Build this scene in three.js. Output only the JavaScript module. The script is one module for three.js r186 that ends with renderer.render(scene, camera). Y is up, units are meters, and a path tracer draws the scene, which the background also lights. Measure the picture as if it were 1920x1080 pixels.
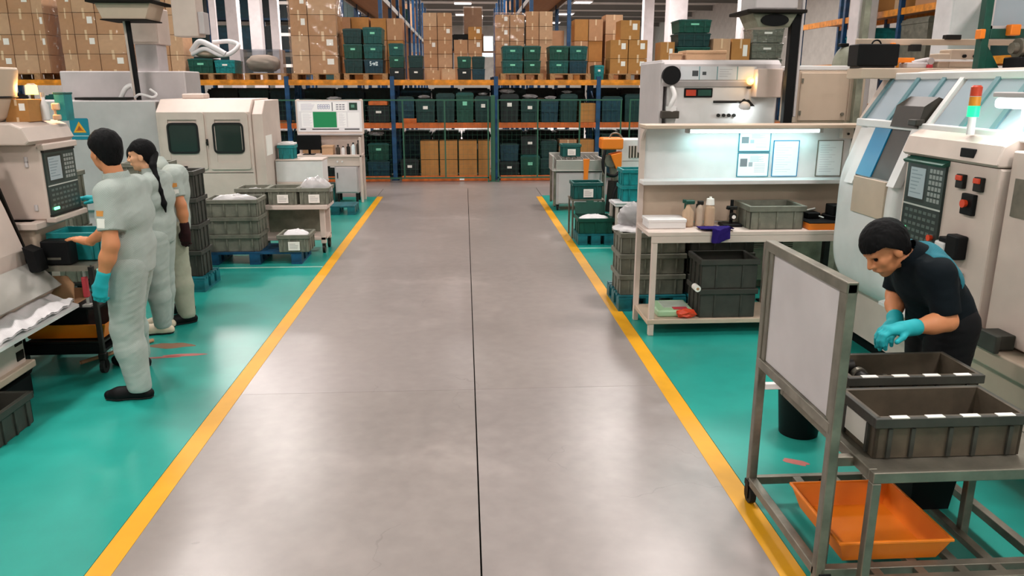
import * as THREE from 'three';
import { mergeGeometries } from 'three/addons/utils/BufferGeometryUtils.js';
import { RoundedBoxGeometry } from 'three/addons/geometries/RoundedBoxGeometry.js';
import { RectAreaLightUniformsLib } from 'three/addons/lights/RectAreaLightUniformsLib.js';
import { ImprovedNoise } from 'three/addons/math/ImprovedNoise.js';

// ------------------------------------------------------------------ camera, sky, light, exposure
const scene = new THREE.Scene();
const camera = new THREE.PerspectiveCamera(2 * Math.atan(540 / 1450) * 180 / Math.PI, 16 / 9, 0.05, 200);
camera.position.set(0, 2.0, 0);
{
  const pitch = 14.76 * Math.PI / 180, yaw = 3.43 * Math.PI / 180;
  camera.lookAt(Math.sin(yaw) * Math.cos(pitch), 2.0 - Math.sin(pitch), -Math.cos(yaw) * Math.cos(pitch));
}
scene.add(camera);
scene.background = new THREE.Color(1.0, 1.04, 1.1).multiplyScalar(3.0);
const renderer = new THREE.WebGLRenderer({ antialias: true });
renderer.toneMapping = THREE.LinearToneMapping;
renderer.toneMappingExposure = 1.0;
renderer.shadowMap.enabled = true;
RectAreaLightUniformsLib.init();
const CEIL = 7.2, LAMP_POWER = 78, LAMP_COLOR = new THREE.Color(1.0, 0.92, 0.88);

// ------------------------------------------------------------------ helpers
const rnd = (seed => () => { seed |= 0; seed = seed + 0x6D2B79F5 | 0; let t = Math.imul(seed ^ seed >>> 15, 1 | seed); t = t + Math.imul(t ^ t >>> 7, 61 | t) ^ t; return ((t ^ t >>> 14) >>> 0) / 4294967296; })(20240611);
const noise = new ImprovedNoise();
const V = (x, y, z) => new THREE.Vector3(x, y, z);
function clean(g) {
  if (g.index) g = g.toNonIndexed();
  for (const k of Object.keys(g.attributes)) if (!['position', 'normal', 'uv'].includes(k)) g.deleteAttribute(k);
  g.morphAttributes = {};
  return g;
}
function metreUV(g) {                                    // uv in metres, by the main direction of each face
  const p = g.attributes.position, n = g.attributes.normal, uv = new Float32Array(p.count * 2);
  for (let i = 0; i < p.count; i++) {
    const ax = Math.abs(n.getX(i)), ay = Math.abs(n.getY(i)), az = Math.abs(n.getZ(i));
    let u, v;
    if (ay >= ax && ay >= az) { u = p.getX(i); v = p.getZ(i); } else if (ax >= az) { u = p.getZ(i); v = p.getY(i); } else { u = p.getX(i); v = p.getY(i); }
    uv[2 * i] = u; uv[2 * i + 1] = v;
  }
  g.setAttribute('uv', new THREE.BufferAttribute(uv, 2));
  return g;
}
const bb = (x0, x1, y0, y1, z0, z1) => new THREE.BoxGeometry(Math.abs(x1 - x0), Math.abs(y1 - y0), Math.abs(z1 - z0)).translate((x0 + x1) / 2, (y0 + y1) / 2, (z0 + z1) / 2);
const rb = (x0, x1, y0, y1, z0, z1, r = 0.012, s = 2) => new RoundedBoxGeometry(Math.abs(x1 - x0), Math.abs(y1 - y0), Math.abs(z1 - z0), s, Math.min(r, Math.abs(x1 - x0) / 2.01, Math.abs(y1 - y0) / 2.01, Math.abs(z1 - z0) / 2.01)).translate((x0 + x1) / 2, (y0 + y1) / 2, (z0 + z1) / 2);
const cyl = (r0, r1, h, x, y, z, seg = 20, axis = 'y') => { const g = new THREE.CylinderGeometry(r1, r0, h, seg); if (axis === 'x') g.rotateZ(-Math.PI / 2); if (axis === 'z') g.rotateX(Math.PI / 2); return g.translate(x, y, z); };
function rod(a, b, r, seg = 10, r2 = r) {
  const A = V(...a), B = V(...b), d = B.clone().sub(A), g = new THREE.CylinderGeometry(r2, r, d.length(), seg);
  g.applyQuaternion(new THREE.Quaternion().setFromUnitVectors(V(0, 1, 0), d.clone().normalize()));
  const m = A.add(B).multiplyScalar(0.5); return g.translate(m.x, m.y, m.z);
}
function bar(a, b, w, h = w) {
  const A = V(...a), B = V(...b), d = B.clone().sub(A), L = d.length(), dir = d.normalize();
  const up = Math.abs(dir.y) > 0.95 ? V(1, 0, 0) : V(0, 1, 0), x = up.clone().cross(dir).normalize(), y = dir.clone().cross(x);
  const g = new THREE.BoxGeometry(w, h, L); g.applyMatrix4(new THREE.Matrix4().makeBasis(x, y, dir));
  const m = A.add(B).multiplyScalar(0.5); return g.translate(m.x, m.y, m.z);
}
const tube = (pts, r, n = 40, seg = 8) => new THREE.TubeGeometry(new THREE.CatmullRomCurve3(pts.map(p => V(...p))), n, r, seg, false);
function prism(profile, axis, a, b, bevel = 0) {          // profile points: axis 'z' -> [x,y]; axis 'x' -> [z,y]; axis 'y' -> [x,z]
  const s = new THREE.Shape(); profile.forEach((p, i) => i ? s.lineTo(axis === 'x' ? -p[0] : p[0], axis === 'y' ? -p[1] : p[1]) : s.moveTo(axis === 'x' ? -p[0] : p[0], axis === 'y' ? -p[1] : p[1]));
  const L = Math.abs(b - a), lo = Math.min(a, b);
  const g = new THREE.ExtrudeGeometry(s, { depth: L - 2 * bevel, bevelEnabled: bevel > 0, bevelSize: bevel, bevelThickness: bevel, bevelOffset: -bevel, bevelSegments: 2, steps: 1, curveSegments: 8 });
  g.translate(0, 0, bevel);
  if (axis === 'z') g.translate(0, 0, lo);
  if (axis === 'x') { g.rotateY(Math.PI / 2); g.translate(lo, 0, 0); }
  if (axis === 'y') { g.rotateX(-Math.PI / 2); g.translate(0, lo, 0); }
  return g;
}
function roundedPane(w, h, r, d) {                        // rounded rectangle plate, centred, facing +z
  const s = new THREE.Shape(), x = w / 2, y = h / 2;
  s.moveTo(-x + r, -y); s.lineTo(x - r, -y); s.quadraticCurveTo(x, -y, x, -y + r); s.lineTo(x, y - r); s.quadraticCurveTo(x, y, x - r, y); s.lineTo(-x + r, y); s.quadraticCurveTo(-x, y, -x, y - r); s.lineTo(-x, -y + r); s.quadraticCurveTo(-x, -y, -x + r, -y);
  return new THREE.ExtrudeGeometry(s, { depth: d, bevelEnabled: false, curveSegments: 6 }).translate(0, 0, -d / 2);
}
function roundedFrame(w, h, r, t, d) {
  const mk = (P, x, y, r) => { P.moveTo(-x + r, -y); P.lineTo(x - r, -y); P.quadraticCurveTo(x, -y, x, -y + r); P.lineTo(x, y - r); P.quadraticCurveTo(x, y, x - r, y); P.lineTo(-x + r, y); P.quadraticCurveTo(-x, y, -x, y - r); P.lineTo(-x, -y + r); P.quadraticCurveTo(-x, -y, -x + r, -y); return P; };
  const s = mk(new THREE.Shape(), w / 2, h / 2, r); s.holes.push(mk(new THREE.Path(), w / 2 - t, h / 2 - t, Math.max(r - t, 0.004)));
  return new THREE.ExtrudeGeometry(s, { depth: d, bevelEnabled: false, curveSegments: 6 }).translate(0, 0, -d / 2);
}
function openTray(x0, x1, z0, z1, y0, y1, inset, th) {     // open tray with flared walls of thickness th
  const ring = (i, y) => [[x0 + i, y, z0 + i], [x1 - i, y, z0 + i], [x1 - i, y, z1 - i], [x0 + i, y, z1 - i]], A = ring(inset, y0), B = ring(0, y1), C = ring(th, y1), D = ring(inset + th, y0 + th), pos = [];
  const q = (a, b, c, d) => pos.push(...a, ...b, ...c, ...a, ...c, ...d);
  for (let i = 0; i < 4; i++) { const j = (i + 1) % 4; q(A[i], B[i], B[j], A[j]); q(B[i], C[i], C[j], B[j]); q(C[i], D[i], D[j], C[j]); }
  q(D[0], D[3], D[2], D[1]); q(A[0], A[1], A[2], A[3]);
  const g = new THREE.BufferGeometry(); g.setAttribute('position', new THREE.Float32BufferAttribute(pos, 3)); g.computeVertexNormals(); g.setAttribute('uv', new THREE.Float32BufferAttribute(new Float32Array(pos.length / 3 * 2), 2)); return g;
}
const origin = new WeakMap();                             // world position of a thing's base: parts are written in world metres
const used = {};
function numbered(name) { const n = used[name] = (used[name] ?? -1) + 1; return n ? `${name}_${String(n).padStart(3, '0')}` : name; }
function thing(name, label, category, at = [0, 0, 0], group) {
  const o = new THREE.Group(); o.name = numbered(name); o.position.set(...at); origin.set(o, at);
  o.userData.label = label; o.userData.category = category; if (group) o.userData.group = group;
  scene.add(o); return o;
}
function finish(geoms) {
  const list = (Array.isArray(geoms) ? geoms : [geoms]).map(clean);
  return list.length > 1 ? mergeGeometries(list) : list[0];
}
function obj(parent, name, geoms, mat, label, keepUV = false) {
  let g = finish(geoms);
  const o = origin.get(parent) ?? [0, 0, 0];
  if (!keepUV) metreUV(g);
  g.translate(-o[0], -o[1], -o[2]);
  const m = new THREE.Mesh(g, mat); m.name = name; m.castShadow = m.receiveShadow = true;
  if (label) m.userData.label = label;
  parent.add(m); origin.set(m, o); return m;
}
const each = (parent, name, list, m, label) => list.forEach(g => obj(parent, name, g, m, label));
function share(parent, name, geometry, mat, pos, rot, label) {   // a part that shares its geometry with alike pieces
  const m = new THREE.Mesh(geometry, mat); m.name = name; m.castShadow = m.receiveShadow = true; const o = origin.get(parent) ?? [0, 0, 0];
  m.position.set(pos[0] - o[0], pos[1] - o[1], pos[2] - o[2]); if (rot) m.rotation.set(...rot); if (label) m.userData.label = label;
  parent.add(m); return m;
}
const sharedBox = (w, h, d) => metreUV(clean(new THREE.BoxGeometry(w, h, d)));
function struct(name, geoms, mat) { const m = obj(scene, name, geoms, mat); m.userData.kind = 'structure'; return m; }
function dup(proto, at, turn, label, group, scale) {
  const c = proto.placed ? proto.root.clone() : proto.root; proto.placed = true;
  if (c !== proto.root || !c.parent) scene.add(c);
  c.name = numbered(proto.name); c.position.set(...at); c.rotation.set(0, turn || 0, 0); if (scale) c.scale.set(...scale); else c.scale.set(1, 1, 1);
  c.userData = { label, category: proto.category }; if (group) c.userData.group = group;
  return c;
}
function proto(name, category) { const root = new THREE.Group(); origin.set(root, [0, 0, 0]); return { root, name, category, placed: false }; }
const ORD = ['zeroth', 'first', 'second', 'third', 'fourth', 'fifth', 'sixth', 'seventh', 'eighth', 'ninth', 'tenth', 'eleventh', 'twelfth', 'thirteenth', 'fourteenth', 'fifteenth', 'sixteenth', 'seventeenth', 'eighteenth', 'nineteenth', 'twentieth'];

// ------------------------------------------------------------------ procedural textures and materials
function dataTex(n, f, srgb, metres = 1) {
  const d = new Uint8Array(n * n * 4);
  for (let j = 0; j < n; j++) for (let i = 0; i < n; i++) { const c = f(i / n, j / n); const k = 4 * (j * n + i); d[k] = c[0] * 255; d[k + 1] = c[1] * 255; d[k + 2] = c[2] * 255; d[k + 3] = 255; }
  const t = new THREE.DataTexture(d, n, n); t.wrapS = t.wrapT = THREE.RepeatWrapping; t.magFilter = THREE.LinearFilter; t.minFilter = THREE.LinearMipmapLinearFilter; t.generateMipmaps = true;
  if (srgb) t.colorSpace = THREE.SRGBColorSpace; t.repeat.set(1 / metres, 1 / metres); t.needsUpdate = true; return t;
}
function tile(u, v, p, z) {                               // tiling noise, period p
  const a = u * p, b = v * p, N = (x, y) => noise.noise(x, y, z), s = u, t = v;
  return (N(a, b) * (1 - s) + N(a - p, b) * s) * (1 - t) + (N(a, b - p) * (1 - s) + N(a - p, b - p) * s) * t;
}
const fbm = (u, v, p, z, o = 4) => { let s = 0, A = 1, q = p; for (let i = 0; i < o; i++) { s += A * tile(u, v, q, z + i * 7.3); A *= 0.55; q *= 2; } return s; };
const clamp = (x, a = 0, b = 1) => Math.min(b, Math.max(a, x));
const T = {
  mottle: dataTex(256, (u, v) => { const k = clamp(0.95 + 0.06 * fbm(u, v, 4, 1.7)); return [k, k, k]; }, true, 1.2),
  grime: dataTex(256, (u, v) => { const k = clamp(0.88 + 0.22 * fbm(u, v, 5, 5.1, 5)); return [k, k * 0.99, k * 0.97]; }, true, 0.7),
  concrete: dataTex(1024, (u, v) => { const a = fbm(u, v, 3, 2.2, 5), b = fbm(u, v, 40, 9.1, 3), c = Math.max(0, fbm(u, v, 7, 14.4, 4) - 0.25); const r = Math.abs(fbm(u, v, 4, 77.7, 5)), crack = r < 0.006 && fbm(u, v, 3, 81.1, 2) > 0.2 ? 0.06 : 0; const k = clamp(0.83 + 0.05 * a + 0.04 * b + 0.1 * c - crack); return [k, k * 0.985, k * 0.975]; }, true, 4),
  concreteRough: dataTex(512, (u, v) => { const k = clamp(0.3 + 0.02 * fbm(u, v, 4, 22.2, 5), 0.286); return [k, k, k]; }, false, 3.1),
  epoxy: dataTex(1024, (u, v) => {
    const a = fbm(u, v, 3, 31.2, 5), b = fbm(u, v, 30, 33.3, 3), w = clamp((fbm(u, v, 4, 37.7, 5) - 0.28) * 2.6);
    const k = 0.88 + 0.14 * a + 0.04 * b; return [clamp(k * (0.68 + 0.3 * w)), clamp(k * (0.97 + 0.02 * w)), clamp(k * (0.95 + 0.01 * w))];
  }, true, 5),
  epoxyRough: dataTex(512, (u, v) => { const k = clamp(0.31 + 0.03 * fbm(u, v, 4, 44.2, 5), 0.286); return [k, k, k]; }, false, 3.7),
  board: dataTex(256, (u, v) => { const k = clamp(0.93 + 0.05 * fbm(u, v, 3, 51.2, 4) + 0.035 * tile(u, v * 0.0 + v, 60, 52)); return [k, k * 0.99, k * 0.97]; }, true, 0.8),
  wood: dataTex(256, (u, v) => { const k = clamp(0.82 + 0.16 * tile(u, v, 24, 61) + 0.1 * fbm(u, v, 4, 62)); return [k, k * 0.95, k * 0.88]; }, true, 0.5),
  cloth: dataTex(256, (u, v) => { const k = clamp(0.93 + 0.05 * fbm(u, v, 5, 71) + 0.05 * Math.sin(u * 256 * 0.79) * Math.sin(v * 256 * 0.79)); return [k, k, k]; }, true, 0.4),
};
const M = {};
function mat(name, color, roughness = 0.55, opt = {}) { const m = new THREE.MeshStandardMaterial({ color, roughness, ...opt }); m.name = name; return M[name] = m; }
function phys(name, color, roughness, opt = {}) { const m = new THREE.MeshPhysicalMaterial({ color, roughness, ...opt }); m.name = name; return M[name] = m; }
mat('concrete', '#aea5a4', 1, { map: T.concrete, roughnessMap: T.concreteRough });
mat('concreteB', '#aca3a1', 1, { map: T.concrete, roughnessMap: T.concreteRough });
mat('subfloor', '#2b2a28', 0.9);
mat('epoxy', '#3da79d', 1, { map: T.epoxy, roughnessMap: T.epoxyRough });
mat('yellowPaint', '#e6a30c', 0.5, { map: T.mottle });
mat('paleLine', '#8fb7a8', 0.6);
mat('stainBrown', '#7a5a44', 0.6);
mat('stainRed', '#a8605a', 0.6);
mat('wallPaint', '#c9c6bf', 0.85, { map: T.mottle });
mat('ceilingSheet', '#dedad2', 0.7, { map: T.mottle });
mat('steelGrey', '#8a8a86', 0.5, { metalness: 0.3 });
mat('columnWhite', '#e6dfe0', 0.7, { map: T.mottle });
mat('beige', '#d8c4ba', 0.5, { map: T.mottle });
mat('beigeWarm', '#cbb4a0', 0.5, { map: T.mottle });
mat('greyPaint', '#c8bfc0', 0.5, { map: T.mottle });
mat('whitePaint', '#e9e4e4', 0.42, { map: T.mottle });
mat('olivePaint', '#8d8f80', 0.55, { map: T.grime });
mat('oliveLight', '#b3b3a2', 0.55, { map: T.grime });
mat('tealGrey', '#5d7f86', 0.5);
phys('darkGap', '#1c1713', 0.8, { specularIntensity: 0.35 });
phys('black', '#0d0d0f', 0.55, { specularIntensity: 0.35 });
phys('blackSoft', '#151518', 0.8, { specularIntensity: 0.35, map: T.cloth });
mat('rubber', '#141414', 0.85);
mat('darkMetal', '#2c2a29', 0.5, { metalness: 0.6, map: T.grime });
mat('steel', '#bdb9b3', 0.42, { metalness: 0.5, map: T.mottle });
mat('zinc', '#8f8a80', 0.42, { metalness: 0.6, map: T.grime });
mat('crate', '#7d7d72', 0.6, { map: T.grime });
mat('crateDark', '#3f3e39', 0.6, { map: T.grime });
mat('crateBrown', '#41382f', 0.6, { map: T.grime });
mat('cratePanel', '#5b5043', 0.6, { map: T.grime });
mat('teal', '#0b5d5b', 0.45, { map: T.grime });
mat('tealDark', '#083b3c', 0.45, { map: T.grime });
mat('tealGreen', '#0a5144', 0.45, { map: T.grime });
mat('tealBlue', '#0a4053', 0.45, { map: T.grime });
mat('tealBright', '#118f96', 0.45, { map: T.grime });
mat('binBlack', '#122024', 0.5, { map: T.grime });
mat('badge', '#7fd0b0', 0.5);
mat('palletBlue', '#0f4e78', 0.5, { map: T.grime });
mat('palletTeal', '#0e6f7d', 0.5, { map: T.grime });
mat('palletWood', '#c79f77', 0.8, { map: T.wood });
mat('rackBlue', '#0d4a7c', 0.45, { map: T.grime });
mat('rackDark', '#0a2e46', 0.5);
mat('beamOrange', '#f59a20', 0.45, { map: T.grime });
mat('beamOrangeDeep', '#e2712a', 0.5, { map: T.grime });
mat('orangePlastic', '#f0801c', 0.42);
mat('orangeTray', '#e0640f', 0.45, { map: T.grime });
mat('fenceGreen', '#275a45', 0.5);
mat('card', '#c39470', 0.85, { map: T.board });
mat('cardLight', '#d0a786', 0.85, { map: T.board });
mat('cardDeep', '#bd8549', 0.85, { map: T.board });
mat('tape', '#dcbc98', 0.4);
mat('paper', '#f1ece6', 0.7);
mat('paperBlue', '#d9e6ea', 0.7);
mat('cover', '#c9a98c', 0.8, { map: T.cloth });
mat('sack', '#cdb4a0', 0.8, { map: T.cloth });
phys('purpleCloth', '#2a1a66', 0.95, { specularIntensity: 0.35, map: T.cloth });
mat('whiteCloth', '#e9e4e6', 0.9, { map: T.cloth });
phys('uniform', '#b2bab5', 0.9, { specularIntensity: 0.35, map: T.cloth });
phys('uniformKhaki', '#aaab99', 0.9, { specularIntensity: 0.35, map: T.cloth });
phys('darkShirt', '#071219', 0.85, { specularIntensity: 0.35, map: T.cloth });
mat('tealHighlight', '#0b6f80', 0.85, { map: T.cloth });  // brighter teal for the highlight painted on the dark shirt
mat('skin', '#c98258', 0.6);
mat('skinPale', '#e0a883', 0.6);
phys('hair', '#070608', 0.75, { specularIntensity: 0.35 });
phys('shoe', '#0b0a0c', 0.6, { specularIntensity: 0.35 });
mat('shoeBeige', '#d8c6ae', 0.7);
mat('gloveTeal', '#12a3ad', 0.7);
phys('gloveBrown', '#2c1517', 0.8, { specularIntensity: 0.35 });
mat('badgeOrange', '#d99247', 0.7);
mat('signBlue', '#137f97', 0.5);
mat('signYellow', '#f0a52a', 0.5);
mat('blueGuard', '#0a7aa8', 0.4);
mat('lipRed', '#b0303a', 0.6);
phys('glass', '#dfe9e6', 0.05, { transmission: 1, thickness: 0 });
phys('glassTeal', '#b4bfc9', 0.16, { transmission: 0.3, thickness: 0 });
phys('clearPlastic', '#e6e8ea', 0.12, { transmission: 1, thickness: 0 });
phys('cloudyPlastic', '#d9d5da', 0.3, { transmission: 0.55, thickness: 0 });
phys('film', '#ffffff', 0.07, { transmission: 1, thickness: 0, transparent: true });
phys('filmCloudy', '#f2eef0', 0.45, { transmission: 0.75, thickness: 0 });
mat('glassDark', '#26332f', 0.08);
mat('oilyBrown', '#2e251e', 0.45, { map: T.grime });
mat('lampGlow', '#ffffff', 0.5, { emissive: LAMP_COLOR, emissiveIntensity: 6 });
mat('tubeGlow', '#ffffff', 0.5, { emissive: new THREE.Color(0.72, 1, 1), emissiveIntensity: 5 });
mat('amberGlow', '#ffb545', 0.4, { emissive: new THREE.Color(1, 0.55, 0.12), emissiveIntensity: 5 });
mat('greenGlow', '#16a070', 0.4, { emissive: new THREE.Color(0.02, 0.75, 0.36), emissiveIntensity: 1.1 });
mat('ledGreen', '#7dffa8', 0.4, { emissive: new THREE.Color(0.2, 1, 0.45), emissiveIntensity: 2.2 });
mat('workGlow', '#ffffff', 0.4, { emissive: new THREE.Color(0.85, 1, 1), emissiveIntensity: 5 });
mat('beaconRed', '#c03a1c', 0.4);
mat('beaconAmber', '#d88a1c', 0.4);
mat('redButton', '#d9421f', 0.45);
function canvasMat(name, w, h, draw, rough = 0.5, opt = {}) {
  const c = document.createElement('canvas'); c.width = w; c.height = h; draw(c.getContext('2d'), w, h);
  const t = new THREE.CanvasTexture(c); t.colorSpace = THREE.SRGBColorSpace; const m = new THREE.MeshStandardMaterial({ map: t, roughness: rough, ...opt }); if (opt.emissiveSelf) { m.emissiveMap = t; } m.name = name; return M[name] = m;
}
// a printed sheet: thin plate whose front carries its own 0..1 uv; frame = [centre, right, up] directions
function sheet(parent, name, w, h, centre, right, up, m, t = 0.004, label) {
  const R = V(...right).normalize(), U = V(...up).normalize(), N = R.clone().cross(U).normalize();
  const g = clean(new THREE.BoxGeometry(w, h, t)); const n = g.attributes.normal, uv = g.attributes.uv;
  for (let i = 0; i < n.count; i++) if (n.getZ(i) < 0.5) uv.setXY(i, 0.01, 0.01);
  g.applyMatrix4(new THREE.Matrix4().makeBasis(R, U, N)); g.translate(...centre);
  return obj(parent, name, g, m, label, true);
}

// ------------------------------------------------------------------ the hall
{
  const X0 = -17, X1 = 17, Z0 = -72, Z1 = 6;
  const fl = struct('floor', bb(X0, X1, -0.3, -0.03, Z0, Z1), M.subfloor); fl.userData.label = 'green epoxy factory floor with a grey concrete aisle';
  // green epoxy bays left and right of the aisle, split by pale joints
  obj(fl, 'green_floor', [bb(X0, -1.63, -0.03, 0, -8.63, Z1), bb(X0, -1.63, -0.03, 0, -14.3, -8.68)], M.epoxy, 'green epoxy floor left of the aisle');
  obj(fl, 'green_floor', [bb(1.41, X1, -0.03, 0, -9.47, Z1), bb(1.41, X1, -0.03, 0, -14.3, -9.52)], M.epoxy, 'green epoxy floor right of the aisle');
  obj(fl, 'joint_line', bb(X0, -1.63, -0.03, 0.0005, -8.68, -8.63), M.paleLine);
  obj(fl, 'joint_line', bb(1.41, X1, -0.03, 0.0005, -9.52, -9.47), M.paleLine);
  // concrete slabs with open joints
  const zs = [6, -4.9, -15.4];
  for (let i = 0; i < zs.length - 1; i++) for (const [a, b] of [[-1.52, 0.038], [0.046, 1.295]])
    obj(fl, 'concrete_slab', bb(a, b, -0.03, 0, zs[i + 1] + 0.0012, zs[i] - 0.0012), (i + (a > 0)) % 2 ? M.concrete : M.concreteB);
  for (const [a, b] of [[-1.62, -1.52], [1.295, 1.40]]) obj(fl, 'concrete_slab', bb(a, b, -0.03, 0, -15.4, 6), M.concrete);
  for (const [a, b] of [[X0, -1.63], [1.41, X1]]) obj(fl, 'concrete_slab', bb(a, b, -0.03, 0, -15.4, -14.304), M.concrete);
  obj(fl, 'concrete_slab', bb(X0, X1, -0.03, 0, Z0, -15.408), M.concreteB);
  obj(fl, 'yellow_line', bb(-1.625, -1.515, 0, 0.002, -14.3, 6), M.yellowPaint, 'yellow painted line on the left of the aisle');
  obj(fl, 'yellow_line', bb(1.295, 1.405, 0, 0.002, -14.15, 6), M.yellowPaint, 'yellow painted line on the right of the aisle');
  const blot = (cx, cz, rx, rz, seed, rot = 0) => { const s = new THREE.Shape(); for (let k = 0; k <= 26; k++) { const a = k / 26 * Math.PI * 2, q = 1 + 0.35 * noise.noise(Math.cos(a) * 1.7 + seed, Math.sin(a) * 1.7, seed); const x = Math.cos(a) * rx * q, y = Math.sin(a) * rz * q; k ? s.lineTo(x, y) : s.moveTo(x, y); } return new THREE.ExtrudeGeometry(s, { depth: 0.0008, bevelEnabled: false }).rotateX(-Math.PI / 2).rotateY(rot).translate(cx, 0, cz); };
  obj(fl, 'worn_patch', blot(-2.34, -5.95, 0.17, 0.07, 3.1), M.stainBrown, 'brown worn patch in the green paint');
  obj(fl, 'worn_patch', [blot(-2.16, -5.72, 0.16, 0.03, 5.7, 0.1), blot(-2.3, -5.68, 0.13, 0.02, 8.7, 0.1)], M.stainRed, 'reddish scuffed patch in the green paint');
  obj(fl, 'worn_patch', [blot(1.78, -3.75, 0.07, 0.03, 9.3, -0.6), blot(1.92, -3.62, 0.04, 0.02, 11.3)], M.stainRed, 'reddish scuff beside the cart');
  // walls and ceiling
  struct('wall_left', bb(X0 - 0.3, X0, -0.3, CEIL, Z0, Z1), M.wallPaint);
  struct('wall_right', bb(X1, X1 + 0.3, -0.3, CEIL, Z0, Z1), M.wallPaint);
  struct('wall_front', bb(X0 - 0.3, X1 + 0.3, -0.3, CEIL, Z1, Z1 + 0.3), M.wallPaint);
  const wins = [[1.6, 2.7], [5, 9], [11, 15]];
  const pieces = [bb(X0 - 0.3, X1 + 0.3, -0.3, 4.3, Z0 - 0.3, Z0), bb(X0 - 0.3, X1 + 0.3, 6.2, CEIL, Z0 - 0.3, Z0)];
  let a = X0 - 0.3; for (const [p, q] of wins) { pieces.push(bb(a, p, 4.3, 6.2, Z0 - 0.3, Z0)); a = q; } pieces.push(bb(a, X1 + 0.3, 4.3, 6.2, Z0 - 0.3, Z0));
  struct('wall_back', pieces, M.wallPaint);
  wins.forEach(([p, q], i) => {
    const w = struct(`window_${i + 1}`, [bb(p, q, 4.3, 4.38, Z0 - 0.2, Z0 - 0.05), bb(p, q, 6.12, 6.2, Z0 - 0.2, Z0 - 0.05), bb(p, p + 0.08, 4.38, 6.12, Z0 - 0.2, Z0 - 0.05), bb(q - 0.08, q, 4.38, 6.12, Z0 - 0.2, Z0 - 0.05)], M.whitePaint);
    obj(w, 'pane', bb(p + 0.08, q - 0.08, 4.38, 6.12, Z0 - 0.13, Z0 - 0.12), M.glass);
  });
  const ce = struct('ceiling', bb(X0 - 0.3, X1 + 0.3, CEIL, CEIL + 0.25, Z0 - 0.3, Z1 + 0.3), M.ceilingSheet);
  for (let z = -70; z < 4; z += 5) obj(ce, 'roof_beam', [bb(X0, X1, CEIL - 0.34, CEIL - 0.3, z - 0.1, z + 0.1), bb(X0, X1, CEIL - 0.3, CEIL, z - 0.02, z + 0.02), bb(X0, X1, CEIL - 0.03, CEIL, z - 0.1, z + 0.1)], M.steelGrey);
}
// ------------------------------------------------------------------ high-bay lamps: glowing panel + area light of the same size
for (const [X, row, z0, z1, step] of [[-4.5, 'left row', 5.4, -21, 5.775], [3.5, 'right row', 5.4, -21, 5.775], [-12, 'outer left row', 0, -40, 12], [12, 'outer right row', 0, -40, 12], [-7.6, 'storage left row', -25, -66, 8], [7.2, 'storage right row', -25, -66, 8], [0, 'storage middle row', -34, -66, 8]]) {
  let k = 0;
  for (let z = z0; z > z1; z -= step) {
    k++;
    const y = 6.75;
    const t = thing('ceiling_lamp', `square high-bay ceiling lamp, ${ORD[k]} from the near end of the ${row}`, 'lamp', [X, y, z], 'ceiling lamps');
    obj(t, 'housing', [rb(X - 0.56, X + 0.56, y, y + 0.1, z - 0.56, z + 0.56, 0.02), bb(X - 0.01, X + 0.01, y + 0.1, CEIL, z - 0.01, z + 0.01)], M.whitePaint);
    obj(t, 'diffuser', bb(X - 0.5, X + 0.5, y - 0.01, y, z - 0.5, z + 0.5), M.lampGlow);
    const L = new THREE.RectAreaLight(LAMP_COLOR, LAMP_POWER * (row.startsWith('storage') ? 1.7 : 1), 1, 1); L.position.set(0, -0.02, 0); L.rotation.x = -Math.PI / 2; L.castShadow = true; t.add(L);
  }
}
// ------------------------------------------------------------------ white columns
for (const [x, z, w, l] of [[9.25, -14.8, 0.56, 'white square column right of the grey lidded bin, nearest to the camera'], [9.25, -18.4, 0.46, 'white square column between the orange rack beams, behind the grey post'], [9.3, -26.1, 0.62, 'white square column behind the mist collector with the black pole'], [9.4, -35.6, 0.8, 'pale column behind the wrapped teal bins'], [9.1, -39.8, 0.5, 'slim pale column, farthest in the right row'],
  [-9.1, -33, 0.46, 'white column behind the wrapped sack, nearest of the left row'], [-9.1, -36.6, 0.5, 'white column, middle of the left row'], [-9.1, -40.2, 0.4, 'white column, farthest of the left row'], [-9.1, -30.4, 0.22, 'slim white pipe column beside the grey hanging cabinet']]) {
  const t = thing('column', l, 'column', [x, 0, z], 'white columns');
  obj(t, 'shaft', rb(x - w / 2, x + w / 2, 0, CEIL, z - w / 2, z + w / 2, 0.03), M.columnWhite);
  obj(t, 'base_plate', bb(x - w / 2 - 0.05, x + w / 2 + 0.05, 0, 0.03, z - w / 2 - 0.05, z + w / 2 + 0.05), M.steelGrey);
}

// ------------------------------------------------------------------ prototypes
function taperBox(w, h, d, k) { const g = clean(new THREE.BoxGeometry(w, h, d)); const p = g.attributes.position; for (let i = 0; i < p.count; i++) if (p.getY(i) < 0) { p.setX(i, p.getX(i) * k); p.setZ(i, p.getZ(i) * k); } g.computeVertexNormals(); return g.translate(0, h / 2, 0); }
function cardboardProto(m, withLabel, withTape) {         // unit box: bottom at y = 0, front at z = 0
  const P = proto('cardboard_box', 'box');
  obj(P.root, 'carton', [bb(-0.495, 0.495, 0, 0.985, -0.99, -0.004), bb(-0.495, -0.02, 0.985, 0.992, -0.99, -0.004), bb(0.02, 0.495, 0.985, 0.992, -0.99, -0.004)], m);
  if (withTape) obj(P.root, 'tape', [bb(-0.05, 0.05, 0.72, 0.996, -0.01, 0), bb(-0.05, 0.05, 0.985, 0.998, -0.99, 0), bb(-0.05, 0.05, 0, 0.2, -0.01, 0)], M.tape);
  if (withLabel) obj(P.root, 'shipping_label', bb(0.12, 0.36, 0.5, 0.82, -0.01, 0.004), M.paper);
  return P;
}
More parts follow.
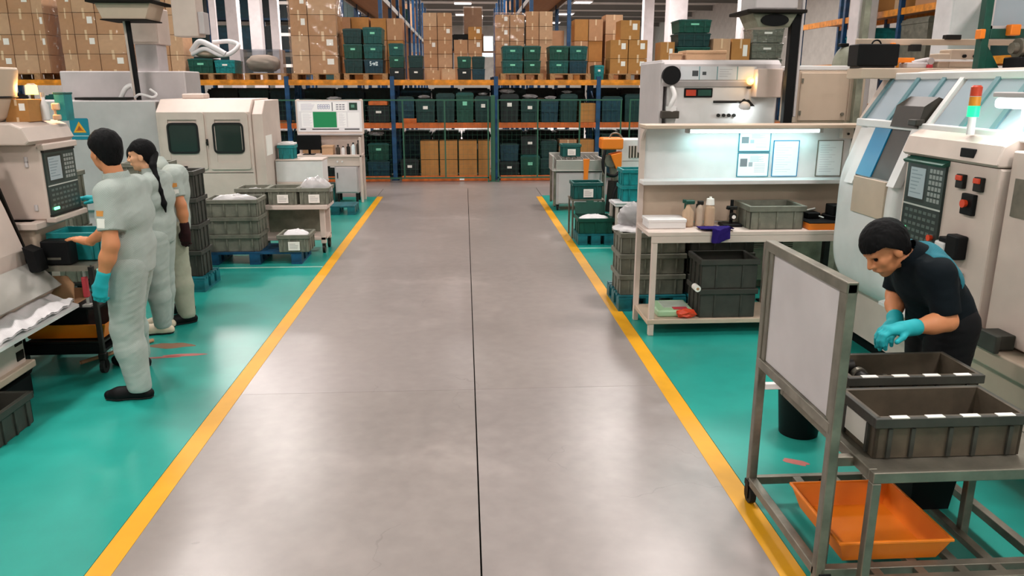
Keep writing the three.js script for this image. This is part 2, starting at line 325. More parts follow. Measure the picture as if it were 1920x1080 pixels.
const CARD = [cardboardProto(M.card, true, true), cardboardProto(M.cardLight, false, true), cardboardProto(M.card, false, true), cardboardProto(M.cardDeep, true, true), cardboardProto(M.cardDeep, false, false)];
for (const c of CARD) c.count = 0;
const boxCount = {};
function placeBox(kind, x0, x1, y0, z, h, d, label, group, turn = 0) {
  const p = CARD[kind]; return dup(p, [(x0 + x1) / 2, y0, z], turn, label, group, [x1 - x0, h, d]);
}
function boxStack(desc, xs, ys, z, d, kinds, gap = 0.012) {
  for (let r = 0; r < ys.length - 1; r++) for (let c = 0; c < xs.length - 1; c++) {
    const k = kinds[(r * 3 + c) % kinds.length], j = (rnd() - 0.5) * 0.02;
    const col = xs.length > 2 ? `, ${ORD[c + 1]} from left` : '';
    placeBox(k, xs[c] + gap / 2, xs[c + 1] - gap / 2, ys[r], z + j, ys[r + 1] - ys[r] - 0.006, d, `carton ${ORD[r + 1]} row up${col}, in ${desc}`, desc.replace(/^the /, 'boxes of the '));
  }
}
function wrapFilm(label, x0, x1, y0, y1, z0, z1, at) {
  const t = thing('stretch_wrap', label, 'plastic wrap', [(x0 + x1) / 2, y0, (z0 + z1) / 2]);
  const g = new THREE.BoxGeometry(x1 - x0, y1 - y0, z1 - z0, 30, 36, 20), p = g.attributes.position;
  for (let i = 0; i < p.count; i++) { const x = p.getX(i), y = p.getY(i), z = p.getZ(i); const q = 0.012 * noise.noise(x * 6 + y * 9 + x0, y * 5, z * 6) + 0.008 * noise.noise(x * 17 - y * 13, y * 21 + x0, z * 17); p.setXYZ(i, x + Math.sign(x) * q, y, z + Math.sign(z) * q); }
  g.computeVertexNormals(); g.deleteAttribute('uv'); g.setAttribute('uv', new THREE.BufferAttribute(new Float32Array(p.count * 2), 2));
  g.translate((x0 + x1) / 2, (y0 + y1) / 2, (z0 + z1) / 2);
  obj(t, 'film', g, M.film);
  return t;
}
function binProto(m, lidMat, badge, cat = 'bin') {        // unit lidded tote: bottom at y = 0, front at z = 0
  const P = proto('storage_bin', cat);
  obj(P.root, 'body', [taperBox(0.97, 0.88, 0.97, 0.93).translate(0, 0, -0.5), ...[-0.3, 0, 0.3].map(x => bb(x - 0.02, x + 0.02, 0.06, 0.84, -0.03, -0.012)), bb(-0.47, 0.47, 0.44, 0.47, -0.03, -0.008)], m);
  obj(P.root, 'rim', [bb(-0.5, 0.5, 0.84, 0.9, -1, 0)], m);
  obj(P.root, 'lid', [bb(-0.48, 0.48, 0.9, 0.95, -0.98, -0.02), bb(-0.4, 0.4, 0.95, 0.985, -0.9, -0.1)], lidMat);
  if (badge) obj(P.root, 'badge', bb(-0.12, 0.12, 0.55, 0.68, -0.03, -0.004), badge);
  return P;
}
const BIN = { teal: binProto(M.teal, M.teal, M.badge), dark: binProto(M.tealDark, M.tealDark, null), green: binProto(M.tealGreen, M.teal, M.badge), blue: binProto(M.tealBlue, M.tealDark, null), black: binProto(M.binBlack, M.binBlack, M.paper), grey: binProto(M.crate, M.crate, M.paper), darkTag: binProto(M.tealDark, M.tealDark, M.paper), bright: binProto(M.tealBright, M.tealBright, M.paper) };
function placeBin(kind, x0, x1, y0, y1, z, d, label, group, turn = 0) { return dup(BIN[kind], [(x0 + x1) / 2, y0, z], turn, label, group, [x1 - x0, y1 - y0, d]); }
function crateProto(w, h, d, m, { tag = false, name = 'storage_crate', wall = 0.012, ribs = [4, 3] } = {}) {
  const P = proto(name, 'crate'), x = w / 2, z = d / 2;
  obj(P.root, 'body', [rb(-x + 0.012, x - 0.012, 0, 0.018, -z + 0.012, z - 0.012, 0.004, 1), rb(-x + 0.01, -x + 0.01 + wall, 0.005, h, -z + 0.01, z - 0.01, 0.004, 1), rb(x - 0.01 - wall, x - 0.01, 0.005, h, -z + 0.01, z - 0.01, 0.004, 1), rb(-x + 0.01, x - 0.01, 0.005, h, -z + 0.01, -z + 0.01 + wall, 0.004, 1), rb(-x + 0.01, x - 0.01, 0.005, h, z - 0.01 - wall, z - 0.01, 0.004, 1)], m);
  obj(P.root, 'rim', [rb(-x - 0.006, x + 0.006, h - 0.045, h, z - 0.014, z + 0.006, 0.005, 1), rb(-x - 0.006, x + 0.006, h - 0.045, h, -z - 0.006, -z + 0.014, 0.005, 1), rb(-x - 0.006, -x + 0.014, h - 0.045, h, -z, z, 0.005, 1), rb(x - 0.014, x + 0.006, h - 0.045, h, -z, z, 0.005, 1)], m);
  const rg = sharedBox(0.014, h - 0.05, 0.012), rs = sharedBox(0.012, h - 0.05, 0.014);
  for (let i = 0; i < ribs[0]; i++) for (const s of [-1, 1]) share(P.root, 'rib', rg, m, [-x + w * (i + 0.6) / (ribs[0] + 0.2), h / 2 - 0.02, s * (z - 0.005)]);
  for (let i = 0; i < ribs[1]; i++) for (const s of [-1, 1]) share(P.root, 'rib', rs, m, [s * (x - 0.005), h / 2 - 0.02, -z + d * (i + 0.6) / (ribs[1] + 0.2)]);
  if (tag) sheet(P.root, 'label_card', 0.13, h * 0.5, [0.005, h * 0.37, z + 0.004], [1, 0, 0], [0, 1, 0], M.tagPrint, 0.004, 'white paper card with printed lines');
  return P;
}
function palletProto(m, w, d, name = 'plastic_pallet', h = 0.14) {
  const P = proto(name, 'pallet'), n = 7, board = sharedBox(w, 0.022, d / n - 0.025), block = sharedBox(0.12, h - 0.044, 0.12), runner = sharedBox(0.12, 0.022, d);
  for (let i = 0; i < n; i++) share(P.root, 'deck_board', board, m, [0, h - 0.011, -d / 2 + d * (i + 0.5) / n]);
  for (const x of [-w / 2 + 0.06, 0, w / 2 - 0.06]) { share(P.root, 'runner', runner, m, [x, 0.011, 0]); for (const z of [-d / 2 + 0.06, 0, d / 2 - 0.06]) share(P.root, 'block', block, m, [x, h / 2, z]); }
  return P;
}
const WOODPAL = palletProto(M.palletWood, 1.0, 0.9, 'wooden_pallet', 0.13);

// ------------------------------------------------------------------ pallet racks
function rack(label, xs, zf, zb, levels, top, beamMats) {
  const t = thing('pallet_rack', label, 'rack', [xs[0], 0, zb]);
  const up = sharedBox(0.09, top, 0.08), foot = sharedBox(0.16, 0.012, 0.14);
  for (const x of xs) {
    for (const z of [zf - 0.04, zb + 0.04]) { share(t, 'upright', up, M.rackBlue, [x, top / 2, z]); share(t, 'foot_plate', foot, M.rackDark, [x, 0.006, z]); }
    const br = []; for (let y = 0.25; y < top - 0.4; y += 0.55) br.push(bar([x, y, zf - 0.06], [x, y + 0.5, zb + 0.06], 0.03, 0.03)); obj(t, 'upright_brace', br, M.rackBlue);
  }
  for (let i = 0; i < xs.length - 1; i++) levels.forEach((y, k) => {
    for (const z of [zf - 0.025, zb + 0.025]) obj(t, 'beam', [bb(xs[i] + 0.045, xs[i + 1] - 0.045, y - 0.11, y, z - 0.025, z + 0.025), bb(xs[i] + 0.045, xs[i + 1] - 0.045, y - 0.08, y - 0.04, z + 0.022, z + 0.03)], beamMats[k]);
    obj(t, 'deck', bb(xs[i] + 0.045, xs[i + 1] - 0.045, y - 0.03, y - 0.004, zb + 0.05, zf - 0.05), M.palletWood);
  });
  return t;
}
const bays = [-10.2, -8.0, -5.8, -3.67, -1.5, 0.67, 2.85, 5.0, 7.2];
rack('long blue pallet rack with orange beams facing the end of the aisle', bays, -16.8, -17.85, [1.21, 2.09], 2.16, [M.beamOrangeDeep, M.beamOrange]);
rack('second blue pallet rack standing back to back behind the first', bays, -18.05, -19.1, [1.21, 2.09], 2.16, [M.beamOrangeDeep, M.beamOrange]);
for (const [a, b, l] of [[-3.6, -1.6, 'left'], [-1.35, 0.6, 'middle'], [0.75, 2.75, 'right']]) {
  const t = thing('guard_rail', `low orange guard rail on the floor before the ${l} rack bay`, 'rail', [a, 0, -16.62]);
  obj(t, 'rail', rb(a, b, 0, 0.11, -16.68, -16.58, 0.01, 1), M.beamOrangeDeep);
  obj(t, 'tag', bb((a + b) / 2 - 0.05 + 0.3, (a + b) / 2 + 0.05 + 0.3, 0.02, 0.09, -16.58, -16.577), M.paper);
}
// beam tags and papers hanging from the top beam
// green fence panels in front of the rack
function fence(label, xs, z, y0, y1) {
  const t = thing('wire_fence', label, 'fence', [xs[0], 0, z]);
  const r = 0.014, a = xs[0], b = xs[xs.length - 1];
  obj(t, 'frame', [bb(a, b, y1 - 2 * r, y1, z - r, z + r), bb(a, b, y0, y0 + 2 * r, z - r, z + r), bb(a, a + 2 * r, 0, y1 - 2 * r, z - r, z + r), bb(b - 2 * r, b, 0, y1 - 2 * r, z - r, z + r)], M.fenceGreen);
  for (const x of xs.slice(1, -1)) obj(t, 'upright', bb(x - r, x + r, y0 + 2 * r, y1 - 2 * r, z - r, z + r), M.fenceGreen);
  const w = []; for (let x = a + 0.1; x < b - 0.05; x += 0.1) w.push(bb(x - 0.0012, x + 0.0012, y0 + 0.02, y1 - 0.02, z - 0.001, z + 0.001)); for (let y = y0 + 0.1; y < y1; y += 0.1) w.push(bb(a, b, y - 0.0012, y + 0.0012, z - 0.001, z + 0.001));
  const m = obj(t, 'wire_mesh', w, M.fenceGreen); m.userData.kind = 'stuff';
}
fence('green framed wire fence panel left of the pin board', [-4.2, -3.2, -2.3], -16.42, 0.08, 1.7);
fence('green framed wire fence panel in front of the cardboard boxes', [-2.14, -1.27, -0.41, 0.5], -16.4, 0.08, 1.7);
fence('green framed wire fence panel behind the grey tool trolley', [0.68, 1.52, 2.4, 3.28], -16.4, 0.08, 1.7);
fence('green framed wire fence panel behind the orange arm machine', [3.44, 4.4, 5.3], -16.4, 0.08, 1.7);
{
  const t = thing('fence_post', 'thick green fence post between the two middle fence panels', 'post', [0.58, 0, -16.42]);
  obj(t, 'post', [rb(0.545, 0.635, 0, 1.78, -16.56, -16.47, 0.01, 1), bb(0.5, 0.68, 0, 0.01, -16.575, -16.44)], M.fenceGreen);
}
// ---- floor level of the rack
const zr = -16.9;
boxStack('the two-high carton row on the rack floor', [-0.97, -0.56, -0.15, 0.27, 0.56], [0.02, 0.43, 0.83], zr, 0.6, [4], 0.03);
{
  const low = [[-3.55, -3.1], [-3.08, -2.62], [-2.6, -2.12], [-2.1, -1.62], [-1.4, -1.0], [0.75, 1.18], [1.2, 1.62], [1.64, 2.02], [2.95, 3.4], [3.42, 3.9], [3.95, 4.4]];
  low.forEach(([a, b], i) => { const kinds = ['dark', 'black', 'darkTag', 'blue', 'black', 'black', 'green', 'dark', 'blue', 'black', 'dark'];
    const h = [0.5, 0.45, 0.48, 0.4, 0.42, 0.36, 0.5, 0.44, 0.5, 0.46, 0.4][i];
    placeBin(kinds[i], a, b, 0.02, 0.02 + h, zr - 0.05 * (i % 3), 0.65, `dark tote on the rack floor, ${ORD[i + 1]} from the left`, 'totes on the rack floor');
    if (i !== 4) placeBin(kinds[(i + 3) % 11], a + 0.01, b - 0.01, 0.02 + h, 0.02 + h + [0.42, 0.38, 0.4, 0.36][i % 4], zr - 0.07 - 0.04 * (i % 2), 0.6, `dark tote stacked second up on the rack floor, ${ORD[i + 1]} from the left`, 'upper totes on the rack floor');
  });
}
placeBox(2, 2.05, 2.42, 0.51, zr - 0.02, 0.33, 0.5, 'cardboard box on the lower rack behind the teal bin on the trolley', 'cartons in the lower rack');
placeBox(4, 2.46, 2.8, 0.39, zr - 0.02, 0.45, 0.5, 'cardboard box low in the rack left of the orange arm machine', 'cartons in the lower rack');
{ // supports under those two boxes
  placeBin('dark', 2.05, 2.42, 0.02, 0.51, zr, 0.6, 'dark tote under the raised cardboard box behind the trolley', 'totes on the rack floor');
  placeBin('black', 2.46, 2.8, 0.02, 0.39, zr, 0.6, 'black tote under the raised cardboard box beside the rack post', 'totes on the rack floor');
}
// ---- middle level (deck at 1.21)
{
  const mid = [[-3.6, -3.1, 0.5, 'blue'], [-3.08, -2.6, 0.46, 'teal'], [-2.58, -2.12, 0.5, 'dark'], [-2.05, -1.58, 0.36, 'black'], [-1.42, -1.06, 0.55, 'blue'], [-1.04, -0.62, 0.5, 'darkTag'], [-0.6, -0.2, 0.62, 'dark'], [-0.18, 0.2, 0.64, 'green'], [0.22, 0.58, 0.56, 'darkTag'], [0.76, 1.16, 0.6, 'black'], [1.2, 1.6, 0.5, 'darkTag'], [1.64, 2.02, 0.48, 'blue'], [2.05, 2.42, 0.6, 'dark'], [2.95, 3.4, 0.55, 'blue'], [3.45, 3.9, 0.6, 'dark'], [3.95, 4.4, 0.55, 'green'], [-9.8, -9.3, 0.6, 'blue'], [-9.2, -8.7, 0.5, 'dark'], [-8.6, -8.1, 0.6, 'teal']];
  mid.forEach(([a, b, h, k], i) => placeBin(k, a, b, 1.21, 1.21 + h, zr - 0.03 * (i % 3), 0.7, i < 16 ? `dark teal tote on the middle rack shelf, ${ORD[i + 1]} from the left` : `dark tote on the middle rack shelf at far left, ${ORD[i - 15]} of three`, 'totes on the middle rack shelf'));
  placeBox(4, 2.47, 2.82, 1.21, zr, 0.4, 0.5, 'cardboard box on the middle rack shelf left of a blue post', 'cartons on the middle shelf');
  const t = thing('orange_tray', 'small orange plastic tray on the middle rack shelf', 'tray', [-1.16, 1.21, -16.86]);
  obj(t, 'tray', [bb(-1.3, -1.02, 1.21, 1.225, -16.95, -16.84), bb(-1.3, -1.02, 1.225, 1.3, -16.85, -16.84), bb(-1.3, -1.29, 1.225, 1.3, -16.95, -16.85), bb(-1.03, -1.02, 1.225, 1.3, -16.95, -16.85)], M.beamOrangeDeep);
  const u = thing('orange_bin', 'orange plastic bin lid lying on a dark tote left of the blue post', 'tray', [-1.82, 1.57, -16.95]);
  obj(u, 'lid', [rb(-2.02, -1.62, 1.57, 1.65, -17.15, -16.9, 0.01, 1), rb(-1.98, -1.66, 1.65, 1.67, -17.12, -16.93, 0.01, 1)], M.beamOrangeDeep);
}
// crumpled papers and polythene lying on the totes under the top beam
{
  let n = 0;
  for (const [x, y, s] of [[-2.75, 1.68, 0.14], [-0.85, 1.72, 0.12], [0.4, 1.78, 0.1], [0.9, 1.82, 0.16], [1.4, 1.72, 0.15], [1.85, 1.7, 0.12], [2.2, 1.82, 0.1], [-1.9, 0.94, 0.16], [-2.3, 0.9, 0.1]]) {
    n++;
    const t = thing('polythene_scrap', `crumpled white polythene lying on dark totes in the rack, ${ORD[n]} counted`, 'plastic', [x, y, -17.0], 'polythene scraps');
    t.userData.label = ['crumpled polythene on the teal tote beside the pin board', 'crumpled polythene on the tote above the orange tray', 'crumpled polythene on the last tote before the green post', 'crumpled polythene on the black tote right of the post', 'crumpled polythene on the tote in the middle of the right bay', 'crumpled polythene on the blue tote in the right bay', 'crumpled polythene on the tote left of the shelf carton', 'crumpled polythene on the low totes left of the blue post', 'small crumpled polythene low beside the pin board cabinet'][n - 1]; delete t.userData.group;
    const g = new THREE.IcosahedronGeometry(s, 2), p = g.attributes.position; for (let i = 0; i < p.count; i++) { const a = V(p.getX(i), p.getY(i), p.getZ(i)), q = 1 + 0.5 * noise.noise(a.x * 19 + n, a.y * 19, a.z * 19); p.setXYZ(i, a.x * q, a.y * q * 0.28, a.z * q); } g.computeVertexNormals();
    obj(t, 'sheet', g.translate(x, y + s * 0.22, -17.05), M.filmCloudy);
  }
}
const MARK = canvasMat('tankMark', 128, 48, (c, w, h) => { c.fillStyle = '#0a3a4b'; c.fillRect(0, 0, w, h); c.strokeStyle = '#e6eef0'; c.lineWidth = 7; c.lineCap = 'round'; c.beginPath(); c.moveTo(28, 10); c.lineTo(14, 10); c.lineTo(14, 22); c.lineTo(27, 26); c.lineTo(27, 38); c.lineTo(12, 38); c.moveTo(40, 26); c.lineTo(48, 26); c.moveTo(56, 18); c.lineTo(61, 34); c.lineTo(67, 22); c.lineTo(73, 34); c.lineTo(78, 18); c.moveTo(90, 12); c.lineTo(90, 38); c.lineTo(112, 36); c.lineTo(104, 25); c.lineTo(112, 14); c.lineTo(90, 12); c.stroke(); }, 0.5);
// ---- top level (deck at 2.09): wooden pallets and their loads
const palletAt = [[-9.1, 'under the leftmost wrapped cartons'], [-7.5, 'under the wrapped cartons behind the mist collector'], [-6.0, 'under the narrow carton stack'], [-5.2, 'under the small teal totes'], [-4.1, 'under the sack in the clear box'], [-3.07, 'under the tall carton tower'], [-2.04, 'under the tall teal tote stacks'], [1.22, 'under the first pair of teal tote stacks'], [2.25, 'under the second pair of teal tote stacks'], [3.49, 'under the five stacked cartons'], [4.95, 'under the wrapped teal totes'], [6.2, 'under the film wrapped grey totes']];
const palW = [1, 1, 0.62, 0.84, 0.84, 0.98, 0.9, 0.9, 0.86, 0.84, 0.9, 1];
palletAt.forEach(([x, l], i) => dup(WOODPAL, [x, 2.09, -17.3], 0, `pale wooden pallet on the rack top ${l}`, 'wooden pallets on the rack top', [palW[i], 1, 1]));
const PT = 2.22, zt = -16.92;
boxStack('the leftmost wrapped carton load', [-9.55, -9.08, -8.62, -8.4], [PT, 2.58, 2.97, 3.38, 3.8], zt, 0.75, [0, 1, 2, 0, 2]);
boxStack('the wrapped load behind the mist collector', [-8.12, -7.84, -7.4, -6.86], [PT, 2.6, 2.98, 3.4, 3.8], zt, 0.75, [1, 2, 0, 2, 0]);
boxStack('the narrow load beside the grey cabinet', [-6.3, -6.0, -5.72], [PT, 2.58, 2.98, 3.36, 3.8], zt, 0.6, [2, 1, 0]);
boxStack('the tall carton tower left of the totes', [-3.54, -3.18, -2.6], [PT, 2.58, 2.97, 3.38, 3.8], zt, 0.7, [1, 0, 2, 1, 0]);
wrapFilm('clear stretch film around the leftmost carton load', -9.58, -8.36, PT, 3.84, zt - 0.8, zt + 0.03);
wrapFilm('clear stretch film around the cartons behind the mist collector', -8.16, -6.82, PT, 3.84, zt - 0.8, zt + 0.03);
wrapFilm('clear stretch film around the tall carton tower', -3.57, -2.57, PT, 3.84, zt - 0.75, zt + 0.03);
{
  const S = (desc, a, b, ys, kinds, d = 0.65) => { for (let i = 0; i < ys.length - 1; i++) placeBin(kinds[i % kinds.length], a, b, ys[i], ys[i + 1], zt - 0.02, d, `teal tote, ${ORD[i + 1]} up in ${desc}`, 'teal totes on the rack top'); };
  S('the tall stack right of the carton tower', -2.49, -2.1, [PT, 2.52, 2.82, 3.12], ['dark', 'green', 'dark']);
  [['second', 2.52, 2.82], ['third', 2.82, 3.15]].forEach(([n, a, c]) => placeBin('teal', -2.08, -1.68, a, c, zt - 0.02, 0.65, `teal tote, ${n} up in the tallest stack, beside the blue post`, 'teal totes on the rack top'));
  { const q = dup(BIN.blue, [-1.88, PT, zt - 0.02], 0, 'blue teal tote with white marks, bottom of the tallest stack', 'teal totes on the rack top', [0.4, 0.3, 0.65]); sheet(q, 'marking', 0.5, 0.4, [0.02, 0.66, -0.006], [1, 0, 0], [0, 1, 0], MARK, 0.008, 'white painted marks'); }
  S('the medium stack above the blue post', -1.56, -1.25, [2.09, 2.34, 2.58, 2.83], ['black', 'green', 'teal'], 0.5);
  S('the lower stack right of the post', -1.16, -0.85, [2.09, 2.34, 2.59], ['black', 'dark'], 0.5);
  S('the middle pair, left stack', -0.14, 0.16, [2.09, 2.33, 2.57], ['black', 'green'], 0.5);
  S('the middle pair, right stack', 0.17, 0.45, [2.09, 2.33, 2.57], ['blue', 'dark'], 0.5);
  S('the pale pallet pair, left stack', 0.81, 1.25, [PT, 2.5, 2.79], ['teal', 'teal']);
  S('the pale pallet pair, right stack', 1.26, 1.63, [PT, 2.5, 2.79], ['green', 'green']);
  S('the next pair, left stack', 1.8, 2.22, [PT, 2.5, 2.79], ['teal', 'green']);
  S('the next pair, right stack', 2.23, 2.62, [PT, 2.5, 2.79], ['blue', 'teal']);
  S('the short stack left of the sack', -5.68, -5.16, [PT, 2.52], ['green']);
  S('the bright short stack left of the sack', -5.14, -4.72, [PT, 2.49], ['bright']);
  S('the wrapped stack behind the gauge machine', 4.53, 5.25, [PT, 2.5, 2.78, 3.06, 3.33], ['dark', 'green', 'dark', 'green']);
  S('the bright low row beside the stacked cartons', 2.77, 2.98, [2.09, 2.4], ['bright']);
  for (let i = 0; i < 3; i++) placeBin('grey', 6.13, 6.83, PT + i * 0.32, PT + (i + 1) * 0.32, zt, 0.6, `grey tote, ${ORD[i + 1]} up in the film wrapped stack by the black pole`, 'film wrapped grey totes');
  wrapFilm('cloudy stretch film around the grey totes by the black pole', 6.1, 6.86, PT, 3.2, zt - 0.65, zt + 0.03);
  placeBin('bright', 3.92, 4.15, 2.09, 2.42, zt, 0.4, 'bright teal tote with white card right of the stacked cartons', 'teal totes on the rack top');
}
boxStack('the five carton pile at the rack end', [3.09, 3.48, 3.89], [PT, 2.53, 2.91], zt, 0.6, [3, 3, 3]);
placeBox(3, 3.3, 3.71, 2.91, zt, 0.39, 0.55, 'single cardboard box on top of the five carton pile', 'boxes of the five carton pile at the rack end');
placeBox(3, 4.17, 4.47, PT - 0.13, zt, 0.78, 0.5, 'cardboard box beside the wrapped teal totes behind the gauge machine', 'cartons behind the gauge machine');
placeBox(1, 5.3, 5.67, PT, zt, 0.72, 0.5, 'cardboard box right of the wrapped teal totes', 'cartons behind the gauge machine');
placeBox(3, 5.7, 6.1, PT, zt, 0.72, 0.5, 'cardboard box left of the film wrapped grey totes', 'cartons behind the gauge machine');
placeBox(2, -0.78, -0.5, 2.09, zt + 0.02, 0.19, 0.3, 'small open cardboard box on the rack top beside the white card', 'small cartons on the rack top');
placeBox(1, -0.46, -0.18, 2.09, zt + 0.05, 0.22, 0.3, 'small pale cardboard box left of the middle tote pair', 'small cartons on the rack top');
// sack in a clear crate and film bundle
{
  const t = thing('sack', 'beige sack lying inside the clear plastic box', 'sack', [-4.2, 2.24, -17.2]);
  const g = new THREE.SphereGeometry(1, 28, 16), p = g.attributes.position; for (let i = 0; i < p.count; i++) { let x = p.getX(i), y = p.getY(i), z = p.getZ(i); const q = 1 + 0.15 * noise.noise(x * 3, y * 3, z * 3 + 4); p.setXYZ(i, Math.sign(x) * Math.pow(Math.abs(x), 0.6) * 0.34 * q, y * 0.17 * q, z * 0.24 * q); } g.computeVertexNormals();
  obj(t, 'bag', g.translate(-4.2, 2.42, -17.2), M.sack);
  const c = thing('clear_box', 'clear plastic box around a beige sack on the rack top', 'box', [-4.2, 2.22, -17.2]);
  obj(c, 'wall', [bb(-4.6, -4.594, 2.22, 2.7, -17.5, -16.95), bb(-3.806, -3.8, 2.22, 2.7, -17.5, -16.95), bb(-4.594, -3.806, 2.22, 2.7, -16.956, -16.95), bb(-4.594, -3.806, 2.22, 2.7, -17.5, -17.494), bb(-4.594, -3.806, 2.22, 2.226, -17.494, -16.956)], M.clearPlastic);
  const f = thing('film_bundle', 'bundle of white plastic film draped over teal totes', 'plastic wrap', [-5.2, 2.52, -17.2]);
  obj(f, 'film', [tube([[-5.6, 2.6, -17.05], [-5.3, 2.7, -16.95], [-5.0, 2.58, -16.95], [-4.8, 2.62, -17.0], [-4.66, 2.78, -17.1], [-4.85, 2.86, -17.2], [-5.2, 2.84, -17.2]], 0.045, 40, 8), tube([[-5.62, 2.66, -17.1], [-5.4, 2.84, -17.0], [-5.1, 2.72, -16.93], [-4.9, 2.6, -16.95]], 0.06, 30, 8)], M.whiteCloth);
  obj(f, 'core', new THREE.SphereGeometry(1, 20, 12).scale(0.34, 0.1, 0.24).translate(-5.25, 2.62, -17.2), M.sack);
}
// ---- loads on the rack behind (deck 2.09)
const zb = -18.2;
boxStack('the carton wall behind the small cartons', [-0.9, -0.58, -0.25], [2.09, 2.37, 2.66, 2.96, 3.25, 3.54], zb, 0.6, [1, 2, 0, 2]);
boxStack('the stepped cartons beside the carton wall', [-0.22, 0.1, 0.42], [2.09, 2.37, 2.66, 2.97], zb, 0.6, [2, 0, 1]);
placeBox(3, 0.11, 0.41, 2.97, zb, 0.27, 0.5, 'single carton on the stepped cartons near the bright window', 'cartons on the rear rack');
boxStack('the wrapped cartons right of the bright window', [0.72, 1.04, 1.37], [2.09, 2.38, 2.66, 2.94, 3.23, 3.51], zb, 0.6, [0, 2, 1]);
boxStack('the cartons behind the middle tote stacks', [1.4, 1.7, 2.01], [2.09, 2.38, 2.68, 2.97, 3.26, 3.58], zb, 0.6, [2, 1, 0]);
boxStack('the wide kraft cartons right of the totes', [2.5, 2.82, 3.15], [2.09, 2.5, 2.95, 3.42], zb, 0.6, [4, 2]);
boxStack('the upper cartons behind the five carton pile', [3.2, 3.6], [2.09, 2.6, 3.1, 3.52], zb, 0.6, [1, 0]);
boxStack('the cartons behind the tall teal stacks', [-2.9, -2.48, -2.08], [2.09, 2.6, 3.1, 3.44], zb, 0.6, [2, 4]);
boxStack('the big cartons behind the medium stack', [-2.05, -1.7, -1.34], [2.09, 2.52, 2.95, 3.42], zb, 0.6, [4, 2]);
wrapFilm('clear stretch film around the cartons right of the bright window', 0.69, 1.39, 2.09, 3.54, zb - 0.65, zb + 0.03);
// ---- dark totes added to block light through the lower levels of the rear rack
{
  const kinds = ['black', 'dark', 'blue', 'dark', 'black'];
  for (const [y, h, w] of [[0.02, 0.95, 'floor'], [1.21, 0.72, 'shelf']]) bays.slice(2, 7).forEach((x, i) => { for (let k = 0; k < 3; k++) placeBin(kinds[(i + k) % 5], x + 0.07 + k * 0.68, x + 0.74 + k * 0.68, y, y + h, zb, 0.8, `added light blocking dark tote on the rear rack ${w}, bay ${ORD[i + 1]} from left, ${['left', 'middle', 'right'][k]}`, 'added light blocking totes in the rear rack'); });
}
// ---- racks running into the depth behind
function depthRack(label, x0, x1, zs, levels, top, m) {
  const t = thing('deep_rack', label, 'rack', [x0, 0, zs[zs.length - 1]]);
  const up = sharedBox(0.1, top, 0.1);
  for (const z of zs) for (const x of [x0 + 0.05, x1 - 0.05]) share(t, 'upright', up, M.rackBlue, [x, top / 2, z]);
  levels.forEach((y, k) => { for (let i = 0; i < zs.length - 1; i++) { for (const x of [x0 + 0.05, x1 - 0.05]) obj(t, 'beam', bb(x - 0.03, x + 0.03, y - 0.14, y, zs[i + 1] + 0.05, zs[i] - 0.05), m[k]); obj(t, 'deck', bb(x0 + 0.09, x1 - 0.09, y - 0.03, y - 0.005, zs[i + 1], zs[i]), M.palletWood); } });
}
const dz = [-21.5, -24.3, -27.1, -29.9, -32.7, -35.5, -38.3, -41.1, -43.9, -46.7];
depthRack('tall rack running into the depth left of the bright window', -3.2, -2.1, dz, [2.2, 4.3], 6.2, [M.beamOrangeDeep, M.zinc]);
depthRack('tall rack running into the depth right of the bright window', 1.75, 2.85, dz, [2.2, 4.3], 6.2, [M.beamOrangeDeep, M.zinc]);
{
  let n = 0;
  for (const [xa, side] of [[-3.1, 'left'], [1.85, 'right']]) for (let i = 0; i < 8; i++) for (const [y, w] of [[2.2, 'lower'], [4.3, 'upper']]) {
    const z = dz[i] - 0.35, h = 0.9 + 0.5 * rnd();
    if ((i + (y > 3 ? 1 : 0)) % 3 === 2) placeBin(['dark', 'teal', 'black'][i % 3], xa, xa + 0.9, y, y + h * 0.6, z, 1.1, `dark tote on the ${w} level of the deep ${side} rack, bay ${ORD[i + 1]} in`, `totes in the deep ${side} rack`);
    else { placeBox([0, 1, 2, 3][i % 4], xa, xa + 0.9, y, z, h * 0.5, 1.0, `big carton below, ${w} level of the deep ${side} rack, bay ${ORD[i + 1]} in`, `cartons in the deep ${side} rack`); placeBox([2, 0, 1][i % 3], xa + 0.02, xa + 0.88, y + h * 0.5, z - 0.02, h * 0.5, 0.95, `big carton on top, ${w} level of the deep ${side} rack, bay ${ORD[i + 1]} in`, `cartons in the deep ${side} rack`); }
    n++;
  }
}
// hanging load in the middle distance: wrapped bale on a black tote, on a lift platform rack across the aisle
depthRack('short cross rack far behind the small cartons', -0.5, 1.6, [-30, -31.2], [3.2], 3.3, [M.beamOrangeDeep]);
placeBin('black', -0.42, 0.2, 3.2, 3.8, -30.1, 0.8, 'black tote far behind above the stepped cartons', 'far totes');
wrapFilm('pinkish film around the bale far behind the stepped cartons', 0.0, 0.72, 3.82, 4.75, -30.9, -30.05);
placeBox(1, 0.03, 0.69, 3.8, -30.12, 0.92, 0.7, 'wrapped pale bale standing on the far black tote', 'far cartons');
placeBox(2, 0.22, 0.75, 3.2, -30.1, 0.6, 0.8, 'carton beside the far black tote', 'far cartons');
// far left dark racking between the columns
rack('dark tall racking behind the white columns at left', [-16, -13.4, -10.8, -8.2, -5.6], -44, -45.1, [2.2, 3.8, 5.4], 6.4, [M.rackDark, M.rackDark, M.rackDark]);
[-15.9, -13.3, -10.7, -8.1].forEach((x, i) => [[2.2, 'lower'], [3.8, 'middle'], [5.4, 'upper']].forEach(([y, w]) => placeBin(['dark', 'blue', 'black'][i % 3], x + 0.05, x + 2.35, y, y + 1.25, -44.05, 0.9, `dark load, ${w} level of the racking behind the left columns, ${ORD[i + 1]} bay`, 'loads behind the left columns')));
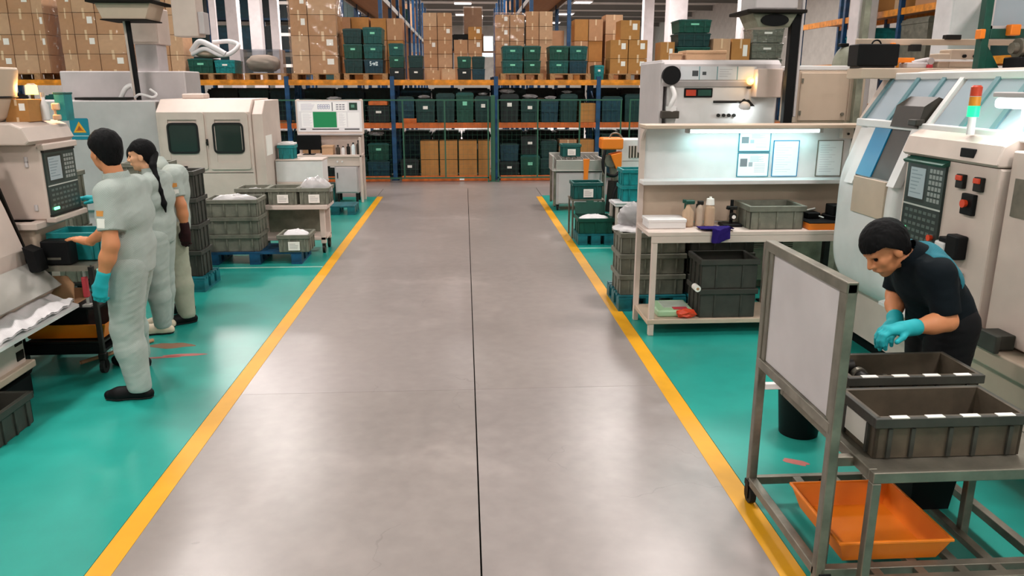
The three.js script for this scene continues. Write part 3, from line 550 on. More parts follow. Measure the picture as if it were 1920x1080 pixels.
// right rack with orange beams behind the columns
depthRack('blue rack with orange beams behind the right columns', 9.6, 10.8, [-12.4, -14.9, -17.5, -20.1, -22.7], [1.5, 2.5, 3.62], 5.5, [M.beamOrange, M.beamOrange, M.beamOrange]);
placeBin('grey', 9.65, 10.6, 2.5, 3.4, -16.4, 1.15, 'large grey lidded bin with two white cards under an orange beam', 'right rack bins');
placeBin('bright', 9.65, 10.5, 2.5, 3.3, -18.6, 0.7, 'bright teal bin with white card left of the white column', 'right rack bins');
placeBin('bright', 9.65, 10.5, 2.5, 3.2, -19.4, 0.6, 'bright teal bin with white card behind the blue uprights', 'right rack bins');
placeBox(3, 9.65, 10.6, 3.62, -18.6, 1.4, 1.1, 'tall cardboard box above the orange beam left of the white column', 'right rack cartons');
placeBox(2, 9.65, 10.6, 3.62, -15.4, 0.8, 1.6, 'dark load box above the nearest orange beam', 'right rack cartons');
placeBin('dark', 9.65, 10.5, 2.5, 3.3, -13.2, 1.2, 'teal tote under the orange beam beyond the machine arm', 'right rack bins');

// ------------------------------------------------------------------ prints
canvasMat('panelPrint', 256, 384, (c, w, h) => {          // machine control panel: screen, soft keys, keypad
  c.fillStyle = '#2b3a37'; c.fillRect(0, 0, w, h); c.fillStyle = '#1b2624'; c.fillRect(14, 20, 128, 170); c.fillStyle = '#a7b4bb'; c.fillRect(26, 34, 104, 140);
  c.fillStyle = '#7f8f97'; for (let i = 0; i < 7; i++) c.fillRect(34, 46 + i * 17, 40 + (i * 37) % 46, 5);
  c.fillStyle = '#8d9390'; for (let r = 0; r < 6; r++) for (let q = 0; q < 4; q++) c.fillRect(158 + q * 22, 30 + r * 26, 17, 18);
  c.fillStyle = '#b9bcb6'; c.fillRect(0, 202, w, 8); c.fillStyle = '#20302e'; c.fillRect(0, 210, w, 174);
  c.fillStyle = '#53615d'; for (let r = 0; r < 5; r++) for (let q = 0; q < 7; q++) c.fillRect(20 + q * 32, 226 + r * 30, 22, 14);
}, 0.35);
canvasMat('boardPrint', 1024, 512, (c, w, h) => {         // information board at the far workstation
  c.fillStyle = '#e8e3e6'; c.fillRect(0, 0, w, h); c.fillStyle = '#fbf7f8'; c.fillRect(24, 20, 520, 150); c.fillRect(570, 20, 230, 150); c.fillRect(60, 190, 200, 250); c.fillRect(640, 190, 140, 250); c.fillRect(800, 190, 190, 250);
  c.fillStyle = '#0f8a53'; c.fillRect(245, 180, 375, 262); c.fillStyle = '#163a2c'; c.fillRect(830, 28, 130, 125); c.fillStyle = '#5a8d78'; c.fillRect(860, 60, 55, 50);
  c.strokeStyle = '#4d5d9a'; c.lineWidth = 6; for (let i = 0; i < 5; i++) { const x = 330 + i * 40; c.strokeRect(x, 60, 24, 70); c.beginPath(); c.moveTo(x - 4, 95); c.lineTo(x + 30, 95); c.stroke(); }
  c.strokeStyle = '#9a94b4'; c.lineWidth = 3; for (let i = 0; i < 9; i++) { c.beginPath(); c.moveTo(60, 50 + i * 13); c.lineTo(230 + (i * 53) % 60, 46 + i * 13); c.stroke(); }
  c.fillStyle = '#6d6878'; for (let r = 0; r < 3; r++) for (let q = 0; q < 3; q++) c.fillRect(620 + q * 50, 55 + r * 36, 38, 16);
  c.strokeStyle = '#b7b1bd'; for (let i = 0; i < 12; i++) { c.beginPath(); c.moveTo(80, 215 + i * 18); c.lineTo(180 + (i * 31) % 50, 215 + i * 18); c.moveTo(655, 215 + i * 18); c.lineTo(720 + (i * 29) % 50, 215 + i * 18); c.stroke(); }
  c.fillStyle = '#2c2b30'; c.fillRect(30, 462, 90, 20); c.fillRect(220, 462, 430, 20); c.fillRect(740, 462, 240, 20); c.fillRect(555, 24, 10, 140);
}, 0.5);
canvasMat('sheetPrint', 256, 256, (c, w, h) => { c.fillStyle = '#f0eef0'; c.fillRect(0, 0, w, h); c.fillStyle = '#77767c'; c.fillRect(18, 60, 60, 90); c.fillStyle = '#a4a4aa'; c.fillRect(90, 100, 34, 50); c.strokeStyle = '#8b8b94'; c.lineWidth = 3; for (let i = 0; i < 8; i++) { c.beginPath(); c.moveTo(100, 30 + i * 9); c.lineTo(170 + (i * 41) % 60, 30 + i * 9); c.stroke(); } for (let i = 0; i < 6; i++) { c.beginPath(); c.moveTo(140, 120 + i * 18); c.lineTo(230, 120 + i * 18); c.stroke(); } }, 0.5);
canvasMat('sheetPlain', 256, 320, (c, w, h) => { c.fillStyle = '#eef0f2'; c.fillRect(0, 0, w, h); c.strokeStyle = '#c4c2c8'; c.lineWidth = 3; for (let i = 0; i < 12; i++) { c.beginPath(); c.moveTo(26, 40 + i * 22); c.lineTo(120 + (i * 67) % 100, 40 + i * 22); c.stroke(); } }, 0.5);
canvasMat('dialPrint', 512, 96, (c, w, h) => { c.fillStyle = '#c9cbd0'; c.fillRect(0, 0, w, h); c.strokeStyle = '#3c7a82'; c.lineWidth = 5; for (const x of [130, 250, 385]) { c.beginPath(); c.moveTo(x, 0); c.lineTo(x, h); c.stroke(); } c.fillStyle = '#3b3f43'; c.fillRect(82, 30, 40, 40); c.fillRect(150, 38, 26, 24); c.strokeStyle = '#9a9aa2'; c.lineWidth = 3; for (let i = 0; i < 4; i++) { c.beginPath(); c.moveTo(265, 22 + i * 16); c.lineTo(350 - (i * 23) % 40, 22 + i * 16); c.stroke(); } }, 0.5);
canvasMat('tagPrint', 128, 96, (c, w, h) => { c.fillStyle = '#efe6e0'; c.fillRect(0, 0, w, h); c.strokeStyle = '#8a7f80'; c.lineWidth = 4; for (let i = 0; i < 4; i++) { c.beginPath(); c.moveTo(16, 26 + i * 16); c.lineTo(80 + (i * 31) % 36, 26 + i * 16); c.stroke(); } }, 0.7);

// ------------------------------------------------------------------ left: large twin-door machine
{
  const t = thing('lathe_machine', 'large pale enclosed machine with two rounded window doors and warning sign', 'machine', [-4.25, 0, -11.8]);
  obj(t, 'left_enclosure', [rb(-6.2, -4.28, 0.25, 1.78, -12.2, -11.3, 0.02), bb(-6.15, -4.3, 0, 0.25, -12.15, -11.4)], M.greyPaint);
  obj(t, 'rear_housing', rb(-6.0, -4.18, 1.1, 2.19, -13.0, -12.3, 0.02), M.greyPaint);
  // door block with sloped roof: profile in z,y
  obj(t, 'door_block', prism([[-12.2, 0.3], [-11.1, 0.3], [-11.1, 1.63], [-11.32, 1.8], [-12.2, 1.8]], 'x', -4.22, -2.95, 0.015), M.beige);
  obj(t, 'side_cheek', prism([[-12.2, 0.3], [-11.16, 0.3], [-11.16, 1.6], [-11.38, 1.78], [-12.2, 1.78]], 'x', -2.95, -2.8, 0.01), M.beige);
  obj(t, 'plinth', [bb(-4.2, -2.85, 0.06, 0.3, -12.1, -11.14)], M.beige);
  obj(t, 'plinth_slot', bb(-3.75, -3.2, 0.17, 0.26, -11.15, -11.132), M.darkGap);
  each(t, 'foot', [cyl(0.05, 0.05, 0.06, -4.1, 0.03, -11.3), cyl(0.05, 0.05, 0.06, -2.95, 0.03, -11.3), cyl(0.05, 0.05, 0.06, -4.1, 0.03, -12.0), cyl(0.05, 0.05, 0.06, -2.95, 0.03, -12.0)], M.rubber);
  for (const [cx, w] of [[-3.87, 0.62], [-3.26, 0.58]]) {
    const d = obj(t, 'door', [roundedFrame(w - 0.03, 0.78, 0.04, 0.1, 0.025).translate(cx, 1.24, -11.09)], M.beige);
    obj(d, 'panel', bb(cx - w / 2 + 0.1, cx + w / 2 - 0.1, 0.94, 1.08, -11.1, -11.085), M.beige);
    obj(d, 'window_seal', roundedFrame(0.42, 0.42, 0.07, 0.025, 0.03).translate(cx, 1.28, -11.08), M.rubber);
    obj(d, 'window_pane', roundedPane(0.385, 0.385, 0.055, 0.012).translate(cx, 1.28, -11.084), M.glassDark, 'dark tinted window with rounded corners');
  }
  obj(t, 'door_handle', [rb(-3.56, -3.54, 1.18, 1.27, -11.08, -11.05, 0.006), cyl(0.012, 0.012, 0.02, -3.55, 1.22, -11.045, 12, 'z')], M.darkMetal, 'small dark door handle');
  each(t, 'panel_seam', [bb(-4.2, -2.97, 0.8, 0.806, -11.1, -11.094), bb(-4.2, -2.97, 0.36, 0.366, -11.1, -11.094)], M.darkGap);
  obj(t, 'latch', [rb(-3.95, -3.85, 0.78, 0.9, -11.1, -11.03, 0.01), tube([[-3.9, 0.8, -11.05], [-3.86, 0.7, -11.03], [-3.83, 0.62, -11.04], [-3.88, 0.56, -11.07]], 0.025, 16, 8)], M.black, 'black latch with hanging hose');
  obj(t, 'side_notice', [bb(-2.8, -2.797, 1.02, 1.3, -11.6, -11.25), bb(-2.798, -2.794, 1.05, 1.25, -11.4, -11.28)], M.paper);
  const sg = obj(t, 'warning_sign', roundedPane(0.25, 0.29, 0.02, 0.006).translate(-5.34, 1.4, -11.295), M.signBlue, 'blue warning sign with yellow triangle');
  const tri = (r, z) => { const s = new THREE.Shape(); for (let i = 0; i < 3; i++) { const a = Math.PI / 2 + i * 2 * Math.PI / 3; i ? s.lineTo(Math.cos(a) * r, Math.sin(a) * r) : s.moveTo(Math.cos(a) * r, Math.sin(a) * r); } return new THREE.ExtrudeGeometry(s, { depth: 0.003, bevelEnabled: false }).translate(-5.34, 1.4, z); };
  obj(sg, 'triangle', tri(0.1, -11.292), M.signYellow); obj(sg, 'mark', [tri(0.045, -11.289), bb(-5.39, -5.29, 1.375, 1.385, -11.289, -11.287)], M.beamOrangeDeep);
  obj(sg, 'line', bb(-5.45, -5.23, 1.3, 1.308, -11.292, -11.289), M.paperBlue);
  obj(t, 'top_tray', [bb(-5.5, -4.78, 1.785, 1.82, -11.9, -11.6)], M.darkMetal);
  each(t, 'top_hose', [tube([[-4.7, 1.82, -11.7], [-4.62, 1.86, -11.65], [-4.5, 1.84, -11.62], [-4.42, 1.82, -11.6], [-4.4, 1.86, -11.7], [-4.5, 1.93, -11.75]], 0.018, 24, 8), tube([[-4.95, 1.8, -11.8], [-4.85, 1.95, -11.8], [-4.78, 1.98, -11.82], [-4.72, 1.84, -11.8]], 0.035, 24, 8)], M.whitePaint);
  obj(t, 'top_fan', [cyl(0.12, 0.1, 0.07, -3.85, 1.84, -11.7, 20), rb(-4.0, -3.7, 1.8, 1.87, -11.85, -11.55, 0.02)], M.beige);
}
// mist collector on its pole, standing on the machine
{
  const t = thing('mist_collector', 'beige boxed mist collector with dark rim on a slanted black pole', 'machine', [-4.66, 1.78, -11.75]);
  obj(t, 'pole', [rod([-4.67, 1.78, -11.75], [-4.7, 2.86, -11.75], 0.035), ], M.black);
  obj(t, 'pole_sleeve', rod([-4.72, 1.78, -11.78], [-4.75, 2.86, -11.78], 0.03), M.beige);
  obj(t, 'hopper', [prism([[-5.04, 3.08], [-4.3, 3.08], [-4.38, 2.87], [-4.96, 2.87]], 'z', -12.1, -11.55, 0.01)], M.beigeWarm);
  obj(t, 'base_rim', bb(-4.98, -4.36, 2.855, 2.87, -12.12, -11.53), M.darkGap);
  obj(t, 'rim', rb(-5.12, -4.22, 3.08, 3.12, -12.2, -11.45, 0.01), M.darkGap);
  obj(t, 'housing', rb(-5.0, -4.34, 3.12, 3.6, -12.1, -11.55, 0.03), M.olivePaint);
}
{
  const t = thing('control_cabinet', 'beige cabinet on a grey plinth behind the mist collector pole', 'cabinet', [-4.74, 2.19, -12.6]);
  obj(t, 'plinth', rb(-4.92, -4.6, 2.19, 2.58, -12.85, -12.45, 0.01), M.greyPaint);
  obj(t, 'body', rb(-4.95, -4.54, 2.58, 3.1, -12.9, -12.42, 0.015), M.beige);
  obj(t, 'door', rb(-4.93, -4.56, 2.61, 3.06, -12.42, -12.405, 0.008), M.beige);
  const u = thing('control_cabinet', 'tall beige cabinet hanging above the film bundle', 'cabinet', [-3.95, 2.66, -12.0]);
  obj(u, 'hanger', [rb(-3.97, -3.93, 3.5, CEIL, -12.05, -12.01, 0.006)], M.greyPaint);
  obj(u, 'body', rb(-4.12, -3.78, 2.66, 3.5, -12.2, -11.85, 0.015), M.beige);
  obj(u, 'side_box', rb(-3.78, -3.7, 2.7, 3.0, -12.15, -11.9, 0.01), M.greyPaint);
}
// ------------------------------------------------------------------ left foreground lathe (partly outside the frame)
{
  const t = thing('lathe_machine', 'beige lathe with control console at the left edge of the photo', 'machine', [-3.4, 0, -5.2]);
  obj(t, 'main_body', rb(-4.9, -3.28, 0.2, 1.66, -6.3, -3.9, 0.03), M.beige);
  obj(t, 'base', [rb(-4.8, -2.92, 0.2, 0.52, -5.02, -3.9, 0.02), bb(-4.7, -3.05, 0, 0.2, -4.9, -3.95)], M.beige);
  each(t, 'base_slot', [bb(-2.921, -2.914, 0.36, 0.41, -4.99, -4.91), bb(-2.921, -2.914, 0.26, 0.32, -4.99, -4.91)], M.darkGap);
  obj(t, 'base_lip', rb(-3.0, -2.88, 0.18, 0.23, -5.05, -3.9, 0.01), M.beigeWarm);
  obj(t, 'sliding_door', prism([[-3.9, 0.72], [-2.99, 0.72], [-2.99, 0.92], [-3.07, 1.2], [-3.2, 1.6], [-3.9, 1.6]], 'z', -5.32, -4.3, 0.01), M.beige);
  obj(t, 'door_track', bar([-2.985, 0.78, -5.36], [-3.19, 1.6, -5.36], 0.016, 0.03), M.darkGap);
  obj(t, 'console_box', rb(-3.45, -2.9, 1.08, 1.6, -5.98, -5.53, 0.015), M.beige);
  obj(t, 'console_hood', prism([[-3.5, 1.605], [-2.92, 1.605], [-2.89, 1.63], [-2.93, 1.72], [-3.0, 1.75], [-3.5, 1.75]], 'z', -6.02, -5.4, 0.012), M.beige);
  each(t, 'console_cap', [rb(-2.93, -2.87, 1.56, 1.605, -6.0, -5.53, 0.01), rb(-2.93, -2.86, 1.06, 1.1, -6.0, -5.53, 0.01)], M.beige);
  each(t, 'hinge', [cyl(0.012, 0.012, 0.04, -3.0, 1.5, -5.527, 10), cyl(0.012, 0.012, 0.04, -3.0, 1.47, -5.527, 10), cyl(0.012, 0.012, 0.04, -2.98, 1.17, -5.527, 10)], M.greyPaint);
  const cp = sheet(t, 'control_panel', 0.42, 0.44, [-2.896, 1.33, -5.755], [0, 0, -1], [0, 1, 0], M.panelPrint, 0.02, 'dark control panel with screen and keys');
  obj(cp, 'green_lamp', rb(-2.886, -2.876, 1.145, 1.165, -5.64, -5.57, 0.006), M.ledGreen);
  each(cp, 'panel_frame', [bb(-2.905, -2.88, 1.1, 1.115, -5.97, -5.54), bb(-2.905, -2.88, 1.545, 1.56, -5.97, -5.54)], M.darkMetal);
  obj(t, 'column', rb(-3.5, -2.98, 0.82, 1.08, -5.9, -5.45, 0.02), M.beigeWarm);
  obj(t, 'column_ledge', rb(-3.45, -2.93, 1.03, 1.08, -5.93, -5.4, 0.01), M.beige);
  obj(t, 'chute_plate', prism([[-2.98, 0.82], [-2.96, 0.83], [-2.8, 0.66], [-2.82, 0.645]], 'z', -5.36, -4.2), M.steel, 'bare steel sloped chute');
  obj(t, 'chute_support', prism([[-3.4, 0.5], [-2.95, 0.5], [-2.84, 0.645], [-2.97, 0.8], [-3.4, 0.8]], 'z', -5.35, -4.2), M.beigeWarm);
  obj(t, 'foot_pedal', prism([[-2.92, 0.78], [-2.86, 0.78], [-2.88, 0.92], [-2.95, 0.95]], 'z', -5.34, -5.22), M.black);
  obj(t, 'painted_void_strip', bb(-2.95, -2.9, 0, 0.14, -5.0, -3.95), M.black);  // black strip painting in the shade of the void below the base
}
{
  const t = thing('white_tray', 'white tray with crumpled cloth hung below the steel chute', 'tray', [-2.82, 0.5, -4.9]);
  obj(t, 'tray', [prism([[-2.98, 0.6], [-2.94, 0.6], [-2.7, 0.52], [-2.7, 0.5], [-2.98, 0.58]], 'z', -5.35, -4.3)], M.whitePaint);
  const g = new THREE.PlaneGeometry(0.9, 0.26, 40, 14).rotateX(-Math.PI / 2).rotateY(Math.PI / 2), p = g.attributes.position;
  for (let i = 0; i < p.count; i++) p.setY(i, p.getX(i) * -0.3 + 0.05 + 0.03 * noise.noise(p.getX(i) * 11, p.getZ(i) * 9, 2) + 0.015 * noise.noise(p.getX(i) * 25, p.getZ(i) * 22, 5)); g.computeVertexNormals();
  const g2 = g.clone().translate(0, -0.012, 0);
  obj(t, 'cloth', [g.translate(-2.83, 0.55, -4.85), g2.translate(-2.83, 0.55, -4.85)], M.whiteCloth);
}
{
  const P = crateProto(0.34, 0.2, 0.4, M.crateDark); 
  dup(P, [-2.82, 0, -4.35], 0, 'dark crate on the green floor below the left lathe', undefined);
}
// objects on the left lathe: rounded tank, carton, bottle, amber beacon, teal board
{
  const t = thing('coolant_tank', 'rounded pale tank on top of the left lathe', 'tank', [-3.2, 1.75, -5.5]);
  const g = new THREE.LatheGeometry([[0, 0], [0.15, 0], [0.19, 0.03], [0.24, 0.16], [0.245, 0.165], [0.275, 0.34], [0.27, 0.36], [0, 0.37]].map(p => new THREE.Vector2(...p)), 36); g.computeVertexNormals();
  obj(t, 'tank', g.translate(-3.32, 1.75, -5.62), M.beigeWarm); obj(t, 'band', new THREE.TorusGeometry(0.245, 0.008, 8, 40).rotateX(Math.PI / 2).translate(-3.32, 1.915, -5.62), M.darkMetal);
  placeBox(3, -3.14, -2.98, 1.75, -5.62, 0.15, 0.2, 'small brown carton on the left lathe behind the tank', 'cartons on the lathe');
  const b = thing('spray_bottle', 'white plastic bottle on the left lathe beside the small carton', 'bottle', [-3.0, 1.75, -5.75]);
  const lg = new THREE.LatheGeometry([[0, 0], [0.026, 0], [0.028, 0.01], [0.028, 0.11], [0.012, 0.14], [0.012, 0.165], [0, 0.166]].map(p => new THREE.Vector2(...p)), 20); lg.computeVertexNormals();
  obj(b, 'bottle', lg.translate(-2.965, 1.75, -5.8), M.whitePaint); obj(b, 'cap', cyl(0.014, 0.013, 0.03, -2.965, 1.93, -5.8, 14), M.beigeWarm);
  const k = thing('clamp', 'small pale clamp fitting on the left lathe beside the bottle', 'fitting', [-2.9, 1.75, -5.9]);
  obj(k, 'body', [rb(-2.96, -2.9, 1.75, 1.79, -5.96, -5.88, 0.01), rb(-2.96, -2.9, 1.82, 1.87, -5.96, -5.88, 0.01), rb(-2.95, -2.93, 1.78, 1.83, -5.95, -5.89, 0.005)], M.beigeWarm);
  const bd = thing('teal_tote', 'narrow teal tote on the left lathe near the warning sign', 'bin', [-2.88, 1.75, -6.0]);
  obj(bd, 'body', [taperBox(0.07, 0.2, 0.12, 0.95).translate(-2.9, 1.745, -5.95)], M.tealBright); obj(bd, 'rim', rb(-2.94, -2.86, 1.93, 1.945, -6.015, -5.885, 0.004, 1), M.teal);
  const a = thing('beacon_lamp', 'lit amber beacon lamp in front of the rack at far left', 'lamp', [-3.1, 1.75, -5.85]);
  obj(a, 'stem', rod([-3.07, 1.75, -5.87], [-3.07, 1.93, -5.87], 0.012), M.darkMetal);
  obj(a, 'lens', [cyl(0.04, 0.036, 0.065, -3.07, 1.962, -5.87, 24)], M.amberGlow); obj(a, 'cap', cyl(0.036, 0.02, 0.012, -3.07, 2.0, -5.87, 20), M.beigeWarm);
  const L = new THREE.PointLight(new THREE.Color(1, 0.55, 0.15), 0.5); L.position.set(0.03, 0.21, -0.02); L.castShadow = true; a.add(L);
}
// ------------------------------------------------------------------ black parts cart behind the front worker
{
  const t = thing('parts_cart', 'black wheeled parts cart with an orange lower tray', 'cart', [-2.9, 0, -5.5]);
  const x0 = -3.14, x1 = -2.6, z0 = -5.85, z1 = -5.38;
  for (const x of [x0, x1]) for (const z of [z0, z1]) {
    obj(t, 'post', rb(x - 0.016, x + 0.016, 0.14, 0.78, z - 0.016, z + 0.016, 0.004), M.darkMetal);
    const w = obj(t, 'caster', [rb(x - 0.025, x + 0.025, 0.1, 0.15, z - 0.025, z + 0.025, 0.006), bb(x - 0.022, x - 0.016, 0.04, 0.12, z - 0.02, z + 0.02), bb(x + 0.016, x + 0.022, 0.04, 0.12, z - 0.02, z + 0.02)], M.darkMetal);
    obj(w, 'wheel', cyl(0.05, 0.05, 0.028, x, 0.05, z, 24, 'x'), M.rubber);
  }
  obj(t, 'bottom_shelf', [bb(x0, x1, 0.14, 0.16, z0, z1), bb(x0, x1, 0.16, 0.22, z1 - 0.01, z1 + 0.01), bb(x0, x1, 0.16, 0.22, z0 - 0.01, z0 + 0.01)], M.black);
  obj(t, 'top_shelf', [bb(x0, x1, 0.77, 0.785, z0, z1), bb(x0, x1, 0.75, 0.79, z1 - 0.01, z1 + 0.012), bb(x1 - 0.01, x1 + 0.012, 0.75, 0.79, z0, z1)], M.zinc);
  obj(t, 'middle_shelf', [bb(x0, x1, 0.47, 0.485, z0, z1)], M.black);
  obj(t, 'support_rail', [bb(x0, x1, 0.225, 0.24, z1 - 0.01, z1 + 0.01), bb(x0, x1, 0.225, 0.24, z0 - 0.01, z0 + 0.01), bb(x0, x1, 0.21, 0.225, z0, z1)], M.darkMetal);
  const o = thing('orange_tray', 'orange tray on the lower level of the black parts cart', 'tray', [-2.87, 0.225, -5.6]);
  obj(o, 'tray', openTray(x0 - 0.03, x1 + 0.03, z0 + 0.03, z1 - 0.025, 0.24, 0.35, 0.04, 0.008), M.orangePlastic);
  const c = thing('black_case', 'black square case on the parts cart beside the worker hand', 'case', [-2.8, 0.79, -5.45]);
  obj(c, 'case', rb(-2.92, -2.73, 0.79, 0.96, -5.5, -5.38, 0.012), M.black); obj(c, 'label', bb(-2.88, -2.79, 0.83, 0.845, -5.38, -5.378), M.zinc);
  const P = crateProto(0.36, 0.2, 0.28, M.tealBright, { ribs: [3, 2] }); dup(P, [-2.76, 0.79, -5.67], 0, 'bright teal open crate on the parts cart behind the black case');
  const k = thing('cardboard_tray', 'open tan carton tray inside the black parts cart', 'box', [-2.87, 0.485, -5.5]);
  obj(k, 'carton', [bb(-2.98, -2.78, 0.485, 0.495, -5.62, -5.41), bb(-2.98, -2.78, 0.495, 0.57, -5.62, -5.615), prism([[-2.98, 0.5], [-2.78, 0.5], [-2.76, 0.64], [-2.8, 0.7], [-2.95, 0.7], [-3.0, 0.62]], 'z', -5.45, -5.44)], M.card);
  const bk = thing('black_box', 'black box stacked low in the parts cart under the carton', 'box', [-2.87, 0.25, -5.6]);
  obj(bk, 'box', rb(-3.06, -2.7, 0.252, 0.46, -5.8, -5.45, 0.01), M.black);
  const rt = thing('red_handle_tool', 'tool with a red grip hanging inside the parts cart', 'tool', [-2.68, 0.485, -5.45]);
  obj(rt, 'grip', rb(-2.69, -2.655, 0.55, 0.7, -5.44, -5.4, 0.01), M.lipRed); obj(rt, 'shaft', [rod([-2.672, 0.485, -5.42], [-2.672, 0.77, -5.42], 0.01), bb(-2.7, -2.645, 0.485, 0.5, -5.45, -5.39)], M.steel);
}
// yellow broom handle lying behind the cart
{
  const t = thing('floor_hose', 'tan hose lying on the green floor behind the front worker', 'hose', [-2.6, 0, -5.95]);
  obj(t, 'hose', tube([[-2.85, 0.016, -5.55], [-2.72, 0.016, -5.75], [-2.6, 0.016, -5.92], [-2.52, 0.016, -6.05]], 0.015, 24, 8), M.card);
}
// ------------------------------------------------------------------ crates, pallets and table on the left
const CR = { std: crateProto(0.6, 0.2, 0.42, M.crate), low: crateProto(0.36, 0.2, 0.38, M.crate, { tag: true }), dark: crateProto(0.4, 0.26, 0.34, M.crateDark), tall: crateProto(0.44, 0.27, 0.34, M.crate) };
const PAL = palletProto(M.palletBlue, 1.06, 0.56), PALT = palletProto(M.palletTeal, 0.62, 0.5), PALS = palletProto(M.palletTeal, 0.46, 0.5);
dup(PAL, [-2.42, 0, -9.08], 0, 'blue plastic pallet under the three stacked grey crates', 'blue pallets');
for (let i = 0; i < 3; i++) dup(CR.std, [-2.66, 0.14 + i * 0.2, -9.06], 0, `grey crate, ${['bottom', 'middle', 'topmost'][i]} of the three on the blue pallet`, 'grey crates on the blue pallet');
{
  const g = new THREE.SphereGeometry(1, 20, 8, 0, Math.PI * 2, 0, Math.PI / 2), p = g.attributes.position; for (let i = 0; i < p.count; i++) p.setY(i, p.getY(i) * (1 + 0.5 * noise.noise(p.getX(i) * 4, p.getZ(i) * 4, 3))); g.computeVertexNormals();
  const heap = (label, x, y, z, rx, ry, rz, m) => { const t = thing('polythene_liner', label, 'plastic', [x, y, z]); obj(t, 'liner', [g.clone().scale(rx, ry, rz).translate(x, y, z)], m); };
  heap('white polythene in the topmost of three stacked crates', -2.66, 0.7, -9.06, 0.26, 0.07, 0.17, M.filmCloudy);
  heap('white parts heaped in the labelled crate on the pallet', -1.97, 0.3, -8.98, 0.15, 0.07, 0.14, M.whiteCloth);
  heap('white polythene heaped over the right crate on the table', -1.82, 0.74, -9.55, 0.2, 0.16, 0.17, M.filmCloudy);
  heap('white polythene in the left crate on the table', -2.56, 0.72, -9.55, 0.14, 0.06, 0.14, M.filmCloudy);
}
dup(CR.low, [-1.97, 0.14, -8.98], 0, 'grey labelled crate alone on the right end of the blue pallet', 'labelled grey crates');
{
  const t = thing('work_table', 'low beige table holding three labelled grey crates', 'table', [-2.15, 0, -9.6]);
  obj(t, 'table_top', rb(-2.78, -1.66, 0.55, 0.6, -9.82, -9.3, 0.008), M.beige);
  for (const [x, z] of [[-2.5, -9.42], [-1.74, -9.42], [-2.5, -9.78], [-1.74, -9.78]]) { const l = obj(t, 'leg', rb(x - 0.03, x + 0.03, 0.12, 0.55, z - 0.03, z + 0.03, 0.006), M.beige); obj(l, 'caster', [cyl(0.05, 0.05, 0.03, x, 0.05, z, 20, 'x'), bb(x - 0.02, x + 0.02, 0.07, 0.13, z - 0.02, z + 0.02)], M.darkMetal); }
  obj(t, 'back_panel', bb(-2.47, -1.77, 0.2, 0.55, -9.79, -9.77), M.olivePaint);
  obj(t, 'lower_shelf', rb(-2.53, -1.71, 0.16, 0.2, -9.8, -9.39, 0.006), M.beige);
  [[-2.56, 'left, with polythene inside'], [-2.19, 'middle'], [-1.82, 'right, under heaped polythene']].forEach(([x, l]) => dup(CR.low, [x, 0.6, -9.55], 0, `labelled grey crate on the beige table, ${l}`, 'labelled grey crates'));
}
{ // stacks behind the two workers
  dup(PALS, [-2.83, 0, -7.85], 0, 'teal pallet under the crate stack behind the worker in back', 'teal pallets');
  for (let i = 0; i < 4; i++) dup(CR.dark, [-2.83, 0.14 + i * 0.262, -7.85], 0.0, `dark grey crate, ${ORD[i + 1]} up in the stack behind the workers`, 'crates behind the workers');
  dup(PALS, [-3.3, 0, -8.3], 0, 'teal pallet left of the blue bin behind the workers', 'teal pallets');
  for (let i = 0; i < 4; i++) dup(CR.tall, [-3.28, 0.14 + i * 0.272, -8.3], 0.0, `grey crate, ${ORD[i + 1]} up in the taller stack before the machine`, 'crates before the machine');
  dup(CR.tall, [-4.05, 0.9, -7.9], 0, 'grey crate, topmost of the stack between console and worker', 'crates beside the console');
  for (let i = 0; i < 3; i++) dup(CR.tall, [-4.05, 0.084 + i * 0.272, -7.9], 0, `grey crate, ${ORD[i + 1]} up beside the lathe console`, 'crates beside the console');
  const s = thing('dolly', 'low dark dolly under the crates beside the console', 'dolly', [-4.05, 0, -7.9]);
  obj(s, 'platform', rb(-4.28, -3.82, 0.05, 0.084, -8.08, -7.72, 0.006), M.darkMetal); for (const [x, z] of [[-4.2, -8], [-3.9, -8], [-4.2, -7.8], [-3.9, -7.8]]) obj(s, 'wheel', cyl(0.026, 0.026, 0.03, x, 0.026, z, 16, 'x'), M.rubber);
  const w = thing('waste_bin', 'dark blue open bin between the crate stacks', 'bin', [-2.95, 0, -8.75]);
  const lg = new THREE.LatheGeometry([[0, 0], [0.16, 0], [0.2, 0.58], [0.21, 0.6], [0.19, 0.6], [0.15, 0.03], [0, 0.03]].map(p => new THREE.Vector2(...p)), 28); lg.computeVertexNormals();
  obj(w, 'bin', lg.translate(-3.2, 0, -8.78), M.tealBlue); obj(w, 'rim', new THREE.TorusGeometry(0.2, 0.012, 8, 32).rotateX(Math.PI / 2).translate(-3.2, 0.6, -8.78), M.rackDark);
}
dup(PALT, [-2.06, 0, -12.5], 0, 'teal plastic pallet on the floor before the pin board cabinet', 'teal pallets');
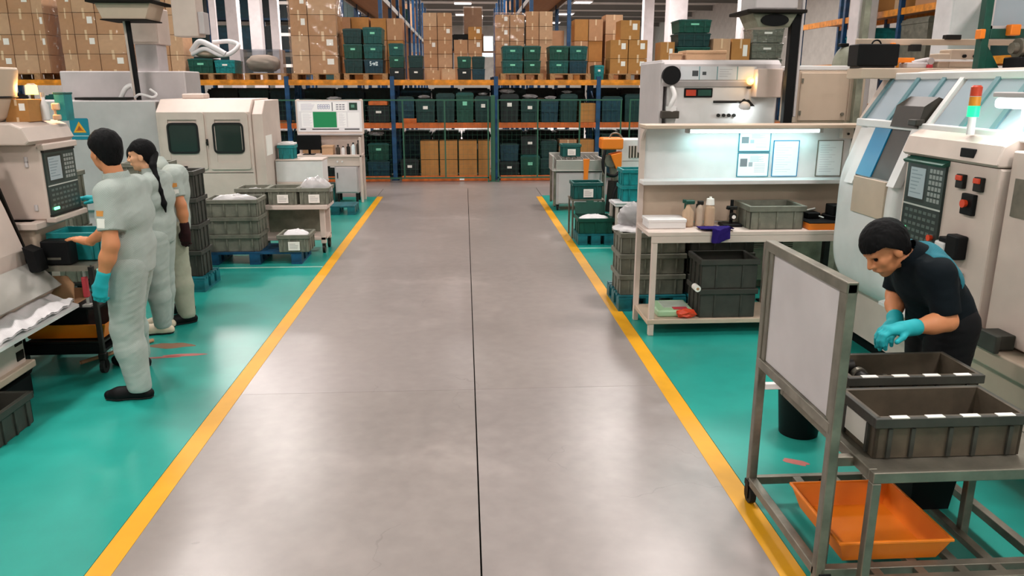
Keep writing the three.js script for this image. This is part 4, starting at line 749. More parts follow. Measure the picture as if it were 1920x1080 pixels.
// ------------------------------------------------------------------ far left workstation with information board
{
  const t = thing('workstation', 'beige workstation cabinet with information board on top', 'workstation', [-2.15, 0, -13.8]);
  obj(t, 'back_panel', rb(-2.52, -1.8, 0.62, 1.2, -14.0, -13.97, 0.006), M.beige);
  each(t, 'side_post', [rb(-1.82, -1.78, 0, 1.75, -14.02, -13.95, 0.006), rb(-2.9, -2.86, 0.63, 1.75, -14.02, -13.95, 0.006), rb(-1.82, -1.78, 0, 1.12, -13.64, -13.6, 0.006)], M.beige);
  obj(t, 'counter', rb(-2.92, -1.78, 0.78, 0.82, -14.0, -13.6, 0.008), M.beige);
  obj(t, 'drawer_unit', [rb(-2.52, -1.82, 0.63, 0.78, -13.98, -13.62, 0.006)], M.beige);
  each(t, 'drawer_knob', [cyl(0.015, 0.015, 0.03, -2.2, 0.71, -13.61, 12, 'z'), cyl(0.015, 0.015, 0.03, -2.12, 0.71, -13.61, 12, 'z')], M.whitePaint);
  const d = obj(t, 'cupboard', rb(-2.26, -1.86, 0.16, 0.63, -13.98, -13.63, 0.008), M.greyPaint); obj(d, 'door', rb(-2.24, -1.88, 0.18, 0.61, -13.63, -13.615, 0.006), M.greyPaint); obj(d, 'handle', rb(-2.22, -2.205, 0.42, 0.52, -13.615, -13.6, 0.003), M.darkMetal);
  for (const [x, z] of [[-2.22, -13.66], [-1.9, -13.66], [-2.22, -13.94], [-1.9, -13.94], [-2.88, -13.64], [-2.88, -13.96]]) obj(t, 'leg', rb(x - 0.02, x + 0.02, 0, x < -2.5 ? 0.78 : 0.16, z - 0.02, z + 0.02, 0.005), M.darkMetal);
  const b = obj(t, 'information_board', [rb(-2.92, -1.76, 1.16, 1.74, -13.97, -13.93, 0.008)], M.beige);
  sheet(b, 'print', 1.1, 0.52, [-2.34, 1.46, -13.927], [1, 0, 0], [0, 1, 0], M.boardPrint, 0.004, 'board with papers and a green sheet');
  obj(b, 'pen_ledge', rb(-2.9, -1.78, 1.14, 1.165, -13.93, -13.86, 0.004), M.greyPaint);
  const m = thing('monitor', 'dark computer monitor on the workstation counter', 'monitor', [-2.7, 0.82, -13.75]);
  obj(m, 'screen', rb(-2.9, -2.5, 0.9, 1.15, -13.79, -13.76, 0.008), M.black); obj(m, 'stand', [rb(-2.72, -2.68, 0.83, 0.95, -13.82, -13.79, 0.005), rb(-2.8, -2.6, 0.82, 0.83, -13.86, -13.68, 0.004)], M.black);
  const q = thing('folder_box', 'tan file box on the workstation counter', 'box', [-2.38, 0.82, -13.8]); obj(q, 'box', rb(-2.47, -2.28, 0.82, 0.96, -13.9, -13.7, 0.006), M.cardLight); obj(q, 'lid', rb(-2.475, -2.275, 0.94, 0.975, -13.905, -13.695, 0.005), M.cardLight);
  const cols = [['bottle', M.crateBrown, 0.035, 0.16, 'brown bottle beside the tan file box'], ['bottle', M.whitePaint, 0.035, 0.14, 'white bottle in the workstation row'], ['bottle', M.darkMetal, 0.032, 0.18, 'dark bottle in the workstation row'], ['bottle', M.paperBlue, 0.036, 0.2, 'pale blue bottle in the workstation row'], ['bottle', M.crateBrown, 0.038, 0.24, 'tall brown bottle at the right end of the row']];
  cols.forEach(([n, m2, r, h, l], i) => { const x = -2.2 + i * 0.088, o = thing(n, l, 'bottle', [x, 0.82, -13.75], 'bottles on the workstation'); const lg = new THREE.LatheGeometry([[0, 0], [r, 0], [r, h * 0.7], [r * 0.4, h * 0.82], [r * 0.4, h * 0.9], [0, h * 0.9]].map(p => new THREE.Vector2(...p)), 18); lg.computeVertexNormals(); obj(o, 'bottle', lg.translate(x, 0.82, -13.75), m2); obj(o, 'cap', cyl(r * 0.45, r * 0.42, h * 0.12, x, 0.82 + h * 0.95, -13.75, 14), M.rubber); });
  const bin = thing('teal_crate', 'small teal crate beneath the workstation counter', 'crate', [-2.38, 0, -13.8]);
  obj(bin, 'crate', [taperBox(0.24, 0.3, 0.3, 0.94).translate(-2.4, 0, -13.8)], M.teal); obj(bin, 'rim', rb(-2.53, -2.27, 0.27, 0.31, -13.96, -13.64, 0.006), M.teal);
}
{ // white panel guard and teal boxes behind it
  const t = thing('machine_guard', 'white sheet metal guard table beside the twin-door machine', 'table', [-2.5, 0, -11.7]);
  obj(t, 'apron', rb(-2.78, -2.1, 0.6, 0.92, -11.66, -11.62, 0.008), M.whitePaint);
  obj(t, 'table_top', rb(-2.78, -2.1, 0.56, 0.6, -12.1, -11.6, 0.008), M.beige);
  for (const [x, z] of [[-2.74, -11.66], [-2.14, -11.66], [-2.74, -12.05], [-2.14, -12.05]]) obj(t, 'leg', rb(x - 0.025, x + 0.025, 0, 0.56, z - 0.025, z + 0.025, 0.005), M.beige);
  obj(t, 'side_plate', rb(-2.13, -2.1, 0.6, 0.9, -12.05, -11.66, 0.006), M.whitePaint);
  obj(t, 'back_top', rb(-2.78, -2.1, 0.9, 0.93, -12.1, -11.62, 0.006), M.beige);
  const P = crateProto(0.24, 0.2, 0.24, M.tealBright, { ribs: [2, 2] }); dup(P, [-2.64, 0.93, -11.85], 0, 'teal crate with white lid beside the twin-door machine');
  const l = thing('white_crate_lid', 'white plastic lid lying on the teal crate by the machine', 'board', [-2.64, 1.13, -11.85]); obj(l, 'board', [rb(-2.76, -2.52, 1.13, 1.16, -11.97, -11.73, 0.008), rb(-2.72, -2.56, 1.16, 1.175, -11.93, -11.77, 0.006)], M.whitePaint);  // the white piece is the loose lid of this teal crate
  placeBox(2, -3.42, -3.05, 0.02, -16.7, 0.001 + 0.95, 0.1, 'flat cardboard sheet carton before the left rack bay', 'cartons in the lower rack');
}

// ------------------------------------------------------------------ right: workbench with lit back board
{
  const t = thing('workbench', 'beige workbench with lit back board and posted sheets', 'workbench', [2.4, 0, -6.2]);
  const leg = (x, z, y1) => rb(x - 0.022, x + 0.022, 0, y1, z - 0.022, z + 0.022, 0.005);
  for (const [x, z, h] of [[1.5, -5.99, 0.83], [3.12, -5.99, 0.83], [1.47, -6.43, 1.68], [3.34, -6.43, 1.68], [2.6, -6.43, 0.83]]) obj(t, 'leg', leg(x, z, h), M.beige);
  obj(t, 'bench_top', [rb(1.44, 3.4, 0.83, 0.865, -6.42, -5.96, 0.006)], M.beige);
  obj(t, 'top_rail', [rb(1.47, 3.38, 0.775, 0.83, -5.985, -5.962, 0.004)], M.beige);
  obj(t, 'lower_shelf', [rb(1.46, 3.36, 0.1, 0.14, -6.44, -5.96, 0.006)], M.beigeWarm);
  obj(t, 'back_board', rb(1.46, 3.35, 1.2, 1.66, -6.47, -6.44, 0.006), M.whitePaint);
  obj(t, 'lower_back_board', rb(1.46, 3.35, 0.865, 1.2, -6.47, -6.44, 0.006), M.beigeWarm);
  obj(t, 'middle_shelf', rb(1.45, 3.35, 1.2, 1.235, -6.44, -6.26, 0.006), M.whitePaint);
  obj(t, 'canopy', [rb(1.44, 3.38, 1.655, 1.685, -6.47, -6.2, 0.006)], M.beigeWarm);
  obj(t, 'side_gusset', prism([[-6.44, 1.655], [-6.44, 1.5], [-6.4, 1.56], [-6.34, 1.62], [-6.26, 1.655]], 'x', 1.45, 1.47), M.beige);
  const f = thing('tube_lamp', 'glowing tube lamp under the workbench canopy', 'lamp', [2.37, 1.63, -6.33]);
  obj(f, 'holder', [rb(1.8, 1.83, 1.615, 1.656, -6.36, -6.3, 0.004), rb(2.91, 2.94, 1.615, 1.656, -6.36, -6.3, 0.004), rb(1.8, 2.94, 1.645, 1.656, -6.36, -6.3, 0.003)], M.greyPaint);
  obj(f, 'tube', cyl(0.014, 0.014, 1.08, 2.37, 1.628, -6.33, 16, 'x'), M.tubeGlow);
  const L = new THREE.RectAreaLight(new THREE.Color(0.5, 1, 1), 26, 1.08, 0.03); L.position.set(0, -0.024, 0.004); L.rotation.x = -Math.PI / 2; L.castShadow = true; f.add(L);
  const post = (name, label, x0, x1, y0, y1, m, frame) => { const o = thing(name, label, 'sheet', [(x0 + x1) / 2, y0, -6.43], 'sheets posted on the workbench board'); sheet(o, 'print', x1 - x0, y1 - y0, [(x0 + x1) / 2, (y0 + y1) / 2, -6.436], [1, 0, 0], [0, 1, 0], m, 0.004); obj(o, 'frame', [bb(x0 - 0.006, x1 + 0.006, y0 - 0.006, y0, -6.44, -6.43), bb(x0 - 0.006, x1 + 0.006, y1, y1 + 0.006, -6.44, -6.43), bb(x0 - 0.006, x0, y0, y1, -6.44, -6.43), bb(x1, x1 + 0.006, y0, y1, -6.44, -6.43)], frame); };
  post('posted_sheet', 'upper landscape sheet with grey pictures on the workbench board', 2.29, 2.55, 1.46, 1.61, M.sheetPrint, M.signBlue);
  post('posted_sheet', 'lower landscape sheet with small pictures on the workbench board', 2.29, 2.55, 1.25, 1.44, M.sheetPrint, M.signBlue);
  post('posted_sheet', 'teal framed portrait sheet in the middle of the workbench board', 2.59, 2.8, 1.25, 1.54, M.sheetPlain, M.blueGuard);
  post('posted_sheet', 'grey framed portrait sheet at the right of the workbench board', 2.97, 3.18, 1.25, 1.54, M.sheetPlain, M.zinc);
  const s = thing('switch_box', 'small beige switch box under the canopy right end', 'switch', [3.2, 1.55, -6.42]); obj(s, 'box', rb(3.14, 3.24, 1.56, 1.655, -6.44, -6.38, 0.008), M.beige); obj(s, 'button', cyl(0.01, 0.01, 0.01, 3.19, 1.6, -6.376, 12, 'z'), M.darkMetal);
  const st = thing('strap', 'dark vertical strip at the right end of the workbench board', 'strip', [3.3, 0.87, -6.4]); obj(st, 'strip', [rb(3.23, 3.3, 0.9, 1.2, -6.438, -6.42, 0.004), rb(3.25, 3.31, 1.236, 1.65, -6.438, -6.42, 0.004)], M.crateBrown);
}
{ // things on the bench
  const b = thing('paper_stack', 'flat white box at the left end of the workbench top', 'box', [1.62, 0.865, -6.2]); obj(b, 'box', rb(1.47, 1.78, 0.865, 0.92, -6.32, -6.1, 0.008), M.whitePaint); obj(b, 'lid', rb(1.465, 1.785, 0.915, 0.945, -6.325, -6.095, 0.008), M.whitePaint);
  const lathe = (pts, x, y, z) => { const g = new THREE.LatheGeometry(pts.map(p => new THREE.Vector2(...p)), 24); g.computeVertexNormals(); return g.translate(x, y, z); };
  const s = thing('spray_bottle', 'clear spray bottle with green trigger on the workbench', 'bottle', [1.82, 0.865, -6.2]);
  obj(s, 'bottle', lathe([[0, 0], [0.045, 0], [0.047, 0.02], [0.047, 0.12], [0.02, 0.17], [0.016, 0.185], [0, 0.185]], 1.82, 0.865, -6.2), M.cover); obj(s, 'trigger_head', [rb(1.79, 1.87, 1.05, 1.085, -6.22, -6.18, 0.01), rb(1.77, 1.8, 1.06, 1.09, -6.21, -6.19, 0.006), rb(1.785, 1.8, 1.0, 1.06, -6.206, -6.194, 0.004)], M.tealGreen);
  const s2 = thing('spray_bottle', 'tan spray bottle with dark head beside the green trigger bottle', 'bottle', [1.92, 0.865, -6.2]);
  obj(s2, 'bottle', lathe([[0, 0], [0.033, 0], [0.034, 0.02], [0.034, 0.14], [0.014, 0.18], [0, 0.18]], 1.92, 0.865, -6.22), M.beigeWarm); obj(s2, 'head', [rb(1.9, 1.95, 1.04, 1.075, -6.235, -6.205, 0.008), rb(1.89, 1.905, 0.99, 1.05, -6.226, -6.214, 0.004)], M.darkMetal);
  const s3 = thing('bottle', 'tall white capped bottle on the workbench left of the gauge', 'bottle', [2.0, 0.865, -6.2]);
  obj(s3, 'bottle', lathe([[0, 0], [0.04, 0], [0.042, 0.02], [0.042, 0.15], [0.025, 0.18], [0, 0.18]], 2.0, 0.865, -6.2), M.cover); obj(s3, 'cap', [cyl(0.035, 0.03, 0.05, 2.0, 1.07, -6.2, 18), cyl(0.012, 0.01, 0.02, 2.0, 1.1, -6.2, 10)], M.paper);
  const g = thing('gauge_stand', 'black gauge stand on the workbench left of the crate', 'gauge', [2.2, 0.865, -6.22]);
  obj(g, 'base', [rb(2.1, 2.26, 0.865, 0.89, -6.28, -6.14, 0.006)], M.black); obj(g, 'column', [rod([2.19, 0.89, -6.22], [2.19, 1.08, -6.22], 0.014), rod([2.19, 1.02, -6.22], [2.13, 1.02, -6.16], 0.01)], M.black); obj(g, 'dial', [cyl(0.03, 0.03, 0.02, 2.19, 0.95, -6.18, 20, 'z'), rb(2.15, 2.23, 1.0, 1.03, -6.24, -6.19, 0.006)], M.darkMetal); obj(g, 'dial_face', cyl(0.016, 0.016, 0.004, 2.195, 0.945, -6.168, 16, 'z'), M.paper);
  const P = crateProto(0.46, 0.19, 0.36, M.crate, { ribs: [3, 2] }); dup(P, [2.5, 0.865, -6.2], 0, 'grey open crate on the workbench top');
  const o = thing('orange_board', 'orange edged black plate on the right of the workbench', 'plate', [2.95, 0.865, -6.15]); obj(o, 'edge', rb(2.75, 3.36, 0.865, 0.917, -6.38, -5.98, 0.004), M.orangePlastic); obj(o, 'plate', rb(2.75, 3.36, 0.917, 0.925, -6.38, -5.98, 0.003), M.black);
  const c = thing('clamp_tool', 'black clamp with steel pin on the plate beside the crate', 'tool', [2.85, 0.925, -6.2]); obj(c, 'body', [rb(2.81, 2.92, 0.925, 0.975, -6.3, -6.16, 0.008)], M.black); each(c, 'pin', [rod([2.83, 0.985, -6.23], [2.9, 1.0, -6.23], 0.01), rod([2.9, 0.95, -6.18], [2.93, 0.94, -6.12], 0.007)], M.steel);
  const d = thing('black_fixture', 'black fixture block at the right end of the bench plate', 'tool', [3.05, 0.925, -6.2]); obj(d, 'base', [cyl(0.12, 0.13, 0.03, 3.08, 0.94, -6.18, 28)], M.black); obj(d, 'block', [rb(3.0, 3.14, 0.955, 1.04, -6.26, -6.12, 0.008), rb(3.1, 3.16, 1.0, 1.055, -6.25, -6.15, 0.006)], M.black); each(d, 'bolt', [cyl(0.012, 0.012, 0.012, 3.02, 0.96, -6.07, 10), cyl(0.012, 0.012, 0.012, 3.15, 0.962, -6.09, 10)], M.steel);
  // purple cloth hanging over the bench edge
  const pc = thing('purple_cloth', 'purple cloth draped over the front edge of the workbench', 'cloth', [2.02, 0.865, -6.0]);
  const pg = new THREE.PlaneGeometry(0.24, 0.3, 24, 30), pp = pg.attributes.position;
  for (let i = 0; i < pp.count; i++) { const u = pp.getX(i), v = pp.getY(i); const n = 0.012 * noise.noise(u * 16, v * 16, 1); const k = v + 0.05; let y, z; if (k > 0) { y = 0.876 + Math.abs(n) * 1.6; z = -5.955 - k * 0.85; } else { y = 0.874 + k; z = -5.945 + Math.abs(n); } const edge = 0.02 * noise.noise(u * 20, v * 9, 7) + (k < 0 ? Math.abs(u) * 0.5 * (u > 0 ? 1 : 0.3) : 0); pp.setXYZ(i, 2.02 + u * (k > 0 ? 1.1 : 0.55) + edge * 0.4 - 0.015, y + (k < 0 ? edge * 0.6 : 0), z); }
  pg.computeVertexNormals(); const pg2 = pg.clone().translate(0, 0.004, 0.003); obj(pc, 'cloth', [pg, pg2], M.purpleCloth);
  // lower shelf
  const Q = crateProto(0.48, 0.245, 0.36, M.crateDark, { ribs: [2, 3] });
  dup(Q, [2.13, 0.14, -6.16], 0, 'dark grey crate on the workbench lower shelf, lower of two'); dup(Q, [2.13, 0.386, -6.16], 0, 'dark grey crate on the workbench lower shelf, upper of two');
  const wr = thing('white_roll', 'small white roll stuck between the two dark crates', 'roll', [1.87, 0.36, -6.02]); obj(wr, 'roll', cyl(0.026, 0.026, 0.09, 1.865, 0.396, -6.0, 16, 'z'), M.paper); obj(wr, 'core', cyl(0.012, 0.012, 0.094, 1.865, 0.396, -6.0, 12, 'z'), M.card);
  const kb = thing('green_package', 'pale green plastic package on the workbench lower shelf', 'package', [1.7, 0.14, -6.15]); obj(kb, 'package', rb(1.56, 1.87, 0.14, 0.2, -6.35, -6.02, 0.02), M.badge); obj(kb, 'window', rb(1.63, 1.84, 0.198, 0.206, -6.3, -6.1, 0.003), M.filmCloudy); obj(kb, 'print', rb(1.7, 1.82, 0.2, 0.208, -6.1, -6.04, 0.003), M.lipRed);
  kb.children[0].material = mat('packageGreen', '#9fc09a', 0.4);
  const rg = thing('red_bag', 'crumpled red bag beside the green package', 'bag', [1.83, 0.14, -6.0]); const ig = new THREE.IcosahedronGeometry(0.06, 3), ip = ig.attributes.position; for (let i = 0; i < ip.count; i++) { const q = 1 + 0.45 * noise.noise(ip.getX(i) * 30, ip.getY(i) * 30, ip.getZ(i) * 30); ip.setXYZ(i, ip.getX(i) * q * 1.3, ip.getY(i) * q * 0.6, ip.getZ(i) * q * 0.6); } ig.computeVertexNormals(); obj(rg, 'bag', ig.translate(1.79, 0.18, -6.0), M.redButton);
}
// ------------------------------------------------------------------ crate stacks behind the workbench
{
  const P = palletProto(M.palletTeal, 0.62, 0.6); dup(P, [1.68, 0, -6.98], 0, 'teal pallet under the crate stacks behind the workbench leg', 'teal pallets'); dup(P, [2.32, 0, -6.98], 0, 'teal pallet under the crates behind the workbench shelf', 'teal pallets');
  const Q = crateProto(0.6, 0.19, 0.42, M.crate, { ribs: [4, 3] }), R = crateProto(0.6, 0.19, 0.42, M.crateDark, { ribs: [4, 3] });
  for (let i = 0; i < 3; i++) { dup(Q, [1.68, 0.14 + i * 0.192, -6.93], 0, `grey crate, ${ORD[i + 1]} up in the stack behind the bench leg`, 'crates behind the bench'); dup(R, [2.31, 0.14 + i * 0.192, -6.93], 0, `dark crate, ${ORD[i + 1]} up in the stack behind the lower shelf`, 'crates behind the bench'); }
  const b = thing('clear_bag', 'clear plastic bag of parts on the grey crate stack', 'bag', [1.52, 0.716, -6.95]);
  const g = new THREE.SphereGeometry(1, 28, 18), p = g.attributes.position; for (let i = 0; i < p.count; i++) { const x = p.getX(i), y = p.getY(i), z = p.getZ(i), q = 1 + 0.25 * noise.noise(x * 3.1, y * 3.1, z * 3.1) + 0.1 * noise.noise(x * 9, y * 9, z * 9); p.setXYZ(i, x * q * 0.17, Math.max(-0.06, y * q * 0.13), z * q * 0.15); } g.computeVertexNormals();
  obj(b, 'bag', g.clone().translate(1.56, 0.82, -6.95), M.filmCloudy); obj(b, 'contents', g.clone().scale(0.8, 0.7, 0.8).translate(1.56, 0.79, -6.95), M.crateDark);
  const c = thing('white_cloth', 'white cloth spread under the clear bag on the crates', 'cloth', [1.56, 0.716, -6.9]); const cg = new THREE.SphereGeometry(1, 28, 10, 0, Math.PI * 2, 0, Math.PI / 2), cp = cg.attributes.position; for (let i = 0; i < cp.count; i++) { const q = 1 + 0.2 * noise.noise(cp.getX(i) * 4, cp.getZ(i) * 4, 2); cp.setXYZ(i, cp.getX(i) * 0.24 * q, cp.getY(i) * 0.05 * q, cp.getZ(i) * 0.19 * q); } cg.computeVertexNormals(); obj(c, 'cloth', cg.translate(1.58, 0.716, -6.92), M.whiteCloth);
}
// ------------------------------------------------------------------ machine behind the bench
{
  const t = thing('grinding_machine', 'pale machine with dial strip and button row behind the workbench', 'machine', [2.75, 0, -7.8]);
  obj(t, 'base', [rb(2.66, 4.0, 0.08, 1.3, -8.3, -7.42, 0.015), bb(2.7, 3.95, 0, 0.08, -8.2, -7.5)], M.oliveLight);
  const lv = obj(t, 'louvre', bb(2.82, 3.26, 0.41, 0.55, -7.422, -7.415), M.darkGap); for (let i = 0; i < 7; i++) obj(lv, 'slat', bb(2.82, 3.26, 0.415 + i * 0.019, 0.424 + i * 0.019, -7.418, -7.405), M.oliveLight);
  obj(t, 'body', [rb(1.9, 2.96, 1.25, 2.0, -8.3, -7.38, 0.02)], M.whitePaint);
  obj(t, 'head_cover', prism([[-8.3, 1.98], [-7.36, 1.98], [-7.34, 2.02], [-7.36, 2.18], [-7.42, 2.22], [-8.3, 2.22]], 'x', 1.84, 2.97, 0.015), M.greyPaint);
  sheet(t, 'dial_strip', 0.72, 0.12, [2.36, 2.1, -7.335], [1, 0, 0], [0, 1, 0], M.dialPrint, 0.006, 'printed dial strip');
  obj(t, 'round_intake', [cyl(0.085, 0.085, 0.05, 1.92, 2.08, -7.34, 28, 'z')], M.black, 'black round intake');
  obj(t, 'intake_hood', rb(1.82, 1.86, 1.3, 2.2, -8.2, -7.36, 0.012), M.greyPaint);
  const dp = obj(t, 'display', rb(2.06, 2.33, 1.88, 1.965, -7.385, -7.365, 0.006), M.black); obj(dp, 'red_display', bb(2.075, 2.17, 1.895, 1.95, -7.366, -7.362), M.beaconRed); obj(dp, 'green_display', bb(2.19, 2.315, 1.895, 1.95, -7.366, -7.362), M.tealGreen);
  for (let i = 0; i < 4; i++) obj(t, 'push_button', cyl(0.016, 0.016, 0.02, 2.4 + i * 0.05, 1.715, -7.37, 14, 'z'), M.darkMetal);
  obj(t, 'arm', [rod([2.34, 1.84, -7.36], [2.6, 1.84, -7.34], 0.012), prism([[2.55, 1.84], [2.66, 1.86], [2.72, 1.8], [2.64, 1.8]], 'z', -7.36, -7.3)], M.darkMetal);
  obj(t, 'switch_box', rb(2.7, 2.94, 1.88, 2.14, -7.38, -7.24, 0.01), M.beige, 'beige switch box');
  obj(t, 'pipe', [tube([[1.93, 1.98, -7.34], [1.95, 1.9, -7.3], [1.92, 1.8, -7.3], [1.93, 1.7, -7.34]], 0.022, 24, 10), cyl(0.05, 0.05, 0.06, 1.93, 1.77, -7.33, 18)], M.whitePaint);
  obj(t, 'valve_block', [rb(1.84, 2.0, 1.69, 1.76, -7.4, -7.28, 0.008)], M.crateBrown);
  each(t, 'stand_leg', [rb(1.92, 1.98, 0.75, 1.28, -7.6, -7.5, 0.008), rb(2.6, 2.66, 0.0, 1.28, -7.9, -7.8, 0.008), rb(1.92, 1.98, 0, 1.28, -8.2, -8.1, 0.008)], M.greyPaint);
  const bl = thing('beacon_lamp', 'lit amber and white beacon on the machine behind the workbench', 'lamp', [2.68, 2.0, -7.27]);
  obj(bl, 'lens', new THREE.SphereGeometry(0.035, 20, 14).translate(2.66, 2.03, -7.3), M.amberGlow); obj(bl, 'stem', cyl(0.012, 0.012, 0.07, 2.66, 1.97, -7.33, 10, 'z'), M.darkMetal);
  const L = new THREE.PointLight(new THREE.Color(1, 0.7, 0.35), 0.06); L.position.set(-0.02, 0.03, 0.02); L.castShadow = true; bl.add(L);
  const bx = thing('carton_tray', 'beige flat box lying on the machine behind the workbench', 'box', [2.28, 2.22, -7.6]); obj(bx, 'box', rb(2.1, 2.48, 2.22, 2.3, -7.8, -7.5, 0.008), M.cardLight); obj(bx, 'lid', rb(2.095, 2.485, 2.28, 2.31, -7.805, -7.495, 0.008), M.cardLight);
  const bt = thing('small_tub', 'small pale tub beside the flat box on the machine', 'tub', [2.02, 2.22, -7.6]); obj(bt, 'tub', taperBox(0.1, 0.06, 0.1, 0.85).translate(2.02, 2.22, -7.6), M.cardLight); obj(bt, 'rim', rb(1.965, 2.075, 2.272, 2.285, -7.655, -7.545, 0.004), M.cardLight);
  const lp = thing('work_lamp', 'small bright gooseneck work lamp above the button row', 'lamp', [2.66, 1.75, -7.3]);
  obj(lp, 'shade', new THREE.SphereGeometry(0.055, 20, 12, 0, Math.PI * 2, 0, Math.PI / 2).rotateX(0.5).translate(2.62, 1.79, -7.3), M.whitePaint); obj(lp, 'bulb', new THREE.SphereGeometry(0.028, 16, 12).translate(2.625, 1.765, -7.285), M.workGlow); obj(lp, 'neck', tube([[2.6, 1.84, -7.33], [2.62, 1.86, -7.31], [2.62, 1.83, -7.3]], 0.01, 12, 8), M.darkMetal);
  const L2 = new THREE.PointLight(new THREE.Color(0.85, 1, 1), 0.1); L2.position.set(-0.035, 0.015, 0.02); L2.castShadow = true; lp.add(L2);
}
{
  const t = thing('electrical_cabinet', 'beige electrical cabinet right of the black pole', 'cabinet', [3.3, 0, -7.3]);
  obj(t, 'body', rb(2.98, 3.6, 1.66, 2.12, -7.36, -6.98, 0.012), M.beigeWarm);
  const d = obj(t, 'door', rb(3.0, 3.44, 1.68, 2.1, -6.98, -6.965, 0.008), M.beigeWarm); obj(d, 'knob', [cyl(0.014, 0.014, 0.02, 3.4, 1.74, -6.955, 14, 'z')], M.zinc); each(d, 'hinge', [cyl(0.01, 0.01, 0.04, 3.01, 2.03, -6.962, 10), cyl(0.01, 0.01, 0.04, 3.01, 1.75, -6.962, 10)], M.zinc);
  obj(t, 'side_strip', rb(3.45, 3.59, 1.68, 2.1, -6.98, -6.97, 0.004), M.beigeWarm);
  obj(t, 'roof_ledge', rb(2.96, 3.62, 2.12, 2.16, -7.36, -6.98, 0.008), M.whitePaint);
  each(t, 'stand_leg', [rb(3.05, 3.11, 0, 1.66, -7.36, -7.3, 0.006), rb(3.53, 3.59, 0, 1.66, -7.36, -7.3, 0.006)], M.darkMetal);
  const p = thing('mist_collector', 'grey mist collector with dark fan hood on a thick black pole', 'machine', [2.85, 0, -6.95]);
  obj(p, 'pole', rb(2.82, 2.9, 0, 2.58, -6.93, -6.85, 0.01), M.black); obj(p, 'pole_rail', rb(2.91, 2.935, 1.72, 2.85, -6.9, -6.87, 0.006), M.greyPaint); obj(p, 'foot_plate', bb(2.76, 2.96, 0, 0.015, -6.99, -6.79), M.black);
  obj(p, 'fan_hood', [prism([[2.47, 2.585], [2.86, 2.585], [2.8, 2.475], [2.53, 2.475]], 'z', -7.2, -6.84, 0.01)], M.olivePaint); obj(p, 'fan_opening', new THREE.CylinderGeometry(0.12, 0.12, 0.02, 28).rotateX(Math.PI / 2).scale(1, 0.42, 1).translate(2.66, 2.53, -6.83), M.black);
  obj(p, 'rim', rb(2.4, 2.92, 2.585, 2.615, -7.26, -6.78, 0.008), M.darkGap); obj(p, 'housing', rb(2.48, 2.86, 2.615, 3.1, -7.2, -6.84, 0.02), M.greyPaint);
  const g = thing('steel_post', 'tall grey steel post right of the electrical cabinet', 'post', [3.5, 0, -6.93]);
  obj(g, 'post', [rb(3.46, 3.52, 0, 3.4, -6.93, -6.87, 0.008)], M.olivePaint); obj(g, 'foot', bb(3.4, 3.58, 0, 0.015, -6.99, -6.81), M.olivePaint);
  const m = thing('welding_helmet', 'grey and black rounded hood on the cabinet roof', 'hood', [3.5, 2.16, -7.2]);
  obj(m, 'shell', new THREE.SphereGeometry(0.13, 24, 14, 0, Math.PI * 2, 0, Math.PI / 2).scale(0.9, 1.4, 0.9).translate(3.5, 2.16, -7.2), M.olivePaint); each(m, 'opening', [new THREE.SphereGeometry(0.1, 20, 12, 0, Math.PI * 2, 0, Math.PI / 2).scale(0.7, 1.3, 0.5).translate(3.54, 2.16, -7.11), rb(3.42, 3.5, 2.33, 2.36, -7.22, -7.16, 0.008)], M.black);
}
